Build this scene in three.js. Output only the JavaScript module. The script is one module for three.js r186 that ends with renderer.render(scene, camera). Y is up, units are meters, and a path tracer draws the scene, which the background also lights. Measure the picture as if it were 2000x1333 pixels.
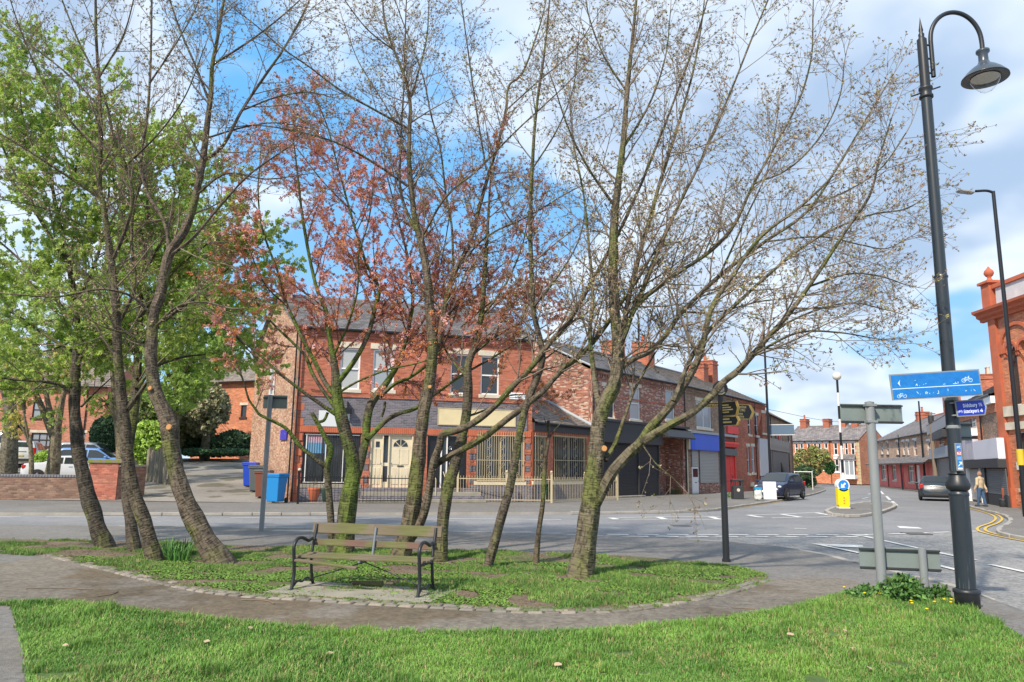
import * as THREE from 'three';
import { mergeGeometries, mergeVertices, toCreasedNormals } from 'three/addons/utils/BufferGeometryUtils.js';
import { RoundedBoxGeometry } from 'three/addons/geometries/RoundedBoxGeometry.js';
import { MarchingCubes } from 'three/addons/objects/MarchingCubes.js';
import { ImprovedNoise } from 'three/addons/math/ImprovedNoise.js';

// ---------------------------------------------------------------- camera, sky, sun, exposure
const V3 = THREE.Vector3, PI = Math.PI;
const scene = new THREE.Scene();
const PW = 2000, PH = 1333, FOC = 1440, EYE = 1.6;
const camera = new THREE.PerspectiveCamera(2 * Math.atan(PH / 2 / FOC) * 180 / PI, PW / PH, 0.1, 900);
camera.position.set(0, EYE, 0);
camera.rotation.order = 'YXZ';
camera.rotation.set(Math.atan(246.3 / FOC), 0, 0.0122);
camera.updateMatrixWorld(true);
const renderer = new THREE.WebGLRenderer({ antialias: true });
renderer.toneMapping = THREE.LinearToneMapping;
renderer.toneMappingExposure = 1.58;
renderer.shadowMap.enabled = true;
renderer.shadowMap.type = THREE.PCFSoftShadowMap;

const sun = new THREE.DirectionalLight(0xfff1dc, 3.5);
sun.position.set(-27, 45, 40);
sun.target.position.set(0, 0, -20);
sun.position.add(sun.target.position);
sun.castShadow = true; sun.shadow.radius = 4;
sun.shadow.mapSize.set(4096, 4096);
Object.assign(sun.shadow.camera, { left: -70, right: 70, top: 70, bottom: -70, near: 1, far: 220 });
scene.add(sun, sun.target);

// pixel of the photograph -> direction; the distance comes from the ground or the thing it touches
function ray(px, py) { return new V3((px - PW / 2) / FOC, -(py - PH / 2) / FOC, -1).applyQuaternion(camera.quaternion); }
function G(px, py, y = 0) { const v = ray(px, py); return v.multiplyScalar((y - EYE) / v.y).add(camera.position); }
function Zd(px, py, d) { const v = ray(px, py); return v.multiplyScalar(d / -v.z).add(camera.position); }
function gx(px, d, y = 0) { // ground point at depth d under the column through pixel px near the horizon
  const v = ray(px, 913 + (px - 1000) * 0.0122 + FOC * (EYE - y) / d); return new V3(v.x * d / -v.z, y, -d);
}

let seed = 1234567;
function rnd() { seed |= 0; seed = seed + 0x6D2B79F5 | 0; let t = Math.imul(seed ^ seed >>> 15, 1 | seed); t = t + Math.imul(t ^ t >>> 7, 61 | t) ^ t; return ((t ^ t >>> 14) >>> 0) / 4294967296; }
function rr(a, b) { return a + (b - a) * rnd(); }
const perlin = new ImprovedNoise();
const lerp = (a, b, t) => a + (b - a) * t, clamp = (x, a = 0, b = 1) => Math.min(b, Math.max(a, x));
const smooth = (a, b, x) => { const t = clamp((x - a) / (b - a)); return t * t * (3 - 2 * t); };
function fbm(x, y, z, o = 5) { let s = 0, a = 0.5, f = 1; for (let i = 0; i < o; i++) { s += a * perlin.noise(x * f + i * 7.3, y * f + i * 3.1, z * f + i * 5.7); a *= 0.5; f *= 2.03; } return s; }

// sky: broken spring cloud over blue, computed as a panorama
{
  const w = 1600, h = 800, data = new Float32Array(w * h * 4);
  const blobs = [ // [px, py, radius in px, amount]: openings (+) and banks (-) where the photograph shows them
    [720, 330, 310, 0.38], [950, 420, 220, 0.30], [500, 130, 170, 0.20], [400, 250, 150, 0.12], [1250, 190, 210, 0.27], [1480, 560, 150, 0.16],
    [1880, 615, 110, 0.34], [1740, 640, 90, 0.28], [1910, 235, 55, 0.24], [1600, 250, 220, -0.3], [1850, 430, 160, -0.3], [1700, 720, 160, -0.35],
    [1800, 90, 260, -0.28], [100, 60, 220, -0.22],  [1150, 480, 200, -0.22], [1400, 420, 220, -0.25], [620, 60, 90, -0.14],
  ].map(([x, y, r, a]) => [ray(x, y).normalize(), r / FOC, a]);
  const d = new V3();
  for (let j = 0; j < h; j++) {
    const el = ((j + 0.5) / h - 0.5) * PI, ce = Math.cos(el), se = Math.sin(el);
    for (let i = 0; i < w; i++) {
      const az = ((i + 0.5) / w - 0.5) * 2 * PI;
      d.set(ce * Math.cos(az), se, ce * Math.sin(az));
      const o = (j * w + i) * 4; let r, g, b;
      const y = Math.max(se, 0);
      const k = Math.pow(1 - y, 3.2);
      r = lerp(0.085, 0.35, k); g = lerp(0.325, 0.55, k); b = lerp(0.68, 0.75, k);
      if (se > -0.02) {
        const q = 1 / (y + 0.20), X = d.x * q * 1.5, Z = d.z * q * 1.5;
        let n = fbm(X * 0.9 + 3.1, 0.4, Z * 0.9 + 8.7, 6) + 0.42 * fbm(X * 2.6, 4.4, Z * 2.6, 4);
        let bias = 0.15;
        for (const [v, rad, a] of blobs) { const c = d.dot(v); if (c > 0.85) { const t = Math.acos(Math.min(1, c)) / rad; bias -= a * Math.exp(-t * t); } }
        const cov = smooth(-0.16, 0.22, n + bias);
        const thick = smooth(0.0, 0.6, n + bias + 0.55 * fbm(X * 1.7 + 9, 2.2, Z * 1.7, 4));
        const cr = lerp(0.64, 0.315, thick), cg = lerp(0.70, 0.41, thick), cb = lerp(0.76, 0.555, thick);
        const c = cov * 0.93;
        r = lerp(r, cr, c); g = lerp(g, cg, c); b = lerp(b, cb, c);
      } else { r = 0.20; g = 0.20; b = 0.20; }
      data[o] = r; data[o + 1] = g; data[o + 2] = b; data[o + 3] = 1;
    }
  }
  const t = new THREE.DataTexture(data, w, h, THREE.RGBAFormat, THREE.FloatType);
  t.mapping = THREE.EquirectangularReflectionMapping; t.magFilter = t.minFilter = THREE.LinearFilter; t.needsUpdate = true;
  scene.background = t; scene.environment = t;
  scene.backgroundIntensity = 1; scene.environmentIntensity = 1;
}

// ---------------------------------------------------------------- helpers
const taken = {};
function numbered(n) { const k = taken[n] = (taken[n] ?? -1) + 1; return k ? n + '_' + String(k).padStart(3, '0') : n; }
function tag(o, label, category, group, kind) { o.userData.label = label; o.userData.category = category; if (group) o.userData.group = group; if (kind) o.userData.kind = kind; return o; }
function thing(name, label, category, pos = [0, 0, 0], turn = 0, group) {
  const o = new THREE.Group(); o.name = numbered(name); scene.add(o);
  if (pos.isVector3) o.position.copy(pos); else o.position.set(...pos);
  o.rotation.y = turn; tag(o, label, category, group); return o;
}
function mesh(name, geo, mat, parent = scene) {
  const m = new THREE.Mesh(Array.isArray(geo) ? mg(geo) : geo, mat); m.name = parent === scene ? numbered(name) : name;
  m.castShadow = m.receiveShadow = true; parent.add(m); return m;
}
function struct(name, geo, mat, parent) { const m = mesh(name, geo, mat, parent || scene); if (!parent) m.userData.kind = 'structure'; return m; }
function plain(g) { let k = g.index ? g.toNonIndexed() : g; for (const a of Object.keys(k.attributes)) if (!['position', 'normal', 'uv'].includes(a)) k.deleteAttribute(a); if (!k.attributes.uv) k.setAttribute('uv', new THREE.BufferAttribute(new Float32Array(k.attributes.position.count * 2), 2)); return k; }
function mg(list) { return mergeGeometries(list.map(plain)); }
function muv(g) { // uv in metres by the dominant axis of every face
  g = plain(g); const p = g.attributes.position, n = g.attributes.normal, u = g.attributes.uv;
  for (let i = 0; i < p.count; i++) {
    const f = i - i % 3; let ax = 0, ay = 0, az = 0;
    for (let k = 0; k < 3; k++) { ax += Math.abs(n.getX(f + k)); ay += Math.abs(n.getY(f + k)); az += Math.abs(n.getZ(f + k)); }
    if (ay >= ax && ay >= az) u.setXY(i, p.getX(i), p.getZ(i)); else if (ax > az) u.setXY(i, p.getZ(i), p.getY(i)); else u.setXY(i, p.getX(i), p.getY(i));
  }
  return g;
}
function box(x0, y0, z0, x1, y1, z1) { return muv(new THREE.BoxGeometry(x1 - x0, y1 - y0, z1 - z0).translate((x0 + x1) / 2, (y0 + y1) / 2, (z0 + z1) / 2)); }
function rbox(x0, y0, z0, x1, y1, z1, r = 0.01, s = 2) { return muv(new RoundedBoxGeometry(x1 - x0, y1 - y0, z1 - z0, s, r).translate((x0 + x1) / 2, (y0 + y1) / 2, (z0 + z1) / 2)); }
function cyl(r0, r1, y0, y1, x = 0, z = 0, n = 20) { return new THREE.CylinderGeometry(r1, r0, y1 - y0, n).translate(x, (y0 + y1) / 2, z); }
function lathe(pts, n = 28) { return new THREE.LatheGeometry(pts.map(([r, y]) => new THREE.Vector2(r, y)), n); }
function rod(a, b, r, n = 8) { // a straight bar from a to b
  a = a.isVector3 ? a : new V3(...a); b = b.isVector3 ? b : new V3(...b);
  const d = b.clone().sub(a), g = new THREE.CylinderGeometry(r, r, d.length(), n);
  g.applyQuaternion(new THREE.Quaternion().setFromUnitVectors(new V3(0, 1, 0), d.clone().normalize())); g.translate((a.x + b.x) / 2, (a.y + b.y) / 2, (a.z + b.z) / 2); return g;
}
function pipe(pts, r, seg = 24, n = 8) { return new THREE.TubeGeometry(new THREE.CatmullRomCurve3(pts.map(p => p.isVector3 ? p : new V3(...p)), false, 'centripetal'), seg, r, n); }
function extr(pts, depth, holes = [], bevel = 0) { // shape in xy, front face at z=0, going back
  const s = new THREE.Shape(pts.map(p => new THREE.Vector2(...p)));
  for (const h of holes) s.holes.push(new THREE.Path(h.map(p => new THREE.Vector2(...p))));
  return new THREE.ExtrudeGeometry(s, { depth, bevelEnabled: bevel > 0, bevelThickness: bevel, bevelSize: bevel, bevelSegments: 2, curveSegments: 12 }).translate(0, 0, -depth);
}
const rect = (x0, y0, x1, y1) => [[x0, y0], [x1, y0], [x1, y1], [x0, y1]];

// ---------------------------------------------------------------- textures and materials
const HT = new Float32Array(65536); { let q = 99; for (let i = 0; i < 65536; i++) { q = Math.imul(q ^ q >>> 15, 2246822519) + 0x9E3779B9 | 0; HT[i] = ((Math.imul(q ^ q >>> 13, 3266489917) ^ q >>> 16) >>> 0) / 4294967296; } }
function tnoise(x, y, per, s = 0) { // tileable value noise, period per
  const xi = Math.floor(x), yi = Math.floor(y), fx = x - xi, fy = y - yi, u = fx * fx * (3 - 2 * fx), v = fy * fy * (3 - 2 * fy);
  const a0 = (xi % per) * 173, a1 = ((xi + 1) % per) * 173, b0 = (yi % per) * 9377 + s * 2909, b1 = ((yi + 1) % per) * 9377 + s * 2909;
  const p = HT[(a0 + b0) & 65535], q = HT[(a1 + b0) & 65535], r = HT[(a0 + b1) & 65535], t = HT[(a1 + b1) & 65535];
  const e = p + (q - p) * u; return e + (r + (t - r) * u - e) * v;
}
function tfbm(u, v, per, o = 4, s = 0) { let a = 0.5, t = 0, p = per; for (let i = 0; i < o; i++) { t += a * tnoise(u * p, v * p, p, s + i * 17); a *= 0.5; p *= 2; } return t / (1 - Math.pow(0.5, o)); }
const toS = c => { c = clamp(c); return 255 * (c <= 0.0031308 ? 12.92 * c : 1.055 * Math.pow(c, 1 / 2.4) - 0.055); };
function tex(size, metres, fn, srgb = true) { // fn(u, v, x, y) -> linear [r,g,b] or a grey value
  const d = new Uint8Array(size * size * 4);
  for (let y = 0; y < size; y++) for (let x = 0; x < size; x++) {
    const c = fn((x + 0.5) / size, (y + 0.5) / size, x, y), o = (y * size + x) * 4;
    if (srgb) { d[o] = toS(c[0]); d[o + 1] = toS(c[1]); d[o + 2] = toS(c[2]); } else d[o] = d[o + 1] = d[o + 2] = 255 * clamp(c);
    d[o + 3] = 255;
  }
  const t = new THREE.DataTexture(d, size, size); t.wrapS = t.wrapT = THREE.RepeatWrapping; t.magFilter = THREE.LinearFilter; t.minFilter = THREE.LinearMipmapLinearFilter; t.generateMipmaps = true;
  if (srgb) t.colorSpace = THREE.SRGBColorSpace; t.repeat.set(1 / metres, 1 / metres); t.needsUpdate = true; return t;
}
function M(c, rough = 0.8, o = {}) { return new THREE.MeshStandardMaterial({ color: new THREE.Color().setRGB(...c), roughness: rough, side: THREE.DoubleSide, ...o }); }
function brickMat(palette, mortar, s, rough = 0.9) { // 3.6 m tile, 16 bricks by 48 courses
  const N = 1024, hsh = (a, b) => tnoise(a, b, 997, s);
  const joint = (u, v) => { const cy = v * 48, row = Math.floor(cy), cx = u * 16 + (row % 2) * 0.5, fx = cx % 1, fy = cy % 1; return [fx < 0.05 || fy < 0.15, Math.floor(cx) % 16, row]; };
  const map = tex(N, 3.6, (u, v) => {
    const [j, a, b] = joint(u, v), w = 0.78 + 0.42 * tfbm(u, v, 5, 4, s + 3), f = 0.88 + 0.24 * tnoise(u * 256, v * 256, 256, s);
    if (j) return mortar.map(c => c * w);
    const t = hsh(a * 3.0 + 0.0, b * 5.0) * palette.length, c = palette[Math.min(palette.length - 1, Math.floor(t))], k = (0.8 + 0.4 * hsh(a * 7 + 1, b * 3 + 2)) * w * f;
    return c.map(x => x * k);
  });
  const bump = tex(512, 3.6, (u, v) => joint(u, v)[0] ? 0.1 : 0.8 + 0.2 * tnoise(u * 200, v * 200, 200, s), false);
  return M([1, 1, 1], rough, { map, bumpMap: bump, bumpScale: 0.008 });
}
const gloss = (c, r = 0.35, o = {}) => new THREE.MeshPhysicalMaterial({ color: new THREE.Color().setRGB(...c), roughness: r, side: THREE.DoubleSide, ...o });
const speck = (size, metres, base, amp, coarse, s) => tex(size, metres, (u, v, x, y) => { const n = tnoise(u * size / 2, v * size / 2, size / 2, s), m = tfbm(u, v, 4, 5, s + 5), k = 1 + amp * (n - 0.5) * 2 + coarse * (m - 0.5) * 2; return base.map(c => c * k); });
const grain = tex(512, 1, (u, v) => tfbm(u, v, 16, 5, 3), false);
const weather = (c, r, amp = 0.25, metres = 2, s = 1) => M([1, 1, 1], r, { map: speck(256, metres, c, amp * 0.4, amp, s) });

const mat = {
  redBrick: brickMat([[0.43, 0.135, 0.08], [0.47, 0.155, 0.09], [0.37, 0.11, 0.065], [0.42, 0.15, 0.095]], [0.38, 0.18, 0.12], 11),
  paleBrick: brickMat([[0.47, 0.29, 0.19], [0.42, 0.24, 0.155], [0.52, 0.35, 0.25], [0.36, 0.17, 0.11]], [0.40, 0.30, 0.23], 21),
  purpleBrick: brickMat([[0.26, 0.095, 0.07], [0.33, 0.11, 0.07], [0.46, 0.33, 0.27], [0.20, 0.085, 0.07], [0.36, 0.15, 0.10]], [0.42, 0.33, 0.27], 31),
  tanBrick: brickMat([[0.33, 0.22, 0.15], [0.28, 0.18, 0.125], [0.37, 0.26, 0.18], [0.24, 0.15, 0.11]], [0.30, 0.23, 0.18], 41),
  lightTan: brickMat([[0.57, 0.38, 0.27], [0.50, 0.32, 0.22], [0.62, 0.44, 0.32]], [0.50, 0.38, 0.30], 45),
  orangeBrick: brickMat([[0.56, 0.20, 0.10], [0.52, 0.17, 0.085], [0.60, 0.24, 0.13]], [0.48, 0.27, 0.18], 51),
  blueBrick: brickMat([[0.115, 0.11, 0.135], [0.14, 0.13, 0.155], [0.10, 0.095, 0.115], [0.15, 0.13, 0.15]], [0.26, 0.24, 0.25], 61, 0.65),
  darkBrick: brickMat([[0.10, 0.07, 0.065], [0.14, 0.08, 0.07], [0.17, 0.11, 0.09]], [0.2, 0.17, 0.15], 65),
  wallBrick: brickMat([[0.25, 0.15, 0.105], [0.22, 0.12, 0.09], [0.29, 0.18, 0.13], [0.19, 0.12, 0.09]], [0.23, 0.17, 0.13], 71),
  terracotta: weather([0.47, 0.13, 0.065], 0.8, 0.2, 1.4, 7),
  stone: weather([0.62, 0.56, 0.45], 0.85, 0.2, 1.2, 9), white: M([0.78, 0.78, 0.76], 0.5), upvc: M([0.80, 0.81, 0.82], 0.35),
  cream: weather([0.66, 0.58, 0.42], 0.55, 0.12, 1.2, 14), creamPaint: M([0.50, 0.42, 0.27], 0.55), black: gloss([0.012, 0.013, 0.016], 0.35), charcoal: M([0.035, 0.037, 0.042], 0.55),
  shutterDark: gloss([0.035, 0.036, 0.042], 0.45, { metalness: 0.2 }), shutterGrey: gloss([0.42, 0.42, 0.41], 0.5, { metalness: 0.3 }), shutterMid: gloss([0.16, 0.17, 0.18], 0.5, { metalness: 0.3 }),
  red: gloss([0.78, 0.06, 0.055], 0.5), redPaint: weather([0.76, 0.17, 0.145], 0.7, 0.18, 2.4, 17), blueFascia: gloss([0.012, 0.075, 0.42], 0.4),
  glass: gloss([0.03, 0.036, 0.042], 0.06, { specularIntensity: 1, ior: 1.6 }), glassPale: gloss([0.30, 0.34, 0.38], 0.10), glassCurtain: gloss([0.42, 0.44, 0.45], 0.12),
  galv: weather([0.24, 0.26, 0.27], 0.5, 0.12, 0.8, 23), signBack: weather([0.20, 0.245, 0.24], 0.5, 0.14, 0.7, 24),
  concrete: weather([0.29, 0.27, 0.22], 0.95, 0.25, 1.1, 26), kerb: weather([0.33, 0.31, 0.28], 0.95, 0.25, 0.9, 27),
  cast: gloss([0.018, 0.021, 0.026], 0.42), lampBlue: gloss([1, 1, 1], 0.36, { map: tex(512, 0.7, (u, v) => { const g = tfbm(u, v, 6, 5, 51), f = tnoise(u * 120, v * 120, 120, 52), s = smooth(0.72, 0.8, tnoise(u * 40, v * 9, 360, 53)) * smooth(0.5, 0.6, g); const k = 0.7 + 0.5 * g + 0.2 * f; return [0.019 * k + 0.05 * s, 0.027 * k + 0.055 * s, 0.036 * k + 0.055 * s]; }), clearcoat: 0.2, clearcoatRoughness: 0.35 }), rubber: M([0.018, 0.018, 0.019], 0.85), chrome: M([0.7, 0.7, 0.72], 0.2, { metalness: 1 }),
  paintW: weather([0.62, 0.62, 0.60], 0.8, 0.3, 0.9, 28), paintY: weather([0.50, 0.36, 0.13], 0.85, 0.3, 0.9, 29), leadGrey: M([0.34, 0.38, 0.42], 0.6),
};
const slateTex = s => ({
  map: tex(512, 2.4, (u, v) => { const row = Math.floor(v * 12), cx = u * 9 + (row % 2) * 0.5, j = cx % 1 < 0.05, k = 0.7 + 0.6 * tnoise(Math.floor(cx) % 9 * 3, row * 5, 97, s), w = 0.75 + 0.5 * tfbm(u, v, 5, 4, s); return (j ? [0.03, 0.03, 0.032] : [0.175, 0.165, 0.165]).map(c => c * k * w); }),
});
mat.slate = M([1, 1, 1], 0.72, slateTex(5));
mat.slateBrown = M([1.25, 1.12, 0.95], 0.8, slateTex(8));
mat.slateGrey = M([1.25, 1.2, 1.2], 0.8, slateTex(12));
// ---------------------------------------------------------------- ground, roads, pavements
const ROAD = -0.1;
function polyGeo(pts, y = 0) { // pts: ground points (V3) -> flat sheet, uv in metres
  const s = pts.map(p => new THREE.Vector2(p.x, p.z)), f = THREE.ShapeUtils.triangulateShape(THREE.ShapeUtils.isClockWise(s) ? s.reverse() : s, []);
  const pos = [], uv = [], nor = [];
  for (const t of f) for (const i of [t[0], t[2], t[1]]) { pos.push(s[i].x, y, s[i].y); uv.push(s[i].x, s[i].y); nor.push(0, 1, 0); }
  const g = new THREE.BufferGeometry(); g.setAttribute('position', new THREE.Float32BufferAttribute(pos, 3)); g.setAttribute('normal', new THREE.Float32BufferAttribute(nor, 3)); g.setAttribute('uv', new THREE.Float32BufferAttribute(uv, 2)); return g;
}
function curvePts(px, y = 0, n = 0) { // pixel polyline on the ground -> ground points, smoothed
  const p = px.map(([a, b]) => G(a, b, y)); return n ? new THREE.CatmullRomCurve3(p, false, 'centripetal').getPoints(n) : p;
}
function skirt(pts, y0, y1) { // vertical face along a line
  const pos = [], uv = []; let u = 0;
  for (let i = 0; i + 1 < pts.length; i++) { const a = pts[i], b = pts[i + 1], l = a.distanceTo(b); for (const [p, y, k] of [[a, y0, 0], [b, y0, 1], [b, y1, 1], [a, y0, 0], [b, y1, 1], [a, y1, 0]]) { pos.push(p.x, y, p.z); uv.push(u + k * l, y); } u += l; }
  const g = new THREE.BufferGeometry(); g.setAttribute('position', new THREE.Float32BufferAttribute(pos, 3)); g.setAttribute('uv', new THREE.Float32BufferAttribute(uv, 2)); g.computeVertexNormals(); return g;
}
function inPoly(x, z, P) { let c = false; for (let i = 0, j = P.length - 1; i < P.length; j = i++) if ((P[i].z > z) !== (P[j].z > z) && x < (P[j].x - P[i].x) * (z - P[i].z) / (P[j].z - P[i].z) + P[i].x) c = !c; return c; }
function ribbon(pts, w, y) { // painted line of width w along ground points
  const pos = [], uv = []; let u = 0; const L = [], R = [];
  for (let i = 0; i < pts.length; i++) { const a = pts[Math.max(0, i - 1)], b = pts[Math.min(pts.length - 1, i + 1)], d = b.clone().sub(a).setY(0).normalize(), n = new V3(-d.z, 0, d.x).multiplyScalar(w / 2); L.push(pts[i].clone().add(n)); R.push(pts[i].clone().sub(n)); }
  for (let i = 0; i + 1 < pts.length; i++) { const l = pts[i].distanceTo(pts[i + 1]); for (const [p, k, s] of [[L[i], 0, 0], [R[i + 1], 1, 1], [R[i], 0, 1], [L[i], 0, 0], [L[i + 1], 1, 0], [R[i + 1], 1, 1]]) { pos.push(p.x, y, p.z); uv.push(u + k * l, s * w); } u += l; }
  const g = new THREE.BufferGeometry(); g.setAttribute('position', new THREE.Float32BufferAttribute(pos, 3)); g.setAttribute('uv', new THREE.Float32BufferAttribute(uv, 2)); g.setAttribute('normal', new THREE.Float32BufferAttribute(pos.map((_, i) => i % 3 === 1 ? 1 : 0), 3)); return g;
}
const asphaltBump = tex(512, 0.6, (u, v) => tnoise(u * 90, v * 90, 90, 2), false);
const asphalt = (base, amp, coarse, s, patch) => M([1, 1, 1], 0.88, {
  map: tex(1024, 14, (u, v) => { const n = tnoise(u * 512, v * 512, 512, s), f = tnoise(u * 180, v * 180, 180, s + 1), m = tfbm(u, v, 6, 5, s + 5), st = tfbm(u, v * 0.999, 14, 4, s + 9); const k = 1 + amp * (n - 0.5) * 2 + amp * 0.6 * (f - 0.5) * 2 + coarse * (m - 0.5) * 2; const t = patch ? smooth(0.52, 0.68, st) * patch[3] : 0; return base.map((c, i) => lerp(c * k, patch ? patch[i] * k : c, t)); }),
  bumpMap: asphaltBump, bumpScale: 0.004,
});
mat.road = asphalt([0.215, 0.217, 0.226], 0.14, 0.2, 100, [0.25, 0.25, 0.252, 0.5]);
mat.sideRoad = asphalt([0.25, 0.247, 0.243], 0.34, 0.18, 120, [0.20, 0.20, 0.20, 0.45]);
mat.pave = asphalt([0.18, 0.172, 0.162], 0.2, 0.22, 140, [0.165, 0.15, 0.13, 0.6]);
mat.farPave = mat.pave;
mat.path = asphalt([0.175, 0.155, 0.128], 0.3, 0.38, 180, [0.125, 0.096, 0.06, 0.85]);
mat.drive = asphalt([0.24, 0.225, 0.205], 0.14, 0.3, 200, [0.10, 0.095, 0.06, 0.85]);
mat.soil = M([1, 1, 1], 1, { map: tex(1024, 3, (u, v) => { const n = tfbm(u, v, 9, 5, 5), f = tnoise(u * 300, v * 300, 300, 9), g = smooth(0.48, 0.62, tfbm(u, v, 5, 4, 31)); const k = 0.6 + 0.8 * n + 0.3 * (f - 0.5); return [lerp(0.15, 0.10, g) * k, lerp(0.112, 0.115, g) * k, lerp(0.078, 0.04, g) * k]; }), bumpMap: grain, bumpScale: 0.03 });
mat.turf = M([1, 1, 1], 1, { map: tex(1024, 3, (u, v) => { const n = tfbm(u, v, 8, 5, 5), f = tnoise(u * 300, v * 300, 300, 9); const k = 0.6 + 0.8 * n + 0.3 * (f - 0.5); return [0.075 * k, 0.13 * k, 0.03 * k]; }), bumpMap: grain, bumpScale: 0.03 });

struct('road', muv(new THREE.PlaneGeometry(900, 900).rotateX(-PI / 2).translate(0, ROAD, -150)), mat.road);

// near pavement and park
const nearKerbPx = [[-700, 1012], [0, 1025], [500, 1031], [1000, 1041], [1180, 1047], [1350, 1054], [1500, 1066], [1600, 1081], [1660, 1096], [1760, 1119], [1860, 1144], [2000, 1196], [2200, 1290], [2500, 1500]];
const nearKerb = curvePts(nearKerbPx, 0, 80);
const nearPoly = [...nearKerb, new V3(6, 0, 6), new V3(-20, 0, 6)];
const nearPave = new THREE.Group(); nearPave.name = 'park_pavement'; nearPave.userData.kind = 'structure'; scene.add(nearPave);
struct('surface', polyGeo(nearPoly, 0), mat.pave, nearPave);
struct('edge', skirt(nearKerb, ROAD, 0), mat.kerb, nearPave);
// flush kerb stones along the near edge
function kerbStones(parent, line, y0, y1, w, mt, len = 0.9, skip) {
  const c = new THREE.CatmullRomCurve3(line), L = c.getLength(), n = Math.floor(L / len); c.arcLengthDivisions = 400;
  const gs = [0, 1, 2].map(i => { const g = rbox(-len / 2 + 0.006, y0, -w / 2, len / 2 - 0.006, y1 + (i - 1) * 0.006, w / 2, 0.015, 1); return g; });
  for (let i = 0; i < n; i++) {
    if (skip && skip((i + 0.5) / n)) continue;
    const p = c.getPointAt((i + 0.5) / n), t = c.getTangentAt((i + 0.5) / n), m = mesh('kerb_stone', gs[i % 3], mt, parent);
    m.position.set(p.x, 0, p.z); m.rotation.y = Math.atan2(-t.z, t.x);
  }
}
kerbStones(nearPave, nearKerb.slice(8, 66), ROAD + 0.002, 0.006, 0.13, mat.kerb, 0.92);

// far pavement
const farKerbPx = [[-900, 1001], [0, 1001], [400, 1002], [800, 1001], [1100, 1000], [1300, 998], [1390, 994], [1440, 988], [1500, 980], [1550, 972], [1590, 964], [1612, 957]];
const farKerb = curvePts(farKerbPx, 0, 90);
const farPave = new THREE.Group(); farPave.name = 'far_pavement'; farPave.userData.kind = 'structure'; scene.add(farPave);
const farPoly = [...farKerb, G(1608, 950), G(1585, 944.5), gx(1540, 110), new V3(-70, 0, -110), new V3(-70, 0, -24)];
struct('surface', polyGeo(farPoly, 0), mat.farPave, farPave);
struct('edge', skirt(farKerb, ROAD, -0.002), mat.kerb, farPave);
kerbStones(farPave, farKerb.slice(12), ROAD + 0.002, 0.004, 0.14, mat.kerb, 0.92, t => t > 0.12 && t < 0.26);

// rising driveway and car park on the left
const hillY = (x, z) => Math.min(1.95, 0.083 * Math.max(0, -z - 31.2)) * smooth(-8.6, -11.5, x + 0.57 * (z + 31.3) + 1.5) + 0.004;
{
  const g = new THREE.PlaneGeometry(60, 60, 90, 60).rotateX(-PI / 2).translate(-38, 0, -61.4), p = g.attributes.position;
  for (let i = 0; i < p.count; i++) p.setY(i, hillY(p.getX(i), p.getZ(i)));
  g.computeVertexNormals(); const u = g.attributes.uv; for (let i = 0; i < p.count; i++) u.setXY(i, p.getX(i), p.getZ(i));
  struct('driveway', g, mat.drive);
}
// side road joining at the give-way line, a sheet over the main road
struct('side_road', polyGeo([...curvePts([[1180, 1046], [1350, 1053], [1500, 1065], [1600, 1080], [1660, 1095], [1760, 1118], [1860, 1143], [2000, 1195], [2200, 1290], [2450, 1460]], ROAD), ...curvePts([[2600, 1130], [2300, 1085], [2005, 1055], [1985, 1046], [1960, 1037], [1800, 1042], [1600, 1046]], ROAD)], ROAD + 0.004), mat.sideRoad);
// right-hand corner pavement
const rKerb = curvePts([[1838, 962], [1856, 972], [1885, 985], [1925, 996], [1958, 1004], [1974, 1013], [1970, 1022], [1952, 1032], [1962, 1041], [2010, 1051], [2200, 1078], [2600, 1115]], 0, 60);
const rPave = new THREE.Group(); rPave.name = 'corner_pavement'; rPave.userData.kind = 'structure'; scene.add(rPave);
struct('surface', polyGeo([...rKerb, new V3(60, 0, -16), new V3(60, 0, -70), gx(1842, 60)], 0), mat.farPave, rPave);
struct('edge', skirt(rKerb, ROAD, -0.002), mat.kerb, rPave);
kerbStones(rPave, rKerb.slice(0, 52), ROAD + 0.002, 0.004, 0.14, mat.kerb, 0.92);
// pavement along the far terrace on the right and in front of the far orange terrace
struct('terrace_pavement', [polyGeo([...curvePts([[1838, 966], [1800, 960], [1760, 955], [1722, 951], [1700, 947]]), gx(1700, 100), gx(1760, 110), gx(1850, 62)], -0.002), skirt(curvePts([[1838, 966], [1800, 960], [1760, 955], [1722, 951], [1700, 947]]), ROAD, -0.002)], mat.farPave);
struct('terrace_forecourt', polyGeo([...curvePts([[1585, 943.2], [1700, 943.5]]), gx(1720, 110), gx(1540, 120)], 0.003), mat.farPave);

// iron covers and a pale utility slab
for (const [x, y, w, l, nm, mt, yy] of [[1790, 1042, 0.6, 0.6, 'manhole_cover', M([0.12, 0.115, 0.11], 0.7, { metalness: 0.2 }), ROAD + 0.028], [578, 1037, 1.1, 0.45, 'utility_slab', mat.kerb, 0.006], [1330, 1027, 0.55, 0.55, 'manhole_cover', M([0.12, 0.115, 0.11], 0.7, { metalness: 0.2 }), ROAD + 0.012]]) struct(nm, box(-w / 2, -0.02, -l / 2, w / 2, 0, l / 2), mt).position.copy(G(x, y, yy));
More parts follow.
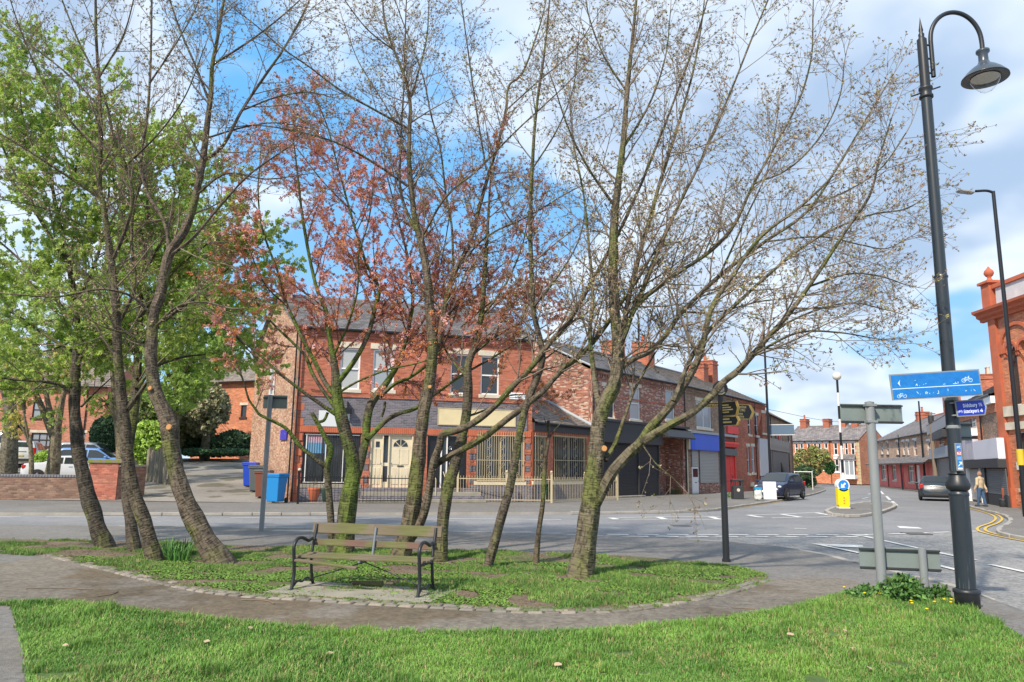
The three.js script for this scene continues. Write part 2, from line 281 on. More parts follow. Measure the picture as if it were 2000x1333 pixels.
// traffic island
const isl = curvePts([[1614, 997], [1628, 1003], [1660, 1006], [1700, 1003], [1735, 994], [1748, 987], [1740, 982], [1715, 979], [1690, 981], [1655, 986], [1630, 991], [1614, 997]], 0, 48);
const island = new THREE.Group(); island.name = 'traffic_island'; island.userData.kind = 'structure'; scene.add(island);
struct('surface', polyGeo(isl.slice(0, -1), 0.0), mat.pave, island);
kerbStones(island, isl, ROAD + 0.002, 0.012, 0.16, mat.kerb, 0.6);

// ---------------------------------------------------------------- road markings (paint sheets 4 mm above what they lie on)
function line(px, w = 0.11, mt = mat.paintW, y = ROAD + 0.008, name = 'road_marking') { return struct(name, ribbon(curvePts(px, y), w, y), mt); }
function patch(px, mt = mat.paintW, y = ROAD + 0.008) { return struct('road_marking', polyGeo(curvePts(px, y), y), mt); }
for (const [a, b] of [[[-300, 1009], [40, 1010]], [[90, 1010], [305, 1011]], [[450, 1011.5], [724, 1013.5]], [[852, 1013.5], [1096, 1015.5]]]) line([a, b], 0.12);
struct('road_marking', ribbon(curvePts([[-900, 1006], [0, 1006], [400, 1006.5], [800, 1006], [1100, 1005], [1300, 1003], [1390, 999], [1440, 993], [1500, 985], [1550, 976]], ROAD, 60), 0.09, ROAD + 0.012), mat.paintY);
line([[1190, 1012], [1300, 1010], [1406, 1009.5]], 0.12); line([[1195, 1015], [1406, 1015]], 0.12, mat.paintW); line([[1192, 1012], [1206, 1015]], 0.25, mat.paintW, ROAD + 0.012); line([[1286, 1010.5], [1300, 1015]], 0.25, mat.paintW, ROAD + 0.012); line([[1388, 1010], [1406, 1015]], 0.25, mat.paintW, ROAD + 0.012);
line([[1460, 1006.5], [1530, 1004.5], [1592, 1001.5]], 0.12); line([[1508, 1012], [1600, 1010.5], [1662, 1008]], 0.12); line([[1461, 1006.5], [1488, 1011]], 0.25, mat.paintW, ROAD + 0.012); line([[1524, 1004.5], [1566, 1011]], 0.25, mat.paintW, ROAD + 0.012); line([[1592, 1001.5], [1632, 1008.5]], 0.25, mat.paintW, ROAD + 0.012);
for (let i = 0; i < 9; i++) { const x = 1186 + i * 58.5, y = 1044.2 + i * 0.1; line([[x, y], [x + 42, y + 0.5]], 0.2, mat.paintW, ROAD + 0.016); if (i) line([[x + 18 - 40, y + 3.4], [x + 62 - 40, y + 4]], 0.2, mat.paintW, ROAD + 0.016); }
for (const [x0, y0, x1, y1] of [[1690, 1044.5, 1714, 1044], [1738, 1043.6, 1772, 1042.6], [1782, 1042.3, 1815, 1041], [1822, 1040.6, 1856, 1039.6], [1897, 1038.4, 1914, 1037.8]]) line([[x0, y0], [x1, y1]], 0.16, mat.paintW, ROAD + 0.016);
line([[1655, 1044.4], [1690, 1048], [1725, 1056], [1790, 1070], [1850, 1083], [1905, 1094]], 0.13, mat.paintW, ROAD + 0.020);
patch([[1590, 1062], [1625, 1063.5], [1685, 1065], [1688, 1070], [1640, 1069]], mat.paintW, ROAD + 0.020); line([[1592, 1062.5], [1640, 1072], [1688, 1082]], 0.13, mat.paintW, ROAD + 0.024);
line([[1690, 1083], [1718, 1088]], 0.13, mat.paintW, ROAD + 0.020); line([[1831, 1104], [1872, 1114]], 0.13, mat.paintW, ROAD + 0.020); line([[1935, 1103], [2010, 1119]], 0.12, mat.paintW, ROAD + 0.020); line([[1552, 1032.5], [1575, 1033]], 0.14);
patch([[1752, 1028], [1795, 1030.5], [1803, 1033.5], [1758, 1032]], mat.paintW);
for (const o of [0, 0.2]) {
  const sh = (L, k) => L.map((p, i) => { const a = L[Math.max(0, i - 1)], b = L[Math.min(L.length - 1, i + 1)], d = b.clone().sub(a).setY(0).normalize(); return p.clone().add(new V3(d.z, 0, -d.x).multiplyScalar(k)); });
  struct('road_marking', ribbon(sh(curvePts([[1880, 989], [1925, 1000], [1950, 1008], [1958, 1015], [1950, 1023], [1925, 1034], [1935, 1042], [2010, 1058], [2200, 1090]], ROAD, 60), -o), 0.08, ROAD + 0.024), weatherYellow());
  struct('road_marking', ribbon(sh(curvePts([[1610, 1085], [1650, 1095], [1750, 1119], [1860, 1148], [2000, 1200], [2200, 1296]], ROAD, 40), -o - 0.12), 0.075, ROAD + 0.024), mat.paintY);
}
function weatherYellow() { return mat.yellowLine ??= weather([0.62, 0.42, 0.08], 0.8, 0.25, 0.9, 33); }
for (let i = 0; i < 3; i++) { line([[1672 + i * 12, 984 - i * 9], [1684 + i * 11.5, 981 - i * 8.6]], 0.14, mat.paintW, ROAD + 0.008); line([[1752 - i * 13, 988 - i * 11], [1743 - i * 11.5, 979.5 - i * 10]], 0.16, mat.paintW, ROAD + 0.008); }
for (let i = 0; i < 4; i++) line([[1690 + i * 3.5, 977 - i * 3.2], [1728 - i * 4, 977.5 - i * 3.2]], 0.14, mat.paintW, ROAD + 0.012);

// ---------------------------------------------------------------- park: path, setts, lawn and tree bed
const settPx = [[95, 1086], [200, 1112], [300, 1136], [400, 1157], [480, 1166], [560, 1171], [700, 1180], [850, 1188], [1000, 1196], [1120, 1198], [1230, 1193], [1320, 1180], [1400, 1164], [1460, 1148], [1497, 1133]];
const settLine = curvePts(settPx, 0, 160);
const lawnTopPx = [[20, 1182], [100, 1180], [200, 1191], [300, 1204], [400, 1214], [600, 1231], [900, 1240], [1050, 1243], [1200, 1236], [1300, 1224], [1450, 1208], [1560, 1190], [1620, 1174], [1680, 1163], [1730, 1158], [1800, 1164], [1870, 1182], [1920, 1205], [1970, 1230], [2000, 1250], [2100, 1300], [2300, 1420]];
const lawnTop = curvePts(lawnTopPx, 0, 90);
const lawnPoly = [...lawnTop, new V3(4.6, 0, -2.5), new V3(-2.6, 0, -2.5), ...curvePts([[70, 1500], [62, 1400], [55, 1333], [45, 1270], [30, 1220]])];
const bedTop = curvePts([[1500, 1128], [1488, 1119], [1440, 1109], [1350, 1099], [1250, 1089], [1100, 1083], [950, 1079], [750, 1075], [500, 1068], [230, 1060], [100, 1056], [-60, 1052], [-160, 1052]], 0, 60);
const bedPoly = [...curvePts([[-160, 1072], [0, 1074]]), ...settLine, ...bedTop];
struct('path', polyGeo([...settLine, ...curvePts([[1580, 1128], [1660, 1132], [1700, 1148]]), ...[...lawnTop].slice(0, 68).reverse(), ...curvePts([[-60, 1180], [-160, 1150], [-100, 1120]])], 0.004), mat.path);
struct('lawn_ground', polyGeo(lawnPoly, 0.008), mat.turf);
struct('bed_ground', polyGeo(bedPoly, 0.010), mat.soil);
// two rows of granite setts between the path and the bed
{
  const edge = new THREE.Group(); edge.name = 'sett_edging'; edge.userData.kind = 'structure'; scene.add(edge);
  const mats = [[0.25, 0.218, 0.185], [0.21, 0.19, 0.168], [0.285, 0.25, 0.21], [0.18, 0.16, 0.132]].map((c, i) => weather(c, 0.9, 0.3, 0.25, 40 + i));
  const gs = [0, 1, 2, 3].map(i => { const g = new RoundedBoxGeometry(0.175, 0.07, 0.105, 2, 0.02), p = g.attributes.position; for (let k = 0; k < p.count; k++) { const x = p.getX(k), y = p.getY(k), z = p.getZ(k); p.setXYZ(k, x + 0.012 * perlin.noise(x * 20 + i * 9, y * 20, z * 20), y + 0.008 * perlin.noise(x * 15, y * 15 + i * 5, z * 15), z + 0.01 * perlin.noise(z * 22, x * 20 + i * 3, 4)); } g.computeVertexNormals(); return muv(g); });
  const c = new THREE.CatmullRomCurve3(settLine), L = c.getLength(); c.arcLengthDivisions = 600;
  for (let row = 0; row < 2; row++) for (let s = row * 0.09; s < L - 0.1; s += rr(0.178, 0.2)) {
    const t = s / L, q = c.getPointAt(t), d = c.getTangentAt(t);
    if (t < 0.23 && rnd() < 0.25 || t > 0.72 && rnd() < 0.35 || (t > 0.24 && t < 0.36 && row && rnd() < 0.5)) continue;
    const m = mesh('sett', gs[Math.floor(rnd() * 4)], mats[Math.floor(rnd() * 4)], edge);
    m.position.set(q.x + d.z * (row * 0.118 - 0.035), rr(-0.017, -0.006), q.z - d.x * (row * 0.118 - 0.035)); m.rotation.set(rr(-0.04, 0.04), Math.atan2(-d.z, d.x) + rr(-0.07, 0.07), rr(-0.04, 0.04)); m.scale.setScalar(rr(0.9, 1.02));
  }
}
// ---------------------------------------------------------------- buildings: local x along the facade, y up, z out of it
function frame(P0, P1) {
  const d = P1.clone().sub(P0).setY(0), len = d.length(), th = Math.atan2(-d.z, d.x), u = d.clone().normalize(), n = new V3(Math.sin(th), 0, Math.cos(th));
  const at = (px, py, z = 0) => { const v = ray(px, py), o = P0.clone().addScaledVector(n, z), t = o.clone().sub(camera.position).dot(n) / v.dot(n), p = camera.position.clone().addScaledVector(v, t).sub(P0); return [p.dot(u), p.y]; };
  const R = ([x0, y0, x1, y1], z = 0) => { const ym = (y0 + y1) / 2, xm = (x0 + x1) / 2; return [at(x0, ym, z)[0], at(xm, y1, z)[1], at(x1, ym, z)[0], at(xm, y0, z)[1]]; };
  const loc = w => { const p = w.clone().sub(P0); return new V3(p.dot(u), p.y, p.dot(n)); };
  return { P0, P1, len, th, u, n, at, R, loc };
}
function quad(a, b, c, d, t = 0) { // four local points -> two triangles, uv in metres
  const g = new THREE.BufferGeometry(), w = a.distanceTo(b), h = a.distanceTo(d);
  g.setAttribute('position', new THREE.Float32BufferAttribute([a, b, c, a, c, d].flatMap(p => [p.x, p.y, p.z]), 3)); g.setAttribute('uv', new THREE.Float32BufferAttribute([0, t, w, t, w, t + h, 0, t, w, t + h, 0, t + h], 2)); g.computeVertexNormals(); return g;
}
function slateSlope(e0, e1, r1, r0, course = 0.21) { // stepped slate courses from the eaves line up to the ridge line
  const n = Math.max(3, Math.round(e0.distanceTo(r0) / course)), out = [], nor = e1.clone().sub(e0).cross(r0.clone().sub(e0)).normalize();
  if (nor.y < 0) nor.negate();
  for (let i = 0; i < n; i++) {
    const a = i / n, b = (i + 1.12) / n, A = e0.clone().lerp(r0, a), B = e1.clone().lerp(r1, a), C = e1.clone().lerp(r1, Math.min(b, 1)), D = e0.clone().lerp(r0, Math.min(b, 1));
    const A2 = A.clone().addScaledVector(nor, 0.034), B2 = B.clone().addScaledVector(nor, 0.034);
    out.push(quad(A2, B2, C.addScaledVector(nor, 0.004), D.addScaledVector(nor, 0.004), i * 0.2), quad(A, B, B2, A2, i * 0.2));
  }
  return mg(out);
}
function chimney(parent, x, y, z, w, d, h, pots = 2, mt = mat.redBrick) {
  const c = mesh('chimney', [box(x - w / 2, y, z - d / 2, x + w / 2, y + h, z + d / 2), box(x - w / 2 - 0.06, y + h - 0.3, z - d / 2 - 0.06, x + w / 2 + 0.06, y + h - 0.17, z + d / 2 + 0.06), box(x - w / 2 - 0.04, y + h + 0.003, z - d / 2 - 0.04, x + w / 2 + 0.04, y + h + 0.08, z + d / 2 + 0.04)], mt, parent);
  for (let i = 0; i < pots; i++) mesh('chimney_pot', lathe([[0.13, 0], [0.12, 0.1], [0.10, 0.35], [0.10, 0.48], [0.13, 0.5], [0.13, 0.55], [0.09, 0.55], [0.08, 0.1]], 14).translate(x + (pots > 1 ? lerp(-w * 0.3, w * 0.3, i / (pots - 1)) : 0), y + h + 0.08, z), i % 2 ? mat.stone : mat.terracotta, c);
  return c;
}
// a window set back in its opening: frame mesh with pane, sill and lintel as its pieces
function win(parent, [s0, h0, s1, h1], o = {}) {
  const f = o.f ?? 0.06, z = o.z ?? -0.11, fm = o.frame ?? mat.upvc, bars = [];
  const B = (a, b, c, d, k = 0) => bars.push(box(a, b, z - 0.03, c, d, z + 0.04 + k));
  B(s0, h0, s0 + f, h1); B(s1 - f, h0, s1, h1); B(s0 + f, h0, s1 - f, h0 + f); B(s0 + f, h1 - f, s1 - f, h1);
  const hm = h0 + (h1 - h0) * (o.rail ?? 0.5); if (!o.noRail) B(s0 + f, hm - f * 0.45, s1 - f, hm + f * 0.45, 0.015);
  for (const t of o.mull || []) { const m = lerp(s0, s1, t); B(m - f * 0.4, h0 + f, m + f * 0.4, h1 - f, 0.003); }
  const w = mesh('window', bars, fm, parent);
  if (o.rail || o.noRail || !o.sash) mesh('pane', box(s0 + f * 0.5, h0 + f * 0.5, z - 0.012, s1 - f * 0.5, h1 - f * 0.5, z), o.pane ?? mat.glass, w);
  else { mesh('pane', box(s0 + f * 0.5, hm, z - 0.012, s1 - f * 0.5, h1 - f * 0.5, z), o.pane ?? mat.glass, w); mesh('pane', box(s0 + f * 0.5, h0 + f * 0.5, z - 0.012, s1 - f * 0.5, hm, z - 0.002), o.pane2 ?? o.pane ?? mat.glass, w); }
  if (o.sill !== false) mesh('sill', rbox(s0 - 0.1, h0 - (o.sillH ?? 0.17), -0.1, s1 + 0.1, h0 - 0.002, 0.07, 0.012), o.sillMat ?? mat.stone, w);
  if (o.lintel) mesh('lintel', rbox(s0 - 0.14, h1 + 0.002, -0.1, s1 + 0.14, h1 + o.lintel, 0.03, 0.01), o.lintelMat ?? mat.stone, w);
  return w;
}
const hole = ([a, b, c, d]) => rect(a, b, c, d);
function wallWith(parent, name, len, h, holes, m, thick = 0.24, s0 = 0, h0 = 0) { return mesh(name, extr(rect(s0, h0, len, h), thick, holes.map(hole)), m, parent); }
function shutter(parent, [s0, h0, s1, h1], z, m, pitch = 0.085) { // corrugated roller shutter curtain
  const pts = []; const n = Math.round((h1 - h0) / pitch);
  for (let i = 0; i < n; i++) { const y = h0 + i * pitch; pts.push([0, y], [0.016, y + pitch * 0.22], [0.016, y + pitch * 0.74], [0, y + pitch * 0.9]); }
  pts.push([0, h0 + n * pitch], [-0.02, h0 + n * pitch], [-0.02, h0]);
  const s = new THREE.Shape(pts.map(p => new THREE.Vector2(...p)));
  return mesh('roller_shutter', muv(new THREE.ExtrudeGeometry(s, { depth: s1 - s0, bevelEnabled: false }).rotateY(-PI / 2).translate(s1, 0, z)), m, parent);
}
function pipeDown(parent, x, h, z = 0.07, m = mat.black) { return mesh('downpipe', [cyl(0.04, 0.04, 0.05, h, x, z, 10), cyl(0.055, 0.055, h * 0.33, h * 0.33 + 0.06, x, z, 10), cyl(0.055, 0.055, h * 0.7, h * 0.7 + 0.06, x, z, 10)], m, parent); }
function gutter(parent, x0, x1, h, z = 0.1) { return mesh('gutter', pipe([[x0, h, z], [(x0 + x1) / 2, h - 0.004, z], [x1, h, z]], 0.062, 8, 10), mat.black, parent); }
function gableWall(parent, name, a, b, h, apexH, m, apexT = 0.5) { // wall between two local ground points with a gable on top
  const d = b.clone().sub(a), l = d.length(), g = extr([[0, 0], [l, 0], [l, h], [l * apexT, apexH], [0, h]], 0.22);
  g.rotateY(Math.atan2(-d.z, d.x)).translate(a.x, 0, a.z); return mesh(name, g, m, parent);
}
function doorPart(parent, [s0, h0, s1, h1], z, m, o = {}) {
  const k = [box(s0, h0, z - 0.05, s1, h1, z)], w = s1 - s0;
  for (const [a, b, c, d] of o.panels || [[0.12, 0.06, 0.46, 0.38], [0.54, 0.06, 0.88, 0.38], [0.12, 0.44, 0.46, 0.74], [0.54, 0.44, 0.88, 0.74]]) k.push(rbox(s0 + a * w, lerp(h0, h1, b), z - 0.01, s0 + c * w, lerp(h0, h1, d), z + 0.018, 0.012));
  const dr = mesh('door', k, m, parent);
  mesh('handle', [cyl(0.022, 0.022, 0, 0.05).rotateX(PI / 2).translate(s0 + (o.handle ?? 0.1) * w, lerp(h0, h1, 0.47), z), box(s0 + (o.handle ?? 0.1) * w - 0.012, lerp(h0, h1, 0.43), z + 0.04, s0 + (o.handle ?? 0.1) * w + 0.012, lerp(h0, h1, 0.49), z + 0.055)], mat.chrome, dr);
  if (!o.noSlot) mesh('letter_box', box(s0 + w * 0.38, lerp(h0, h1, 0.40), z + 0.003, s0 + w * 0.66, lerp(h0, h1, 0.425), z + 0.03), mat.charcoal, dr);
  return dr;
}
function canvasMat(w, h, draw, rough = 0.5, o = {}) { const c = document.createElement('canvas'); c.width = w; c.height = h; const x = c.getContext('2d'); draw(x, w, h); const t = new THREE.CanvasTexture(c); t.colorSpace = THREE.SRGBColorSpace; return new THREE.MeshStandardMaterial({ map: t, roughness: rough, side: THREE.DoubleSide, ...o }); }
function panel(x0, y0, x1, y1, z) { return new THREE.PlaneGeometry(x1 - x0, y1 - y0).translate((x0 + x1) / 2, (y0 + y1) / 2, z); }

// ---- corner house: red brick over a blue-brick shop front
const PA0 = G(566, 981), PA1 = gx(1038, 35.5), fA = frame(PA0, PA1);
const houseA = thing('corner_house', 'two storey red brick corner house with grey brick shop front and slate roof', 'house', PA0, fA.th);
{
  const H = houseA, EV = fA.at(595, 642)[1], L = fA.len, R = q => fA.R(q);
  const wins = [[664, 680, 703, 761], [728, 683, 770, 762], [880, 692, 918, 770], [939, 696, 975, 771.5]].map(R);
  const shopL = R([590, 847, 703, 946]), door = R([722, 848, 806, 951]), dk = R([834, 850, 912, 951]), shopR = R([930, 851, 1024, 941]);
  door[1] = dk[1] = R([722, 848, 806, 953])[1];
  wallWith(H, 'front_wall', L, EV, [...wins, shopL, door, dk, shopR], mat.redBrick);
  // left flank, skewed to the plot
  const bk = fA.loc(gx(482, 41)); bk.y = 0; const RG = 10.1;
  gableWall(H, 'flank_wall', bk, new V3(0, 0, -0.245), EV, RG, mat.paleBrick, 0.5);
  const br = new V3(L - 0.3, 0, -9.5); gableWall(H, 'flank_wall', new V3(L, 0, -0.245), br, EV, RG, mat.purpleBrick, 0.5);
  mesh('rear_wall', [quad(bk, br, new V3(br.x, EV, br.z), new V3(bk.x, EV, bk.z))], mat.purpleBrick, H);
  const e0 = new V3(-0.25, EV, 0.22), e1 = new V3(L + 0.1, EV, 0.22), r0 = new V3(bk.x / 2 - 0.2, RG, bk.z / 2), r1 = new V3(L - 0.1, RG, -4.75);
  const rf = mesh('roof', slateSlope(e0, e1, r1, r0), mat.slate, H);
  mesh('rear_slope', slateSlope(new V3(bk.x - 0.2, EV, bk.z), new V3(br.x + 0.1, EV, br.z), r1, r0, 0.4), mat.slate, rf);
  mesh('ridge_tiles', rod(r0, r1, 0.11, 10), mat.slateGrey, rf);
  chimney(rf, bk.x / 2 + 0.3, RG - 0.9, bk.z / 2, 0.7, 1.2, 1.6, 1, mat.purpleBrick); chimney(rf, L - 1.6, RG - 0.9, -4.7, 0.7, 1.2, 1.5, 1, mat.purpleBrick);
  gutter(H, -0.2, L + 0.05, EV + 0.02, 0.25); mesh('corbel_course', [box(0.005, EV - 0.32, 0.003, L - 0.005, EV - 0.2, 0.05), box(0.005, EV - 0.2, 0.003, L - 0.005, EV - 0.04, 0.1)], mat.redBrick, H);
  wins.forEach((w, i) => win(H, w, { sash: true, frame: i > 1 ? mat.white : mat.upvc, pane: i < 2 ? mat.glassCurtain : mat.glass, pane2: i === 1 ? mat.glassPale : undefined, lintel: 0.26, f: 0.07 }));
  // string course, blue-brick fascia, red soldier course
  const y1 = fA.at(800, 772)[1], y2 = fA.at(800, 781)[1], y3 = fA.at(800, 837)[1], y4 = fA.at(800, 849.5)[1];
  mesh('string_course', [box(0.005, y2 + 0.003, 0.003, L - 0.005, y2 + 0.12, 0.09), box(0.005, y2 + 0.123, 0.003, L - 0.005, y1 + 0.1, 0.05)], mat.redBrick, H);
  mesh('fascia_band', box(0.25, y3, 0.003, L - 0.25, y2, 0.045), mat.blueBrick, H);
  mesh('soldier_course', Array.from({ length: 120 }, (_, i) => rbox(0.05 + i * (L - 0.1) / 120, y4 + 0.012, 0.003, 0.05 + (i + 0.93) * (L - 0.1) / 120, y3 - 0.004, 0.052, 0.006, 1)), mat.terracotta, H);
  // alternating quoins at the left corner and jambs of the openings
  for (let i = 0; i < 14; i++) { const h0 = i * (y2 / 14), w = i % 2 ? 0.25 : 0.36; mesh('quoin', rbox(-0.012, h0 + 0.008, -0.02, w, h0 + y2 / 14 - 0.004, 0.05, 0.008, 1), i % 2 ? mat.redBrick : mat.terracotta, H); }
  for (const s of [door[0] - 0.16, door[2] + 0.16, dk[2] + 0.2, shopR[0] - 0.15, L - 0.2]) for (let i = 0; i < 9; i++) { const a = 0.55 + i * (y4 - 0.56) / 9, w = i % 2 ? 0.10 : 0.15; mesh('quoin', rbox(s - w, a + 0.005, 0.003, s + w, a + (y4 - 0.56) / 9 - 0.005, 0.04, 0.008, 1), i % 2 ? mat.blueBrick : mat.redBrick, H); }
  mesh('plinth', box(0.37, 0.0, 0.003, door[0] - 0.02, shopL[1] - 0.18, 0.06), mat.blueBrick, H); mesh('plinth', box(shopR[0] - 0.3, 0, 0.003, L - 0.02, shopR[1] - 0.18, 0.06), mat.blueBrick, H);
  // blank sign boards
  const sw = R([622, 803, 682, 834]), sy = R([856, 801, 1005, 831]);
  mesh('sign_board', rbox(sw[0], sw[1], 0.048, sw[2], sw[3], 0.075, 0.006), M([0.62, 0.65, 0.67], 0.6), H);
  const yb = mesh('sign_board', rbox(sy[0], sy[1], 0.048, sy[2], sy[3], 0.075, 0.006), weather([0.66, 0.56, 0.34], 0.6, 0.1, 1.5, 55), H);
  mesh('board_trim', [box(sy[0] - 0.04, sy[1] - 0.04, 0.05, sy[2] + 0.04, sy[1] - 0.002, 0.09), box(sy[0] - 0.04, sy[3] + 0.002, 0.05, sy[2] + 0.04, sy[3] + 0.04, 0.09), box(sy[0] - 0.04, sy[1], 0.05, sy[0] - 0.002, sy[3], 0.09), box(sy[2] + 0.002, sy[1], 0.05, sy[2] + 0.04, sy[3], 0.09)], mat.creamPaint, yb);
  // street name plate, unreadable floodlight and camera
  const np = R([994, 768, 1029, 781]);
  const pl = mesh('street_name_plate', rbox(np[0], np[1], 0.07, np[2], np[3], 0.09, 0.006), mat.white, H);
  mesh('lettering', panel(np[0] + 0.02, np[1] + 0.015, np[2] - 0.02, np[3] - 0.015, 0.0935), canvasMat(512, 190, (x, w, h) => { x.fillStyle = '#e9eef2'; x.fillRect(0, 0, w, h); x.fillStyle = '#16181c'; x.font = 'bold 78px sans-serif'; x.textAlign = 'center'; x.fillText('ROYLE GREEN', w / 2, 86, 490); x.fillText('ROAD', w / 2, 168, 240); }), pl);
  mesh('floodlight', [box(2.2, y2 - 0.55, 0.05, 2.25, y2 - 0.2, 0.3), rbox(2.05, y2 - 0.75, 0.2, 2.42, y2 - 0.5, 0.42, 0.02)], mat.black, H);
  mesh('cable', pipe([[0.6, y1 + 0.05, 0.09], [3.2, y1 - 0.02, 0.1], [6.5, y1 + 0.06, 0.09], [8.6, y1 - 0.04, 0.1], [L - 0.3, y1 + 0.12, 0.09]], 0.012, 60, 5), mat.black, H);
  // shop windows behind bars
  const w1 = win(H, shopL, { noRail: true, mull: [0.34, 0.67], frame: mat.charcoal, pane: mat.glass, sillMat: mat.concrete, f: 0.07 });
  for (let i = 0; i <= 22; i++) { const x = lerp(shopL[0] + 0.1, shopL[2] - 0.1, i / 22); mesh('bar', cyl(0.011, 0.011, shopL[1] + 0.08, shopL[3] - 0.05, x, -0.03, 6), mat.charcoal, w1); }
  mesh('poster', panel(shopL[0] + 0.12, lerp(shopL[1], shopL[3], 0.6), shopL[0] + 0.95, shopL[3] - 0.1, -0.095), canvasMat(128, 128, (x) => { const g = [['#d8a7b6', 0, 34], ['#c9b3c6', 34, 18], ['#6fa6cc', 52, 76]]; for (const [c, y, h] of g) { x.fillStyle = c; x.fillRect(0, y, 128, h); } }), w1);
  mesh('bar_rail', box(shopL[0] + 0.06, shopL[1] + 0.06, -0.045, shopL[2] - 0.06, shopL[1] + 0.085, -0.02), mat.white, w1); mesh('bar_rail', box(shopL[0] + 0.06, shopL[3] - 0.07, -0.045, shopL[2] - 0.06, shopL[3] - 0.045, -0.02), mat.white, w1);
  for (const t of [0.01, 0.36, 0.68]) mesh('blind_edge', box(lerp(shopL[0] + 0.1, shopL[2], t), shopL[1] + 0.09, -0.05, lerp(shopL[0] + 0.1, shopL[2], t) + 0.035, shopL[3] - 0.07, -0.034), mat.white, w1);
  const w2 = win(H, shopR, { noRail: true, mull: [0.5], frame: mat.creamPaint, pane: mat.glass, sillMat: mat.cream, f: 0.07 });
  const grille = (parent, q, z, n, hang) => { for (let i = 0; i <= n; i++) { const x = lerp(q[0] + 0.05, q[2] - 0.05, i / n); mesh('bar', cyl(0.012, 0.012, q[1] + 0.02, q[3] + 0.16, x, z, 6), mat.creamPaint, parent); }
    mesh('grille_rail', [box(q[0], q[1] + 0.03, z - 0.02, q[2], q[1] + 0.06, z + 0.02), box(q[0], q[3] - 0.03, z - 0.02, q[2], q[3], z + 0.02), box(q[0], lerp(q[1], q[3], 0.45), z - 0.018, q[2], lerp(q[1], q[3], 0.45) + 0.025, z + 0.018)], mat.creamPaint, parent);
    for (const t of hang) { const x = lerp(q[0], q[2], t), k = []; for (let j = 0; j < 5; j++) { const y = lerp(q[1] + 0.25, q[3] - 0.2, j / 4), r = 0.055; k.push(new THREE.TorusGeometry(r, 0.008, 6, 16).translate(x - r, y, z + 0.02), new THREE.TorusGeometry(r, 0.008, 6, 16).translate(x + r, y + 0.12, z + 0.02)); } mesh('scroll', k, mat.creamPaint, parent); } };
  grille(w2, shopR, 0.09, 20, [0.25, 0.53, 0.82]);
  houseA.grille = grille;
  // cream double entrance with side light, and the black door beside it
  const [a, b, c, d] = door, m1 = lerp(a, c, 0.28), m2 = lerp(a, c, 0.42);
  const fr = mesh('door_frame', [box(a, b, -0.2, a + 0.06, d, -0.02), box(c - 0.06, b, -0.2, c, d, -0.02), box(a + 0.06, d - 0.07, -0.2, c - 0.06, d, -0.02), box(m1, b, -0.2, m1 + 0.05, d - 0.07, -0.03), box(m2, b, -0.2, m2 + 0.06, d - 0.07, -0.03)], mat.cream, H);
  const dA = doorPart(H, [a + 0.06, b, m1, d - 0.07], -0.12, mat.cream, { handle: 0.9, noSlot: true }); mesh('pane', box(a + 0.25, d - 0.6, -0.119, a + 0.42, d - 0.35, -0.108), mat.glass, dA);
  mesh('side_light', [box(m1 + 0.05, b + 0.25, -0.13, m2, b + 0.95, -0.118), box(m1 + 0.05, b + 1.1, -0.13, m2, d - 0.12, -0.118)], mat.glass, fr); mesh('side_panel', box(m1 + 0.05, b, -0.14, m2, b + 0.25, -0.1), mat.cream, fr); mesh('side_panel', box(m1 + 0.05, b + 0.95, -0.14, m2, b + 1.1, -0.1), mat.cream, fr);
  const dB = doorPart(H, [m2 + 0.06, b, c - 0.06, d - 0.07], -0.12, mat.cream, { handle: 0.09 }); const cx = (m2 + c) / 2, fy = lerp(b, d, 0.76);
  for (let i = 0; i < 4; i++) { const a0 = i * PI / 4 + 0.06, a1 = (i + 1) * PI / 4 - 0.06, r = 0.33, P = []; P.push([0.05 * Math.cos((a0 + a1) / 2), 0.05 * Math.sin((a0 + a1) / 2)]); for (let k = 0; k <= 4; k++) P.push([r * Math.cos(lerp(a0, a1, k / 4)), r * Math.sin(lerp(a0, a1, k / 4))]); mesh('fan_pane', extr(P, 0.012).translate(cx, fy, -0.106), mat.glass, dB); }
  const k1 = lerp(dk[0], dk[2], 0.34), k2 = lerp(dk[0], dk[2], 0.48);
  mesh('door_frame', [box(k1, dk[1], -0.2, k1 + 0.05, dk[3], -0.03), box(k2, dk[1], -0.2, k2 + 0.05, dk[3], -0.03), box(dk[0], dk[3] - 0.05, -0.2, dk[2], dk[3], -0.04)], mat.white, H);
  doorPart(H, [dk[0] + 0.02, dk[1], k1, dk[3] - 0.05], -0.14, mat.black, { noSlot: true, handle: 0.9 }); const bd = doorPart(H, [k2 + 0.05, dk[1], dk[2], dk[3] - 0.05], -0.14, mat.black, { handle: 0.12 });
  mesh('knocker', new THREE.TorusGeometry(0.06, 0.015, 8, 16).translate((k2 + dk[2]) / 2 - 0.3, lerp(dk[1], dk[3], 0.75), -0.12), mat.chrome, bd); mesh('side_glass', box(k1 + 0.05, dk[1], -0.15, k2, dk[3] - 0.05, -0.13), mat.glass, bd);
  // steps up to both doors
  for (const [x0, x1] of [[door[0] - 0.25, door[2] + 0.12], [dk[0] - 0.05, dk[2] + 0.5]]) for (let i = 0; i < 4; i++) { mesh('step', rbox(x0 - 0.06 * i, i ? 0.006 : 0.005, 0.062 + 0 * i, x1 + 0.06 * i, door[1] * (1 - i / 4) - 0.01, 0.30 + 0.27 * i, 0.015), i % 2 ? mat.concrete : mat.blueBrick, H).position.z = i * 0.002; }
  pipeDown(H, 0.06, EV, 0.14); pipeDown(H, -0.12, EV, -0.35, mat.black);
  // blue notice and small things on the flank
  const ff = frame(gx(482, 41), PA0); const q = ff.R([548, 840, 557, 860]);
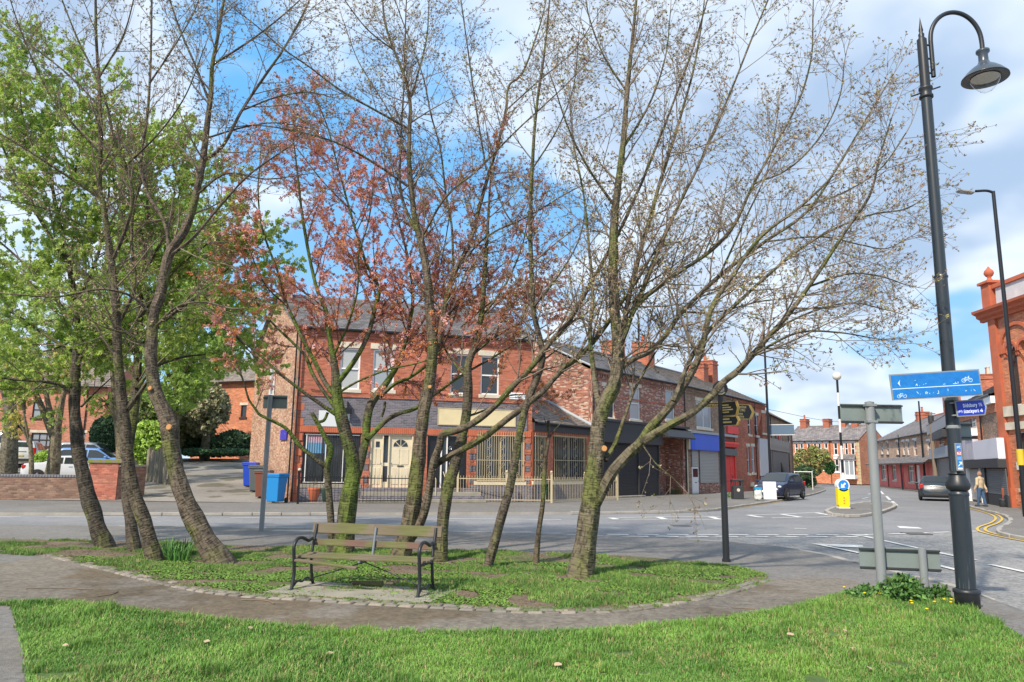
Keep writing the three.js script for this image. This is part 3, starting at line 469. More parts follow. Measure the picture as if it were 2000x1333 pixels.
  const fl = mesh('notice', rbox(q[0], q[1], 0.005, q[2] + 0.3, q[3], 0.03, 0.005), gloss([0.06, 0.05, 0.45], 0.4), H); fl.position.set(bk.x, 0, bk.z); fl.rotation.y = ff.th - fA.th;
  const q2 = ff.R([529, 716, 541, 772]); const wv = win(H, [q2[0], q2[1], q2[0] + 0.9, q2[3]], { z: 0.03, sash: true, pane: mat.glassPale }); wv.position.set(bk.x, 0, bk.z); wv.rotation.y = ff.th - fA.th;
}
// ---- single storey slate-roofed annex wedged between the corner house and the terrace
const PC = [gx(1158, 40.2), gx(1341, 48.4), gx(1437, 55.5), gx(1502, 62), gx(1551, 77)];
const fB = frame(PA1.clone().addScaledVector(fA.u, 0.02), PC[0].clone());
{
  const H = thing('slate_annex', 'single storey annex with mossy slate lean-to roof and barred cream windows', 'house', fB.P0, fB.th);
  const L = fB.len, EV = fB.at(1045, 826)[1], R = q => fB.R(q), q1 = R([1042, 852, 1067, 940]), q2 = R([1080, 853, 1145, 940]);
  const hh = fB.at(1045, 853)[1];
  wallWith(H, 'front_wall', L - 0.02, EV, [q1, q2], mat.terracotta, 0.22, 0.02); mesh('plinth', box(0.03, 0, 0.003, L - 0.03, q1[1] - 0.14, 0.05), mat.blueBrick, H);
  mesh('fascia', box(0.03, hh + 0.28, 0.003, L - 0.03, EV - 0.005, 0.12), mat.charcoal, H);
  for (const q of [q1, q2]) { const w = win(H, q, { noRail: true, mull: [0.5], frame: mat.creamPaint, sillMat: mat.cream, f: 0.06 }); houseA.grille(w, q, 0.07, q === q1 ? 7 : 16, q === q1 ? [0.5] : [0.3, 0.62, 0.88]); }
  mesh('pier', [box(q1[2] + 0.05, 0.5, 0.003, q2[0] - 0.05, hh, 0.05), box(q2[2] + 0.03, 0.5, 0.003, L - 0.04, hh, 0.05)], mat.redBrick, H);
  const C0 = PC[0], dirC = PC[1].clone().sub(PC[0]).normalize(), back = new V3(dirC.z, 0, -dirC.x).multiplyScalar(1); if (back.z > 0) back.negate();
  const tR = fB.loc(C0.clone().addScaledVector(back, 4.3)); tR.y = 5.85; const tL = fB.loc(PA1.clone().addScaledVector(fA.n, -4.3)); tL.y = 5.85;
  const rf = mesh('roof', slateSlope(new V3(0.02, EV, 0.2), new V3(L, EV, 0.2), tR, tL, 0.24), mat.slateBrown, H);
  mesh('lead_flashing', rod(new V3(L - 0.05, EV + 0.1, 0.12), tR.clone().add(new V3(-0.05, 0.08, 0)), 0.1, 8), mat.leadGrey, rf);
  gutter(H, 0, L, EV, 0.24);
}
// ---- terrace of shops running away along the street
function terraceHouse(name, label, P0, P1, EV, rise, wallM, roofM, pxWins, o = {}) {
  const f = frame(P0, P1), H = thing(name, label, 'house', P0, f.th, undefined), L = f.len, R = q => f.R(q), D = o.deep ?? 4.2;
  const ws = pxWins.map(w => ({ r: w.r || R(w.q), ...w })), holes = ws.filter(w => !w.proud).map(w => w.r).concat((o.holes || []).map(h => h.r || R(h)));
  wallWith(H, 'front_wall', L, EV, holes, wallM);
  gableWall(H, 'end_wall', new V3(0, 0, -2 * D), new V3(0, 0, -0.245), EV, EV + rise, o.endM ?? wallM); gableWall(H, 'end_wall', new V3(L - 0.002, 0, -0.245), new V3(L - 0.002, 0, -2 * D), EV, EV + rise, o.endR ?? wallM);
  mesh('rear_wall', box(0.23, 0, -2 * D, L - 0.23, EV, -2 * D + 0.2), wallM, H);
  const rf = mesh('roof', slateSlope(new V3(-0.06, EV, 0.2), new V3(L + 0.02, EV, 0.2), new V3(L + 0.02, EV + rise, -D), new V3(-0.06, EV + rise, -D), o.course ?? 0.24), roofM, H);
  mesh('rear_slope', slateSlope(new V3(-0.06, EV, -2 * D - 0.2), new V3(L + 0.02, EV, -2 * D - 0.2), new V3(L + 0.02, EV + rise, -D), new V3(-0.06, EV + rise, -D), 0.6), roofM, rf);
  mesh('ridge_tiles', rod([-0.06, EV + rise + 0.03, -D], [L + 0.02, EV + rise + 0.03, -D], 0.1, 8), o.ridge ?? roofM, rf);
  for (const [x, w, d, h, p] of o.chimneys || []) chimney(rf, x * L, EV + rise - 0.7, -D, w, d, h + 0.7, p, o.chimM ?? mat.redBrick);
  gutter(H, -0.05, L, EV, 0.24);
  for (const w of ws) win(H, w.r, { sash: true, lintel: 0.24, ...w });
  if (o.dentil) mesh('dentil_course', [box(0.005, EV - 0.22, 0.003, L - 0.005, EV - 0.05, 0.09), ...Array.from({ length: Math.floor(L / 0.24) }, (_, i) => box(i * 0.24 + 0.03, EV - 0.42, 0.003, i * 0.24 + 0.14, EV - 0.223, 0.08))], o.dentilM ?? wallM, H);
  return { H, f, L, R };
}
{ // dark shutters
  const { H, f, L, R } = terraceHouse('shuttered_shop', 'mottled purple brick shop house with black roller shutters and three upstairs windows', PC[0], PC[1], 7.0, 2.1, mat.purpleBrick, mat.slate,
    [{ q: [1178, 757, 1201, 817], f: 0.06 }, { q: [1230, 757, 1251, 820], pane: mat.glassCurtain }, { q: [1300, 763, 1318, 820], pane: mat.glassPale }], { chimneys: [[0.82, 0.8, 1.4, 1.0, 0]], dentil: true, ridge: mat.slate, holes: [(() => { const f = frame(PC[0], PC[1]); return { r: [f.at(1284, 900)[0] + 0.02, 0.002, f.len - 0.3, f.at(1240, 830)[1] - 0.5] }; })()] });
  const fy0 = f.at(1240, 830)[1], fy1 = f.at(1240, 868)[1], s1 = f.at(1284, 900)[0], sm = f.at(1244, 900)[0];
  mesh('shop_fascia', [box(0.15, fy1, 0.003, s1 + 0.1, fy0, 0.35), box(0.1, fy0 + 0.003, 0.003, L - 0.1, fy0 + 0.14, 0.42)], mat.charcoal, H);
  mesh('awning', muv(new THREE.ExtrudeGeometry(new THREE.Shape([[0, 0], [0.75, -0.42], [0.78, -0.34], [0.6, 0.0], [0.25, 0.2], [0, 0.24]].map(p => new THREE.Vector2(...p))), { depth: L - s1 - 0.15, bevelEnabled: false }).rotateY(-PI / 2).translate(L - 0.05, fy0 - 0.25, 0.01)), mat.charcoal, H);
  shutter(H, [0.25, 0.06, sm - 0.05, fy1], 0.08, mat.shutterDark); shutter(H, [sm + 0.05, 0.06, s1 - 0.1, fy1], 0.10, mat.shutterDark);
  mesh('shutter_guide', [box(0.15, 0.02, 0.003, 0.248, fy1 - 0.003, 0.14), box(sm - 0.047, 0.02, 0.003, sm + 0.047, fy1 - 0.003, 0.16), box(s1 - 0.098, 0.02, 0.003, s1 - 0.02, fy1 - 0.003, 0.16)], mat.charcoal, H);
  mesh('threshold', rbox(0.15, 0.005, 0.17, sm + 0.1, 0.09, 0.5, 0.02), mat.concrete, H);
  mesh('passage_wall', [box(s1 + 0.06, 0.003, -1.5, L - 0.3, fy0 - 0.5, -1.3), box(s1 - 0.14, 0.003, -1.5, s1 + 0.057, fy0 - 0.5, -0.245), box(L - 0.297, 0.003, -1.5, L - 0.24, fy0 - 0.5, -0.245)], mat.purpleBrick, H); mesh('passage_soffit', box(s1 - 0.14, fy0 - 0.497, -1.5, L - 0.24, fy0 - 0.4, -0.245), mat.stone, H);
  pipeDown(H, lerp(s1, L, 0.55), fy0 - 0.4, -1.2); pipeDown(H, L - 0.06, 7.0, 0.08); pipeDown(H, 0.05, 7.0, 0.08);
  mesh('string_course', box(0.005, f.at(1240, 773)[1] - 0.3, 0.003, L - 0.14, f.at(1240, 773)[1] - 0.22, 0.03), mat.redBrick, H);
  // deep blue lead on the verge
  mesh('verge_flashing', rod([-0.04, 7.1, 0.1], [-0.04, 9.05, -4.1], 0.06, 6), mat.leadGrey, H);
}
{ // blue fascia and red shop
  const { H, f, L, R } = terraceHouse('blue_and_red_shop_house', 'tan brick shop house with blue fascia beside a bright red shop front', PC[1], PC[2], 7.0, 2.1, mat.tanBrick, mat.slateBrown,
    [{ q: [1360, 786, 1390, 836], mull: [0.5], noRail: true, pane: mat.glassPale }], { chimneys: [[0.3, 1.0, 1.3, 1.5, 1]], dentil: true, ridge: mat.slate });
  const b = R([1350, 851, 1409, 881]), r = R([1405, 850, 1448, 868]), sh = R([1366, 884, 1402, 944]), dr = R([1351, 884, 1363, 968]), rs = R([1408, 880, 1447, 968]);
  mesh('shop_fascia', rbox(0.35, b[1], 0.005, b[2], b[3] + 0.03, 0.3, 0.02), canvasMat(512, 128, (x, w, h) => { x.fillStyle = '#1c5be0'; x.fillRect(0, 0, w, h); let s = 7; const q = () => (s = (s * 16807) % 2147483647) / 2147483647; for (let i = 0; i < 120; i++) { x.strokeStyle = ['#3f6be0', '#4f8df0', '#6c8ae6', '#2450c8', '#7f7fd0'][i % 5]; x.globalAlpha = 0.35; x.lineWidth = 2 + q() * 5; const a = 120 + q() * 390, y = q() * h; x.beginPath(); x.moveTo(a, y); x.quadraticCurveTo(a + 30, y - 18 + q() * 36, a + 70, y - 10 + q() * 20); x.stroke(); } }, 0.5), H);
  mesh('fascia_end', rbox(0.20, b[1] - 0.0, 0.005, 0.345, b[3] + 0.03, 0.3, 0.02), mat.blueFascia, H);
  mesh('cornice', [box(0.1, b[3] + 0.04, 0.003, L - 0.1, b[3] + 0.2, 0.38)], mat.leadGrey, H); mesh('console_bracket', rbox(0.02, b[1], 0.005, 0.19, b[3], 0.3, 0.05), mat.cream, H); mesh('pilaster', box(0.04, 0.01, 0.003, 0.17, b[1] - 0.003, 0.1), mat.cream, H);
  shutter(H, [sh[0], sh[1], sh[2], b[1] - 0.01], 0.06, mat.shutterGrey, 0.1); shutter(H, [dr[0], lerp(dr[1], dr[3], 0.66), dr[2], b[1] - 0.01], 0.06, mat.shutterGrey, 0.1);
  doorPart(H, [dr[0], 0.02, dr[2], lerp(dr[1], dr[3], 0.66) - 0.02], 0.05, mat.upvc, { panels: [[0.1, 0.05, 0.9, 0.4]], handle: 0.85 }); mesh('door_glass', box(dr[0] + 0.1, 1.1, 0.055, dr[2] - 0.1, lerp(dr[1], dr[3], 0.66) - 0.12, 0.06), mat.glass, H);
  mesh('stall_riser', box(dr[2] + 0.08, 0.01, 0.003, sh[2] + 0.1, sh[1] - 0.02, 0.05), mat.purpleBrick, H);
  const rx0 = rs[0], rx1 = Math.min(L - 0.06, rs[2]);
  mesh('red_canopy', muv(new THREE.ExtrudeGeometry(new THREE.Shape([[0, 0], [0.3, 0.12], [0.42, 0.34], [0.42, 0.42], [0, 0.55]].map(p => new THREE.Vector2(...p))), { depth: rx1 - rx0 + 0.3, bevelEnabled: false }).rotateY(-PI / 2).translate(rx1 + 0.06, r[1] - 0.35, 0.005)), mat.red, H);
  mesh('shutter_housing', box(rx0 + 0.1, r[1] - 0.85, 0.003, rx1, r[1] - 0.36, 0.28), mat.shutterMid, H);
  mesh('red_surround', [box(rx0 - 0.1, 0.01, 0.003, rx0 + 0.09, r[1] - 0.4, 0.14), box(rx1 - 0.18, 0.01, 0.003, rx1 + 0.02, r[1] - 0.86, 0.14), box(rx0 + 0.1, 0.01, 0.003, lerp(rx0, rx1, 0.6), 0.75, 0.06)], mat.red, H);
  shutter(H, [rx0 + 0.1, 0.76, lerp(rx0, rx1, 0.6), r[1] - 0.86], 0.06, mat.red, 0.1); doorPart(H, [lerp(rx0, rx1, 0.62), 0.02, rx1 - 0.19, r[1] - 0.88], 0.06, mat.red, { handle: 0.15 });
  const up = R([1419, 833, 1440, 848]); mesh('upper_sign', rbox(up[0], up[1], 0.005, up[2], up[3], 0.12, 0.02), mat.red, H); pipeDown(H, L - 0.1, 7, 0.08);
}
{
  const { H, f, L, R } = terraceHouse('brick_end_house', 'orange red brick house with paired ground floor sash windows and tall chimney stack', PC[2], PC[3], 7.0, 2.1, mat.redBrick, mat.slateBrown,
    [{ q: [1461, 812, 1467, 849] }, { q: [1474, 812, 1481, 851] }, { q: [1489, 808, 1497, 846], pane: mat.glassCurtain }, { q: [1459.5, 873, 1464.5, 925] }, { q: [1468.5, 873, 1474.5, 924], pane: mat.glassPale }], { chimneys: [[0.5, 1.0, 1.4, 1.1, 0], [0.75, 1.2, 1.5, 1.6, 2]], dentil: true, ridge: mat.slate });
  pipeDown(H, L * 0.62, 6.9, 0.08); mesh('meter_box', rbox(...(() => { const q = R([1465, 943, 1471, 951]); return [q[0], q[1], 0.003, q[2], q[3], 0.12]; })(), 0.02), mat.stone, H);
  const q = R([1483, 858, 1502, 960]); mesh('shop_panel', [box(q[0], q[3] - 3.0, 0.003, L - 0.1, q[3], 0.12)], M([0.52, 0.54, 0.58], 0.5), H); shutter(H, [q[0] + 0.1, 0.3, L - 0.2, q[3] - 3.05], 0.06, mat.shutterGrey, 0.11);
}
{
  const { H, f, L, R } = terraceHouse('street_end_shop', 'weathered brown brick shop house with grey boxed fascia at the street bend', PC[3].clone().add(new V3(0.05, 0, -0.05)), PC[4], 6.3, 2.0, mat.tanBrick, mat.slateBrown,
    [{ q: [1516.5, 834, 1520, 862], lintel: 0 }, { q: [1525, 836, 1529, 862], lintel: 0 }, { q: [1538, 840, 1541, 862], lintel: 0 }], { chimneys: [[0.06, 0.9, 1.2, 0.8, 0]] });
  mesh('shop_fascia', box(0.15, 3.3, 0.003, L * 0.75, 4.3, 0.25), weather([0.30, 0.27, 0.24], 0.7, 0.4, 1.2, 78), H); mesh('shop_front', box(0.15, 0.02, 0.003, L * 0.75, 3.29, 0.1), M([0.11, 0.11, 0.12], 0.5), H);
  mesh('red_round_sign', cyl(0.45, 0.45, 0, 0.08, 0, 0, 20).rotateX(PI / 2).translate(L * 0.32, 4.7, 0.25), mat.red, H); doorPart(H, [L * 0.42, 0.02, L * 0.42 + 1.0, 2.3], 0.16, mat.black, { noSlot: true }); pipeDown(H, L * 0.8, 6.2, 0.08); pipeDown(H, L * 0.12, 6.2, 0.08);
  // parapet gable at the far end
  mesh('parapet', extr([[0, 0], [9, 0], [9, 6.4], [4.6, 9.1], [0, 6.4]], 0.3).rotateY(PI / 2).translate(L + 0.02, 0, 0.1), mat.tanBrick, H);
  const s = mesh('projecting_sign', rbox(0.6, 4.55, 0.1, 0.7, 5.35, 2.1, 0.02), gloss([0.10, 0.16, 0.24], 0.4), H); mesh('sign_rim', [box(0.58, 4.5, 0.08, 0.72, 4.548, 2.14), box(0.58, 5.352, 0.08, 0.72, 5.4, 2.14)], mat.upvc, s);
}
// ---- far orange terrace
{
  const P0 = gx(1535, 99), P1 = gx(1684, 92), w = [];
  for (const x of [1556, 1566, 1580, 1592, 1601, 1614]) w.push({ q: [x - 3.5, 866, x + 3.5, 886], f: 0.09 });
  for (const [x, k] of [[1632.5, 4], [1645, 3.5], [1653.5, 3.5], [1666, 4]]) w.push({ q: [x - k, 865, x + k, 889], f: 0.09 });
  w.push({ q: [1631, 897, 1639, 922], f: 0.09 });
  for (const x of [1559, 1575, 1596, 1613]) w.push({ q: [x - 4, 897, x + 4, 918], f: 0.09, pane: mat.glassPale });
  const { H, f, L, R } = terraceHouse('orange_terrace', 'long orange brick terrace with white window surrounds across the street bend', P0, P1, frame(P0, P1).at(1640, 861)[1], 2.1, mat.orangeBrick, mat.slateGrey, w.map(x => ({ ...x, lintel: 0.3, lintelMat: mat.white, sillMat: mat.white })), { chimneys: [[0.10, 0.8, 1.2, 1.0, 1], [0.42, 0.8, 1.2, 0.9, 0], [0.64, 0.8, 1.2, 0.7, 1], [0.80, 0.8, 1.2, 0.8, 1], [0.985, 0.8, 1.2, 0.8, 1]], deep: 4.5, course: 0.4 });
  const bq = R([1646, 899, 1674, 928]);
  const bay = mesh('bay_window', [box(bq[0], bq[1] - 0.5, 0.003, bq[2], bq[1], 0.8), box(bq[0], bq[3] - 0.1, 0.003, bq[2], bq[3] + 0.05, 0.85), ...[0, 0.33, 0.66, 1].map(t => box(lerp(bq[0], bq[2] - 0.1, t), bq[1], 0.68, lerp(bq[0], bq[2] - 0.1, t) + 0.1, bq[3] - 0.1, 0.8))], mat.upvc, H);
  mesh('pane', box(bq[0] + 0.05, bq[1], 0.70, bq[2] - 0.05, bq[3] - 0.1, 0.74), mat.glassPale, bay); mesh('bay_roof', slateSlope(new V3(bq[0] - 0.3, bq[3] + 0.06, 1.0), new V3(bq[2] + 0.2, bq[3] + 0.06, 1.0), new V3(bq[2], bq[3] + 0.7, 0.02), new V3(bq[0] - 0.2, bq[3] + 0.7, 0.02)), mat.slateGrey, bay);
  pipeDown(H, f.at(1623, 900)[0], 5.3); pipeDown(H, f.at(1676, 900)[0], 5.3, 0.07, mat.creamPaint); doorPart(H, [...(() => { const q = R([1642.5, 905, 1646, 932]); return [q[0], 0.1, q[2], 2.3]; })()], 0.02, mat.upvc, { noSlot: true });
  for (let i = 0; i < 14; i++) mesh('quoin', rbox(L - (i % 2 ? 0.35 : 0.55), i * 0.39 + 0.01, 0.003, L - 0.01, i * 0.39 + 0.37, 0.04, 0.01, 1), mat.creamPaint, H);
  const g0 = G(1597, 939.5), g1 = G(1686, 939.8), fw = frame(g0, g1), gw = thing('garden_wall', 'low brick garden wall with white coping before the orange terrace', 'wall', g0, fw.th);
  mesh('wall', box(0, -0.1, -0.12, fw.len, 0.75, 0.1), mat.wallBrick, gw); mesh('coping', rbox(-0.05, 0.752, -0.18, fw.len + 0.05, 0.92, 0.16, 0.02), mat.white, gw); for (const x of [0.1, fw.len * 0.5]) mesh('gate_post', rbox(x - 0.2, 0.0, -0.25, x + 0.2, 1.35, 0.2, 0.03), mat.white, gw);
}
// ---- red-painted terrace on the right of the street
{
  const P0 = gx(1712, 86), P1 = gx(1836, 61), f0 = frame(P0, P1), w = [];
  for (const [x, k, y0, y1] of [[1723, 1.8, 864, 888], [1734, 2, 864, 888.5], [1754, 2.4, 863, 889], [1765.5, 2, 863, 889.5], [1774.5, 2.3, 862, 890], [1788, 3.5, 860, 891.5], [1815, 3, 862, 890]]) w.push({ q: [x - k, y0, x + k, y1], f: 0.09, sillMat: mat.charcoal });
  for (const [x, k, y0, y1] of [[1727.5, 4.5, 908, 937], [1748, 4, 908.5, 938], [1781, 5.5, 910, 942]]) w.push({ q: [x - k, y0, x + k, y1], f: 0.1, mull: [0.5], rail: 0.68, pane: mat.glassPale });
  const { H, f, L, R } = terraceHouse('red_painted_terrace', 'tan brick terrace with red painted ground floor and slate porch canopy', P0, P1, f0.at(1770, 853.5)[1], 2.5, mat.lightTan, mat.slateGrey, w.map(x => ({ lintel: 0.2, lintelMat: mat.white, ...x })), { chimneys: [[0.12, 0.9, 1.2, 0.7, 1], [0.55, 1.1, 1.3, 2.0, 2]], deep: 4.6, course: 0.4, endM: mat.orangeBrick, ridge: mat.terracotta });
  const cy = f.at(1770, 905.5)[1], cy2 = f.at(1770, 892.5)[1], gh = w.slice(-3).map(x => R(x.q));
  mesh('painted_front', extr(rect(0.02, 0.01, L - 0.02, cy - 0.02), 0.05, gh.map(hole)).translate(0, 0, 0.054), mat.redPaint, H);
  mesh('canopy', slateSlope(new V3(0, cy, 0.95), new V3(L, cy, 0.95), new V3(L, cy2, 0.03), new V3(0, cy2, 0.03), 0.24), mat.slateGrey, H); mesh('canopy_gutter', rod([0, cy - 0.05, 0.95], [L, cy - 0.05, 0.95], 0.07), mat.black, H);
  for (const x of [1737, 1763, 1792]) pipeDown(H, f.at(x, 920)[0], cy, 0.13); pipeDown(H, f.at(1758, 870)[0], 5.2, 0.09);
  for (const x of [1765, 1797]) { const s = f.at(x, 930)[0]; doorPart(H, [s - 0.42, 0.12, s + 0.42, 2.2], 0.09, x < 1780 ? mat.red : mat.upvc, { noSlot: true }); }
}
// ---- narrow gabled house and white-boarded shop by the corner, ornate red building at the edge
{
  const P0 = gx(1829, 58.5), P1 = gx(1871, 47), f0 = frame(P0, P1);
  const { H, f, L, R } = terraceHouse('gabled_brick_house', 'narrow brick house with grey eaves board behind the tall lamp column', P0, P1, f0.at(1845, 817)[1], 2.0, mat.orangeBrick, mat.slateGrey, [{ q: [1836, 826, 1845, 841] }, { q: [1836, 858, 1845, 868] }], { chimneys: [[0.3, 1, 1.2, 1.4, 2]], deep: 3.6 });
  const y = f.at(1845, 817)[1]; mesh('eaves_board', box(0, y - 0.75, 0.003, L, y - 0.06, 0.3), M([0.34, 0.35, 0.38], 0.6), H); mesh('box_sign', rbox(...(() => { const q = R([1835, 843, 1858, 858]); return [q[0], q[1], 0.01, q[2], q[3], 0.5]; })(), 0.03), mat.charcoal, H);
  mesh('shop_fascia', box(0.1, 2.6, 0.003, L - 0.1, 3.3, 0.3), mat.leadGrey, H); shutter(H, [0.3, 0.05, L - 0.2, 2.58], 0.06, mat.shutterMid, 0.1);
}
{
  const P0 = gx(1871.5, 46.8), P1 = P0.clone().lerp(gx(1972, 35.6), 0.955), f0 = frame(P0, P1);
  const { H, f, L, R } = terraceHouse('white_boarded_shop', 'mottled brown brick shop with blank white fascia boards and grey roller shutters', P0, P1, f0.at(1925, 778)[1], 2.4, mat.tanBrick, mat.slateGrey, [{ q: [1877, 818, 1887, 838], pane: mat.glassCurtain }, { q: [1896, 813, 1909, 835], pane: mat.glassCurtain }], { deep: 4, dentil: false });
  const EV = f0.at(1925, 778)[1]; mesh('eaves_board', [box(0.02, EV - 0.42, 0.003, L - 0.02, EV - 0.07, 0.22)], mat.upvc, H); mesh('brick_band', [box(0.02, EV - 0.85, 0.003, L - 0.02, EV - 0.43, 0.04), box(f.at(1910, 830)[0], 3.3, 0.003, f.at(1919, 830)[0], EV - 0.86, 0.05)], mat.orangeBrick, H); pipeDown(H, f.at(1921, 830)[0], EV - 0.5, 0.12);
  const a = R([1889, 860, 1914, 899]), b = R([1915, 859, 1964, 899]);
  mesh('fascia_board', rbox(a[0], a[1], 0.01, a[2], a[3], 0.3, 0.01), weather([0.52, 0.49, 0.55], 0.6, 0.2, 1.5, 66), H); mesh('fascia_board', rbox(b[0], b[1], 0.01, b[2], b[3], 0.32, 0.01), M([0.70, 0.69, 0.76], 0.5), H);
  mesh('shutter_box', box(a[0], a[1] - 0.45, 0.004, b[2], a[1] - 0.01, 0.36), mat.charcoal, H);
  const m = f.at(1921, 940)[0], e = f.at(1899, 940)[0];
  shutter(H, [e, 0.1, m - 0.1, a[1] - 0.46], 0.06, mat.shutterGrey, 0.09); shutter(H, [m, 0.55, b[2], a[1] - 0.46], 0.06, mat.shutterMid, 0.09);
  mesh('stall_riser', box(m, 0.01, 0.003, b[2], 0.54, 0.1), mat.charcoal, H); mesh('pilaster', [box(e - 0.28, 0.01, 0.003, e - 0.02, a[1] - 0.46, 0.2), box(m - 0.095, 0.01, 0.003, m - 0.01, a[1] - 0.46, 0.14)], mat.upvc, H);
  mesh('air_conditioner', [rbox(...(() => { const q = R([1899, 839, 1912, 853]); return [q[0], q[1], 0.01, q[2], q[3], 0.4]; })(), 0.03)], mat.upvc, H);
}
{
  const C = G(1972, 991), P1 = C.clone().add(new V3(-0.25, 0, 11)), f = frame(C, P1), L = f.len, hC = f.at(1932, 625)[1], top = f.at(1930, 560)[1];
  const H = thing('ornate_red_building', 'ornate red brick building with terracotta cornice, parapet and arched windows', 'building', C, f.th);
  const arch = (x0, x1, y0, y1) => { const r = (x1 - x0) / 2, cx = (x0 + x1) / 2, P = [[x0, y0], [x1, y0], [x1, y1 - r]]; for (let i = 1; i <= 12; i++) P.push([cx + r * Math.cos(i * PI / 12), y1 - r + r * Math.sin(i * PI / 12)]); return P; };
  const s0 = f.at(1970, 740)[0], y0 = f.at(1985, 792)[1], y1 = f.at(1975, 672)[1], ars = [];
  for (let i = 0; i < 4; i++) { const x = 0.95 + i * 2.3; ars.push([x, x + 0.72, y0, y1], [x + 0.95, x + 1.67, y0, y1]); }
  const low = []; for (let i = 0; i < 4; i++) low.push([1.0 + i * 2.3, 0.9, 2.6 + i * 2.3, f.at(1990, 835)[1] - 0.2]);
  mesh('front_wall', extr(rect(0, 0, L, hC), 0.3, [...ars.map(a => arch(...a)), ...low.map(hole)]), mat.orangeBrick, H);
  mesh('side_wall', box(0.002, 0, -14, 0.3, hC, -0.305), mat.orangeBrick, H); mesh('rear_wall', box(0.302, 0, -14, L, hC, -13.7), mat.orangeBrick, H); mesh('flat_roof', box(0.002, hC + 0.004, -14, L, hC + 0.25, -0.4), mat.slate, H);
  for (const a of ars) { const p = mesh('arched_window', extr(arch(a[0] + 0.003, a[1] - 0.003, a[2], a[3] - 0.003), 0.05, [arch(a[0] + 0.07, a[1] - 0.07, a[2] + 0.07, a[3] - 0.07)]).translate(0, 0, -0.2), mat.white, H); mesh('pane', extr(arch(a[0] + 0.06, a[1] - 0.06, a[2] + 0.06, a[3] - 0.06), 0.01).translate(0, 0, -0.22), mat.glass, p);
    mesh('arch_moulding', extr(arch(a[0] - 0.16, a[1] + 0.16, a[3] - 0.6, a[3] + 0.16), 0.06, [arch(a[0] - 0.02, a[1] + 0.02, a[3] - 0.599, a[3] + 0.02)]).translate(0, 0, 0.063), mat.terracotta, p); }
  for (let i = 0; i < 4; i++) { const x = 0.95 + i * 2.3 - 0.4; mesh('great_arch', extr(arch(x, x + 2.5, y1 - 0.4, y1 + 1.0), 0.08, [arch(x + 0.16, x + 2.34, y1 - 0.399, y1 + 0.84)]).translate(0, 0, 0.10), mat.terracotta, H); }
  for (const q of low) win(H, q, { mull: [0.33, 0.66], noRail: true, z: -0.2 });
  mesh('sill_band', [box(0.5, y0 - 0.5, 0.003, L, y0 - 0.02, 0.16), box(0.5, f.at(1990, 835)[1] - 0.1, 0.003, L, f.at(1990, 835)[1] + 0.25, 0.14)], mat.stone, H);
  mesh('corner_pilaster', [box(-0.05, 0.0, 0.003, 0.5, hC - 0.02, 0.14), box(-0.1, 0.0, 0.003, 0.56, 0.9, 0.22)], mat.terracotta, H);
  const prof = [[0, 0], [0.16, 0.02], [0.18, 0.14], [0.34, 0.22], [0.36, 0.34], [0.55, 0.44], [0.58, 0.56], [0, 0.62]];
  mesh('cornice', muv(new THREE.ExtrudeGeometry(new THREE.Shape(prof.map(p => new THREE.Vector2(...p))), { depth: L + 0.6, bevelEnabled: false }).rotateY(-PI / 2).translate(L, hC - 0.1, 0.004)), mat.terracotta, H);
  mesh('parapet', box(0.5, hC + 0.53, -0.3, L, top - 0.22, -0.05), weather([0.58, 0.58, 0.60], 0.8, 0.15, 1.6, 77), H); mesh('parapet_coping', rbox(0.3, top - 0.218, -0.4, L, top, 0.05, 0.03), mat.terracotta, H);
  const pd = mesh('pedestal', [box(-0.3, hC + 0.53, -0.4, 0.34, top + 0.1, 0.16), rbox(-0.42, top + 0.103, -0.52, 0.46, top + 0.25, 0.28, 0.03)], mat.terracotta, H); mesh('ball_finial', lathe([[0.05, 0], [0.2, 0.02], [0.12, 0.12], [0.08, 0.22], [0.17, 0.3], [0.23, 0.42], [0.2, 0.56], [0.1, 0.66], [0.03, 0.78], [0, 0.8]], 20).translate(0.02, top + 0.25, -0.12), mat.terracotta, pd);
  mesh('downpipe', cyl(0.055, 0.055, 0.1, hC - 0.1, 4.2, 0.2, 10), mat.black, H); mesh('wall_plate', rbox(0.9, 1.75, 0.01, 1.6, 2.1, 0.05, 0.01), mat.white, H);
}
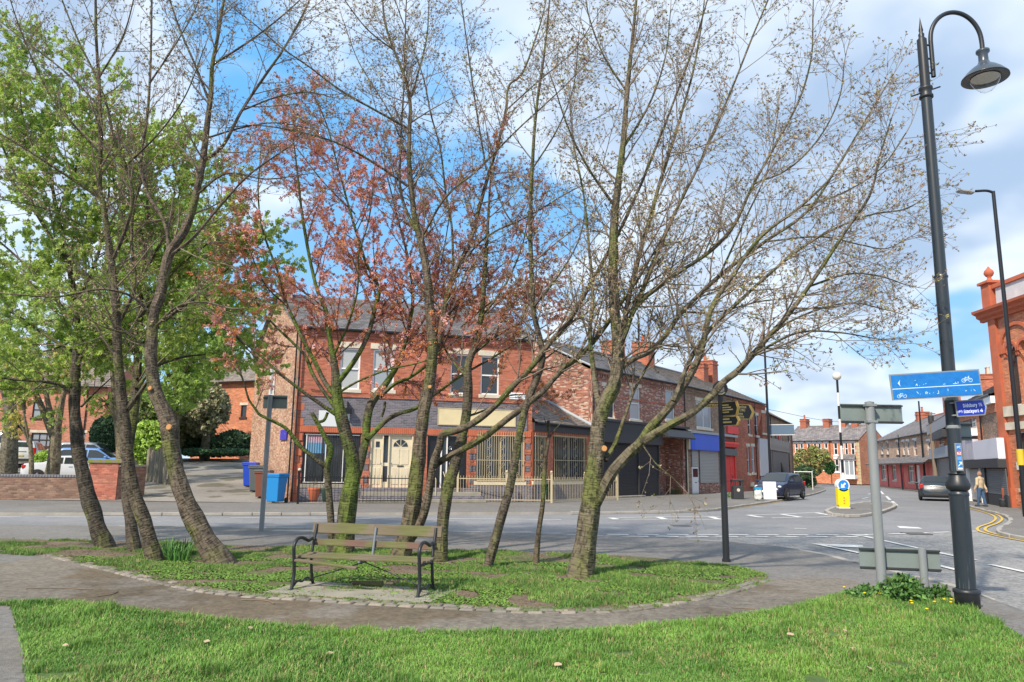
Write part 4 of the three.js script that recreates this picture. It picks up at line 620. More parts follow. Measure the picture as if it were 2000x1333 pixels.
// ---- brick flats behind the car park and behind the driveway
for (const [nm, lab, x0, d0, x1, d1, base, ev, ws] of [
  ['brick_flats', 'pinkish brick flats behind the car park trees', -330, 55, 192, 58, 1.9, 7.4, [[63, 785, 80, 816], [-60, 785, -40, 816], [60, 846, 104, 873], [-40, 846, 0, 873], [148, 846, 165, 872]]],
  ['brick_block', 'orange brick block beyond the top of the driveway', 366, 60, 530, 57, 2.0, 8.0, [[392, 800, 402, 822], [470, 792, 481, 815], [430, 850, 445, 868]]]]) {
  const P0 = gx(x0, d0), P1 = gx(x1, d1), f = frame(P0, P1), H = thing(nm, lab, 'building', P0, f.th), qs = ws.map(w => f.R(w));
  const mt = nm === 'brick_flats' ? brickMat([[0.50, 0.20, 0.13], [0.46, 0.18, 0.12], [0.54, 0.23, 0.15]], [0.44, 0.26, 0.19], 81) : mat.orangeBrick;
  wallWith(H, 'front_wall', f.len, ev, qs, mt); gableWall(H, 'end_wall', new V3(0, 0, -9), new V3(0, 0, -0.245), ev, ev + 2.6, mt); gableWall(H, 'end_wall', new V3(f.len, 0, -0.245), new V3(f.len, 0, -9), ev, ev + 2.6, mt); mesh('rear_wall', box(0.3, 0, -9, f.len - 0.3, ev, -8.8), mt, H);
  mesh('roof', slateSlope(new V3(-0.3, ev, 0.4), new V3(f.len + 0.3, ev, 0.4), new V3(f.len + 0.3, ev + 2.7, -4.5), new V3(-0.3, ev + 2.7, -4.5), 0.35), mat.slateBrown, H); mesh('rear_slope', slateSlope(new V3(-0.3, ev, -9.3), new V3(f.len + 0.3, ev, -9.3), new V3(f.len + 0.3, ev + 2.7, -4.5), new V3(-0.3, ev + 2.7, -4.5), 0.7), mat.slateBrown, H);
  const dark = M([0.045, 0.022, 0.016], 0.6); qs.forEach((q, i) => win(H, q, { frame: dark, mull: q[2] - q[0] > 1.2 ? [0.33, 0.66] : [], noRail: i % 2, pane: i % 2 ? mat.glass : mat.glassPale, sillMat: dark, lintel: 0.2 })); gutter(H, 0, f.len, ev, 0.42); pipeDown(H, f.len * 0.92, ev);
}
// ---------------------------------------------------------------- tall lamp column with its signs
const lampP = G(1891, 1187);
{
  const T = thing('lamp_column', 'tall dark blue swan neck lamp column with clear bowl lantern', 'street lamp', lampP);
  const k = 10.85 / 1440; // metres per photo pixel at the column is set by its distance
  const d = -lampP.z, m = px => px * d / FOC, yAt = (px, py) => Zd(px, py, d).y;
  const y1 = yAt(1884, 1150), y2 = yAt(1874, 960), y3 = yAt(1872, 925), y4 = yAt(1857, 722), y5 = yAt(1846, 540), yj = yAt(1822, 185), yt = yAt(1806, 78);
  mesh('base', lathe([[0, 0], [m(21), 0], [m(21), y1 - 0.06], [m(23), y1 - 0.05], [m(23), y1 - 0.015], [m(18), y1]], 32), mat.cast, T);
  mesh('lower_shaft', lathe([[m(17), y1 + 0.002], [m(16.5), y2 - 0.06], [m(18), y2 - 0.05], [m(18), y2 - 0.02], [m(15), y2]], 32), mat.lampBlue, T);
  mesh('moulded_collar', lathe([[m(15), y2 + 0.002], [m(20), y2 + 0.03], [m(21.5), y2 + 0.08], [m(17), y2 + 0.15], [m(13), y2 + 0.21], [m(15), y3 - 0.02], [m(15), y3], [m(12), y3 + 0.02]], 32), mat.cast, T);
  mesh('shaft', lathe([[m(12.4), y3 + 0.022], [m(12), y4], [m(11.6), y5 - 0.03], [m(13), y5 - 0.02], [m(13), y5], [m(11), y5 + 0.02], [m(10.4), yj - 0.06]], 32), mat.lampBlue, T);
  mesh('clamp_band', [y3 + 0.55, y3 + 0.9].map(y => lathe([[m(12.6), y], [m(13.2), y + 0.005], [m(13.2), y + 0.035], [m(12.6), y + 0.04]], 24)), mat.galv, T);
  mesh('ladder_ring', [lathe([[m(10.6), yj - 0.058], [m(13.5), yj - 0.05], [m(13.5), yj - 0.02], [m(11), yj], [m(11.2), yj + 0.05], [m(13.5), yj + 0.07], [m(13.5), yj + 0.1], [m(10), yj + 0.11]], 28), rod([-0.2, yj - 0.03, 0.0], [0.2, yj + 0.12, 0], 0.011)], mat.cast, T);
  mesh('upper_shaft', lathe([[m(9.6), yj + 0.112], [m(9.6), yt], [m(6.5), yt + 0.02], [m(5.5), yt + 0.04], [m(6), yt + 0.08], [m(3.2), yt + 0.11], [m(4.6), yt + 0.14], [m(3), yt + 0.2], [0.001, yt + 0.34]], 28), mat.cast, T);
  const ax = m(19), yb = yAt(1830, 150), ya = yAt(1826, 80), ytop = yAt(1878, 24) , ex = m(128); T.rotation.z = -0.007;
  const R = (ex - ax) / 2, P = [[ax, yb, 0], [ax, lerp(yb, ya, 0.5), 0], [ax, ya - 0.05, 0]];
  for (let i = 0; i <= 10; i++) P.push([ax + R - R * Math.cos(i * PI / 10), ya + (ytop - ya) * Math.sin(i * PI / 10), 0]);
  P.push([ex, ya - 0.12, 0]);
  mesh('swan_neck', [pipe(P, m(4.6), 60, 12), ...[0.1, 0.5, 0.88].map(t => rod([m(6), lerp(yb, ya, t), 0], [ax, lerp(yb, ya, t), 0], 0.014))], mat.cast, T);
  const y0 = ya - 0.12, L = mesh('lantern', lathe([[m(5), y0], [m(13), y0 - 0.01], [m(13), y0 - 0.04], [m(9), y0 - 0.07], [m(9.5), y0 - 0.17], [m(13), y0 - 0.22], [m(24), y0 - 0.27], [m(34), y0 - 0.33], [m(44), y0 - 0.41], [m(44.5), y0 - 0.43], [m(30), y0 - 0.415], [m(29), y0 - 0.40], [0, y0 - 0.39]], 40).translate(ex, 0, 0), gloss([0.05, 0.065, 0.085], 0.3), T);
  mesh('bowl', lathe([[m(29.5), y0 - 0.42], [m(28), y0 - 0.46], [m(20), y0 - 0.54], [m(10), y0 - 0.61], [0.001, y0 - 0.63]], 32).translate(ex, 0, 0), new THREE.MeshPhysicalMaterial({ color: 0xffffff, roughness: 0.03, transmission: 1, thickness: 0, ior: 1.45, side: THREE.DoubleSide }), L);
  mesh('lamp_reflector', lathe([[0, y0 - 0.41], [m(27), y0 - 0.418]], 28).translate(ex, 0, 0), M([0.55, 0.53, 0.48], 0.5), L);
  // sign things on the column
  const face = (name, label, px, zoff, w, h, pts, draw, rim) => { // board hung on the column facing the path
    const c = Zd(px[0], px[1], d - zoff), o = thing(name, label, 'sign', c); o.rotation.y = px[2] || 0; o.rotation.z = px[3] || 0;
    const P2 = pts || rect(-w / 2, -h / 2, w / 2, h / 2);
    mesh('board', extr(P2, 0.012), rim, o);
    const s = new THREE.ShapeGeometry(new THREE.Shape(P2.map(([x, y]) => new THREE.Vector2(x * (1 - 0.03 / w), y * (1 - 0.03 / h))))); const u = s.attributes.uv, p = s.attributes.position; for (let i = 0; i < u.count; i++) u.setXY(i, p.getX(i) / w + 0.5, p.getY(i) / h + 0.5);
    mesh('sign_face', s.translate(0, 0, 0.004), canvasMat(h > w ? 256 : 1024, Math.round((h > w ? 256 : 1024) * h / w), draw, 0.35), o); return o;
  };
  const bike = (x, cx, cy, s) => { x.lineWidth = s * 0.14; x.beginPath(); x.arc(cx - s, cy, s * 0.55, 0, 7); x.stroke(); x.beginPath(); x.arc(cx + s, cy, s * 0.55, 0, 7); x.stroke(); x.beginPath(); x.moveTo(cx - s, cy); x.lineTo(cx - s * 0.4, cy - s * 0.9); x.lineTo(cx + s * 0.6, cy - s * 0.9); x.lineTo(cx, cy); x.lineTo(cx - s, cy); x.moveTo(cx, cy); x.lineTo(cx - s * 0.4, cy - s * 0.9); x.moveTo(cx + s, cy); x.lineTo(cx + s * 0.5, cy - s * 1.2); x.lineTo(cx + s * 0.8, cy - s * 1.25); x.moveTo(cx - s * 0.4, cy - s * 0.9); x.lineTo(cx - s * 0.45, cy - s * 1.1); x.stroke(); };
  const W1 = m(163), H1 = m(50);
  const bs = face('faded_cycle_sign', 'wide faded blue cycle route board with worn lettering on lamp column', [1828, 752, -0.12, 0.062], 0.3, W1, H1, null, (x, w, h) => {
    x.fillStyle = '#1672c0'; x.fillRect(0, 0, w, h); let s = 5; const q = () => (s = (s * 16807) % 2147483647) / 2147483647;
    for (let i = 0; i < 260; i++) { x.globalAlpha = 0.10; x.fillStyle = i % 2 ? '#0e5aa6' : '#2f8bd2'; x.beginPath(); x.ellipse(q() * w, q() * h, 10 + q() * 60, 6 + q() * 24, q() * 3, 0, 7); x.fill(); } x.globalAlpha = 1;
    x.fillStyle = x.strokeStyle = '#cfe3f3'; x.fillRect(0, h * 0.56, w, h * 0.028);
    x.beginPath(); x.moveTo(118, h * 0.22); x.lineTo(84, h * 0.36); x.lineTo(114, h * 0.5); x.quadraticCurveTo(96, h * 0.36, 118, h * 0.22); x.fill();
    bike(x, 870, h * 0.40, 38); x.clearRect; bike(x, 112, h * 0.86, 34); x.fillStyle = '#1672c0'; x.fillRect(852, h * 0.12, 26, 12); x.fillRect(128, h * 0.70, 18, 40); x.fillStyle = '#cfe3f3';
    x.lineWidth = 6; const dash = L => { for (const [a, b, c, e] of L) { x.beginPath(); x.moveTo(a, h * b); x.lineTo(c, h * e); x.stroke(); } };
    dash([[286, 0.50, 298, 0.42], [298, 0.42, 306, 0.5], [326, 0.5, 332, 0.5], [372, 0.45, 378, 0.47], [396, 0.44, 408, 0.43], [282, 0.3, 290, 0.28], [596, 0.5, 620, 0.49], [706, 0.5, 756, 0.5], [736, 0.44, 742, 0.5], [766, 0.43, 766, 0.5], [286, 0.72, 304, 0.80], [318, 0.82, 324, 0.82], [384, 0.74, 384, 0.83], [396, 0.78, 412, 0.78], [398, 0.73, 398, 0.84], [426, 0.8, 430, 0.84], [470, 0.8, 476, 0.8], [512, 0.84, 530, 0.84], [532, 0.72, 532, 0.84], [640, 0.68, 640, 0.76], [830, 0.8, 850, 0.79], [896, 0.78, 900, 0.8], [926, 0.76, 944, 0.82]]);
  }, mat.galv);
  mesh('fixing_rail', [box(-W1 * 0.45, H1 * 0.2, -0.05, W1 * 0.45, H1 * 0.28, -0.0125), box(-W1 * 0.45, -H1 * 0.28, -0.05, W1 * 0.45, -H1 * 0.2, -0.0125)], mat.galv, bs);
  const W2 = m(57), H2 = m(31);
  const ds = face('cycle_finger_sign', 'bright blue pointed cycle direction sign reading Didsbury and Stockport', [1898, 797, -0.1, 0.075], 0.2, W2, H2, [[-W2 / 2, -H2 / 2], [W2 * 0.40, -H2 / 2], [W2 / 2, 0], [W2 * 0.40, H2 / 2], [-W2 / 2, H2 / 2]], (x, w, h) => {
    x.fillStyle = '#dfe8f4'; x.fillRect(0, 0, w, h); x.fillStyle = '#1436b4'; x.beginPath(); x.moveTo(14, 16); x.lineTo(w * 0.86, 16); x.lineTo(w * 0.95, h / 2); x.lineTo(w * 0.86, h - 16); x.lineTo(14, h - 16); x.fill();
    x.strokeStyle = x.fillStyle = '#eef3fb'; bike(x, 128, h * 0.70, 52); x.font = 'bold 168px sans-serif'; x.fillText('Didsbury', 236, h * 0.45, 470); x.fillText('Stockport', 236, h * 0.80, 500); x.fillText('1\u00BE', 750, h * 0.45, 120); x.fillText('4', 772, h * 0.80);
  }, mat.galv);
  mesh('bracket', [box(-W2 * 0.62, H2 * 0.34, -0.04, W2 * 0.3, H2 * 0.42, -0.0125), box(-W2 * 0.62, -H2 * 0.42, -0.04, W2 * 0.3, -H2 * 0.34, -0.0125)], mat.galv, ds);
  const W3 = m(13), H3 = m(52);
  face('route_sticker_panel', 'narrow blue cycle route panel with red 62 patch and white arrow', [1874, 893, 0.0, 0], 0.125, W3, H3, null, (x, w, h) => {
    x.fillStyle = '#1f78c4'; x.fillRect(0, 0, w, h); x.fillStyle = x.strokeStyle = '#e6f0f8'; bike(x, w / 2, h * 0.16, 58); x.fillStyle = '#c8342c'; x.fillRect(w * 0.12, h * 0.28, w * 0.78, h * 0.16); x.fillStyle = '#f2f2f2'; x.font = 'bold 140px sans-serif'; x.fillText('62', w * 0.2, h * 0.415, w * 0.6);
    x.fillStyle = '#9fc4e4'; for (let i = 0; i < 4; i++) x.fillRect(w * 0.2, h * (0.5 + i * 0.03), w * 0.6, h * 0.012);
    x.lineWidth = 30; x.beginPath(); x.moveTo(w * 0.25, h * 0.84); x.lineTo(w * 0.75, h * 0.7); x.moveTo(w * 0.4, h * 0.69); x.lineTo(w * 0.77, h * 0.69); x.lineTo(w * 0.77, h * 0.78); x.stroke(); x.fillStyle = '#e6f0f8'; x.fillRect(0, h * 0.89, w, h * 0.11);
  }, mat.galv);
  const bx = Zd(1880, 843, d + 0.2); const bt = thing('sign_back_plate', 'small grey sign seen from behind beside the lamp shaft', 'sign', bx); mesh('board', rbox(-m(18), -m(18), -0.012, m(18), m(18), 0.0, 0.004), mat.signBack, bt); mesh('channel', [box(-m(18), m(11), 0.001, m(18), m(14), 0.03), box(-m(18), -m(14), 0.001, m(18), -m(11), 0.03)], mat.charcoal, bt);
}
// ---------------------------------------------------------------- other poles and signs
{
  const P = G(1725, 1168), d = -P.z, m = px => px * d / FOC, t = Zd(1699, 786, d);
  const T = thing('sign_post', 'grey steel sign post with blank sign back near its top', 'sign', P); const h = t.y;
  mesh('pole', [cyl(m(9), m(8.6), 0, h, 0, 0, 20), cyl(m(8.8), 0.002, h, h + 0.015, 0, 0, 20)], mat.galv, T);
  const w = m(125), hb = m(38), yc = h - m(22);
  mesh('sign_back', [rbox(-m(54), yc - hb / 2, -m(9) - 0.02, -m(54) + w, yc + hb / 2, -m(9) - 0.006, 0.004)], mat.signBack, T).rotation.y = 0.06;
  mesh('channel', [box(-m(54), yc + hb * 0.38, -m(9) - 0.004, w - m(54), yc + hb * 0.46, -m(9) + 0.02), box(-m(54), yc - hb * 0.46, -m(9) - 0.004, w - m(54), yc - hb * 0.38, -m(9) + 0.02)], mat.charcoal, T).rotation.y = 0.06;
  mesh('clip', [box(-m(10), yc + hb * 0.36, -m(9), m(10), yc + hb * 0.48, m(9.4)), box(-m(10), yc - hb * 0.48, -m(9), m(10), yc - hb * 0.36, m(9.4))], mat.galv, T);
  const P2 = G(1809, 1172), d2 = -P2.z, n = px => px * d2 / FOC, h2 = Zd(1800, 1071, d2).y, L = thing('low_sign', 'low street sign seen from behind with short steel stub post', 'sign', P2);
  mesh('pole', cyl(n(7), n(7), 0, h2, 0, 0, 18), mat.galv, L);
  const c = Zd(1757, 1093, (d + d2) / 2 + 0.08).sub(P2), hw = n(71), hh = n(21), ang = Math.atan2(-(P2.z - P.z), P2.x - P.x);
  const b = mesh('sign_back', rbox(-hw, -hh, -0.015, hw, hh, 0, 0.004), mat.signBack, L); b.position.copy(c); b.rotation.y = ang;
  const e = mesh('channel', [box(-hw, hh * 0.74, 0.001, hw, hh * 0.9, 0.03), box(-hw, -hh * 0.9, 0.001, hw, -hh * 0.74, 0.03)], mat.charcoal, L); e.position.copy(c); e.rotation.y = ang;
}
{ // fingerpost
  const P = G(1419, 1098), d = -P.z, m = px => px * d / FOC, y = (px, py) => Zd(px, py, d).y, T = thing('fingerpost', 'black and gold fingerpost with ring finial and pointed direction arms', 'sign', P);
  const h = y(1412, 775);
  mesh('pole', [cyl(m(6.4), m(5.2), 0, h, 0, 0, 20), cyl(m(8), m(8), 0, 0.05, 0, 0, 20)], mat.cast, T);
  const yc = y(1412, 759); mesh('ring_finial', [new THREE.TorusGeometry(m(11.6), m(3.4), 10, 36).scale(1, 1, 0.4).translate(0, yc, 0), lathe([[m(6), h], [m(4), h + 0.02], [m(5), yc - m(14)]], 16)], mat.cast, T);
  mesh('ring_lettering', Array.from({ length: 13 }, (_, i) => { const a = -PI / 2 + (i - 6) * 0.13; return box(-0.005, -0.012, 0, 0.005, 0.012, 0.004).rotateZ(a + PI / 2).translate(m(11.6) * Math.cos(a), yc + m(11.6) * Math.sin(a), m(1.5)); }), mat.creamPaint, T);
  const gold = gloss([0.50, 0.36, 0.12], 0.4);
  const arm = (w, hh, yy, turn, draw, flip) => {
    const P2 = [[0.03, -hh / 2], [w * 0.88, -hh / 2], [w, 0], [w * 0.88, hh / 2], [0.03, hh / 2]], g = new THREE.Group(); g.name = 'arm_bracket';
    const A = mesh('direction_arm', extr(P2, 0.025, [], 0).translate(0, 0, 0.0125), gold, T); A.position.y = yy; A.rotation.y = turn;
    const s = new THREE.ShapeGeometry(new THREE.Shape([[0.035, -hh / 2 + 0.012], [w * 0.87, -hh / 2 + 0.012], [w * 0.98, 0], [w * 0.87, hh / 2 - 0.012], [0.035, hh / 2 - 0.012]].map(p => new THREE.Vector2(...p)))), u = s.attributes.uv, p = s.attributes.position; for (let i = 0; i < u.count; i++) u.setXY(i, (flip ? 1 - p.getX(i) / w : p.getX(i) / w), p.getY(i) / hh + 0.5);
    mesh('arm_face', s.translate(0, 0, flip ? -0.0165 : 0.0165), canvasMat(512, Math.round(512 * hh / w), draw, 0.4), A); return A;
  };
  const base = (x, w, h) => { x.fillStyle = '#17150f'; x.fillRect(0, 0, w, h); x.fillStyle = '#c9a24f'; x.beginPath(); x.moveTo(w * 0.80, 0); x.lineTo(w * 0.9, h / 2); x.lineTo(w * 0.80, h); x.lineTo(w * 0.88, h); x.lineTo(w * 0.99, h / 2); x.lineTo(w * 0.88, 0); x.fill(); x.fillStyle = '#d8bb78'; };
  const strokes = n => (x, w, h) => { base(x, w, h); for (let i = 0; i < n; i++) x.fillRect(w * 0.12, h * (0.2 + 0.66 * i / n), w * (0.35 + 0.22 * ((i * 7) % 3) / 2), h * 0.35 / n); };
  arm(m(73) / Math.cos(0.35), m(29), y(1415, 803), 0.32, (x, w, h) => { base(x, w, h); x.font = 'bold 46px sans-serif'; x.textAlign = 'right'; x.fillText('Transpennine', w * 0.74, h * 0.26, 330); x.fillText('Trail (W)', w * 0.70, h * 0.47); x.fillText('Northenden', w * 0.63, h * 0.73, 280); x.fillText('Centre', w * 0.66, h * 0.92); });
  arm(m(24) / Math.cos(1.03), m(28), y(1415, 800), -1.03, strokes(4)); arm(m(24) / Math.cos(1.05), m(18), y(1415, 824), -1.05, strokes(2));
  arm(m(46), m(9), y(1415, 791), PI - 0.3, (x, w, h) => { x.fillStyle = '#17150f'; x.fillRect(0, 0, w, h); x.fillStyle = '#d8bb78'; x.font = 'bold 74px sans-serif'; x.textAlign = 'right'; x.fillText('Sharston', w * 0.93, h * 0.78, 330); }, true);
}
{ // grey steel post with sign back on the far side of the left bed
  const P = G(510, 1038), d = -P.z, m = px => px * d / FOC, h = Zd(527, 772, d).y, T = thing('grey_sign_post', 'slim grey post with blank sign back in front of the brick flank', 'sign', P);
  mesh('pole', cyl(m(4.6), m(4.6), 0, h, 0, 0, 16), mat.galv, T); mesh('sign_back', rbox(-m(15), h - m(26), -m(5) - 0.015, m(32), h, -m(5) - 0.003, 0.004), mat.signBack, T); mesh('channel', box(-m(15), h - m(7), -m(5) - 0.001, m(32), h - m(4), -m(5) + 0.02), mat.charcoal, T);
}
function streetLight(name, label, px, py, tx, ty, armPx, r, cat = 'street lamp') {
  const P = G(px, py), d = -P.z, m = q => q * d / FOC, h = Zd(tx, ty, d).y, T = thing(name, label, cat, P);
  mesh('pole', [cyl(r * 1.35, r * 1.25, 0, 1.5, 0, 0, 16), cyl(r, r * 0.75, 1.5, h, 0, 0, 16)], mat.black, T);
  if (armPx) { const a = m(armPx); mesh('arm', pipe([[0, h - 0.05, 0], [a * 0.15, h + 0.02, 0], [a * 0.45, h - 0.0, 0]], r * 0.6, 12, 8), mat.black, T); const hd = mesh('lamp_head', rbox(-0.33, -0.05, -0.13, 0.33, 0.05, 0.13, 0.04), gloss([0.28, 0.29, 0.30], 0.4), T); hd.position.set(a * 0.72, h - 0.03, 0); hd.rotation.z = -Math.sign(a) * -0.14; mesh('lens', box(-0.26, -0.062, -0.1, 0.2, -0.052, 0.1), mat.glassPale, hd); }
  return T;
}
{
  const T = streetLight('flat_head_street_light', 'black street light with flat grey head beside the ornate red building', 2006, 1010, 1942, 374, -80, 0.09);
  mesh('yellow_band', [cyl(0.125, 0.125, 1.9, 2.5, 0, 0, 18)], gloss([0.62, 0.45, 0.03], 0.5), T);
}
streetLight('slim_street_light', 'slim dark lamp pole standing beside the parked dark blue hatchback', 1507, 968, 1493, 622, 0, 0.085);
streetLight('far_lamp_pole', 'thin black pole rising before the red painted terrace', 1809, 960, 1802, 784, 0, 0.085);
streetLight('thin_street_pole', 'thin black pole beside the red painted ground floor', 1764, 957, 1763, 905, 0, 0.05, 'pole');
{ const P = G(1831, 966), d = -P.z, h = Zd(1822, 806, d).y, T = thing('telegraph_pole', 'weathered wooden telegraph pole with dark top fitting', 'telegraph pole', P); mesh('pole', cyl(0.17, 0.12, 0, h, 0, 0, 14), weather([0.21, 0.17, 0.13], 0.9, 0.3, 0.8, 91), T); mesh('top_fitting', [cyl(0.2, 0.2, h - 0.8, h - 0.25, 0, 0, 14), rod([-0.35, h - 0.1, 0], [0.35, h - 0.1, 0], 0.03)], mat.charcoal, T); }
{ // belisha beacon
  const P = G(1646, 986), d = 42, q = gx(1650, d), h = Zd(1636, 742, d).y, T = thing('belisha_beacon', 'black and white banded beacon pole with pale globe', 'beacon', q);
  const n = 9, mats = [mat.black, mat.white]; for (let i = 0; i < n; i++) mesh('band', cyl(0.062, 0.062, h * i / n + 0.001, h * (i + 1) / n, 0, 0, 16), mats[(i) % 2], T);
  mesh('globe', new THREE.SphereGeometry(0.24, 24, 16).translate(0, h + 0.2, 0), gloss([0.72, 0.70, 0.62], 0.25), T); mesh('globe_seat', cyl(0.06, 0.13, h, h + 0.06, 0, 0, 16), mat.charcoal, T);
}
{ // keep-left bollard
  const P = G(1648, 995), d = -P.z, m = q => q * d / FOC, T = thing('keep_left_bollard', 'yellow traffic bollard with round blue keep left arrow on island', 'bollard', P), h = m(55);
  const yel = gloss([0.85, 0.66, 0.01], 0.4); mesh('base', rbox(-m(11), 0, -0.16, m(11), m(4), 0.16, 0.03), M([0.55, 0.54, 0.5], 0.7), T);
  mesh('body', extr([[-m(8), m(4)], [m(8), m(4)], [m(10), m(8)], [m(10), m(38)], [-m(10), m(38)], [-m(10), m(8)]], 0.22, [], 0.02).translate(0, 0, 0.11), yel, T);
  const ds = mesh('sign_disc', cyl(m(12), m(12), -0.13, 0.13, 0, 0, 36).rotateX(PI / 2).translate(0, m(45), 0), mat.white, T); mesh('blue_disc', cyl(m(9.6), m(9.6), 0, 0.01, 0, 0, 36).rotateX(PI / 2).translate(0, m(45), 0.131), gloss([0.01, 0.22, 0.66], 0.35), ds);
  mesh('arrow', extr([[0.13, 0.04], [-0.02, 0.04], [-0.02, 0.13], [-0.18, 0], [-0.02, -0.13], [-0.02, -0.04], [0.13, -0.04]].map(([x, y]) => [x * m(12) / 0.29, y * m(12) / 0.29]), 0.006).rotateZ(PI / 4).translate(0, m(45), 0.149), mat.white, ds);
  for (let i = 0; i < 3; i++) mesh('marker', box(-0.03, m(10 + i * 5), 0.131, 0.02, m(12 + i * 5), 0.137), mat.red, T);
}
{ const P = G(1961, 991), T = thing('short_black_post', 'short black post at the foot of the ornate red building', 'post', P); mesh('post', lathe([[0, 0], [0.17, 0], [0.17, 0.34], [0.14, 0.4], [0, 0.42]], 18), mat.charcoal, T); mesh('collar', lathe([[0.172, 0.28], [0.185, 0.29], [0.185, 0.32], [0.172, 0.33]], 18), mat.cast, T); }
{ const P = G(1709, 986), d = -P.z, m = q => q * d / FOC, T = thing('white_bollard', 'slim white bollard at the back of the traffic island', 'bollard', P); mesh('body', [cyl(m(5.5), m(4.5), 0, m(45), 0, 0, 18), cyl(m(6.5), m(6.5), 0, 0.06, 0, 0, 18)], mat.white, T); mesh('band', cyl(m(5), m(5), m(30), m(36), 0, 0, 18), M([0.6, 0.6, 0.62], 0.3), T); }

// ---------------------------------------------------------------- bench
{
  const fl = G(562, 1155), frt = G(826, 1171), f = frame(fl, frt), L = f.len, B = thing('park_bench', 'weathered wooden slat bench with black iron ends and a broken front seat slat', 'bench', fl, f.th);
  const wood = (c, s) => M([1, 1, 1], 0.85, { map: tex(256, 0.9, (u, v) => { const g = tfbm(u * 0.25, v, 4, 3, s) * 0.5 + tnoise(u * 6, v * 90, 96, s) * 0.5, mo = smooth(0.40, 0.62, tfbm(u, v, 5, 4, s + 9)); return [lerp(c[0], 0.125, mo), lerp(c[1], 0.128, mo), lerp(c[2], 0.048, mo)].map(x => x * (0.7 + 0.6 * g)); }), bumpMap: grain, bumpScale: 0.004 });
  const wd = wood([0.155, 0.125, 0.085], 3), wr = wood([0.15, 0.088, 0.066], 7), D = 0.46, SH = 0.42, BT = 0.80;
  const board = (n, x0, x1, y, z, w, t, mt, rx = 0, rz = 0) => { const b = mesh(n, rbox(x0, -t / 2, -w / 2, x1, t / 2, w / 2, 0.008), mt, B); b.position.set(0, y, z); b.rotation.set(rx, 0, rz); return b; };
  board('back_slat', -0.0, L + 0.02, BT - 0.05, -D - 0.10, 0.14, 0.035, wd, PI / 2 - 0.17); board('back_slat', 0.0, L + 0.02, BT - 0.235, -D - 0.068, 0.085, 0.03, wr, PI / 2 - 0.17);
  for (let i = 0; i < 4; i++) board('seat_slat', 0.03, L - 0.03, SH + [0, -0.008, -0.006, 0.006][i], -0.115 - i * 0.1, 0.075, 0.03, wd, 0.03 * i);
  board('broken_seat_slat', 0.03, L * 0.51, SH - 0.03, -0.02, 0.07, 0.03, wd, 0.1, -0.075);
  for (const x of [0.06, L - 0.06]) {
    const e = [pipe([[x, 0.02, 0.02], [x, 0.2, -0.02], [x, 0.4, 0.0], [x, 0.56, 0.015], [x, 0.635, -0.04], [x, 0.655, -0.14], [x, 0.63, -0.25], [x, 0.60, -0.34], [x, 0.62, -D + 0.02]], 0.022, 40, 10),
      pipe([[x, 0.02, -D - 0.06], [x, 0.2, -D + 0.0], [x, 0.4, -D + 0.02], [x, 0.6, -D - 0.03], [x, BT, -D - 0.09]], 0.02, 30, 10), rod([x, SH - 0.035, 0.0], [x, SH - 0.035, -D + 0.02], 0.018), pipe([[x, 0.05, 0.0], [x, 0.11, -0.12], [x, 0.09, -D / 2], [x, 0.12, -D + 0.1], [x, 0.05, -D - 0.04]], 0.014, 24, 8),
      rbox(x - 0.035, 0, -0.04, x + 0.035, 0.03, 0.07, 0.01), rbox(x - 0.035, 0, -D - 0.11, x + 0.035, 0.03, -D - 0.01, 0.01)];
    mesh('end_frame', e, mat.cast, B);
  }
  const mx = L * 0.51; mesh('centre_support', [rod([mx, SH - 0.03, -0.06], [mx, SH - 0.03, -D], 0.015), rod([mx, SH - 0.03, -D + 0.01], [mx, BT - 0.02, -D - 0.075], 0.018)], M([0.16, 0.19, 0.22], 0.5), B);
  mesh('brace', [rod([0.08, 0.1, -D / 2], [mx, SH - 0.05, -D / 2], 0.007), rod([L - 0.08, 0.1, -D / 2], [mx, SH - 0.05, -D / 2], 0.007)], mat.cast, B);
  for (const x of [0.07, mx, L - 0.05]) for (const [y, z] of [[BT - 0.05, -D - 0.078], [BT - 0.235, -D - 0.048]]) mesh('bolt', new THREE.SphereGeometry(0.011, 8, 6).translate(x, y, z), mat.galv, B);
  struct('concrete_pad', muv(new THREE.BoxGeometry(L + 0.36, 0.05, 0.95).translate(L / 2 + 0.02, 0, -0.18)), mat.concrete).position.copy(fl); scene.children[scene.children.length - 1].rotation.y = f.th;
  const lg = thing('fallen_log', 'short rotting log lying on soil beneath the bench', 'log', fl.clone().addScaledVector(f.u, L * 0.46).addScaledVector(f.n, -0.55), f.th); mesh('wood', (() => { const g = new THREE.CylinderGeometry(0.03, 0.042, 0.42, 12, 8).rotateZ(PI / 2), p = g.attributes.position; for (let i = 0; i < p.count; i++) { const k = 1 + 0.35 * perlin.noise(p.getX(i) * 16, p.getY(i) * 30, p.getZ(i) * 30); p.setY(i, p.getY(i) * k + 0.055); p.setZ(i, p.getZ(i) * k); } g.computeVertexNormals(); return muv(g); })(), wr, lg);
}
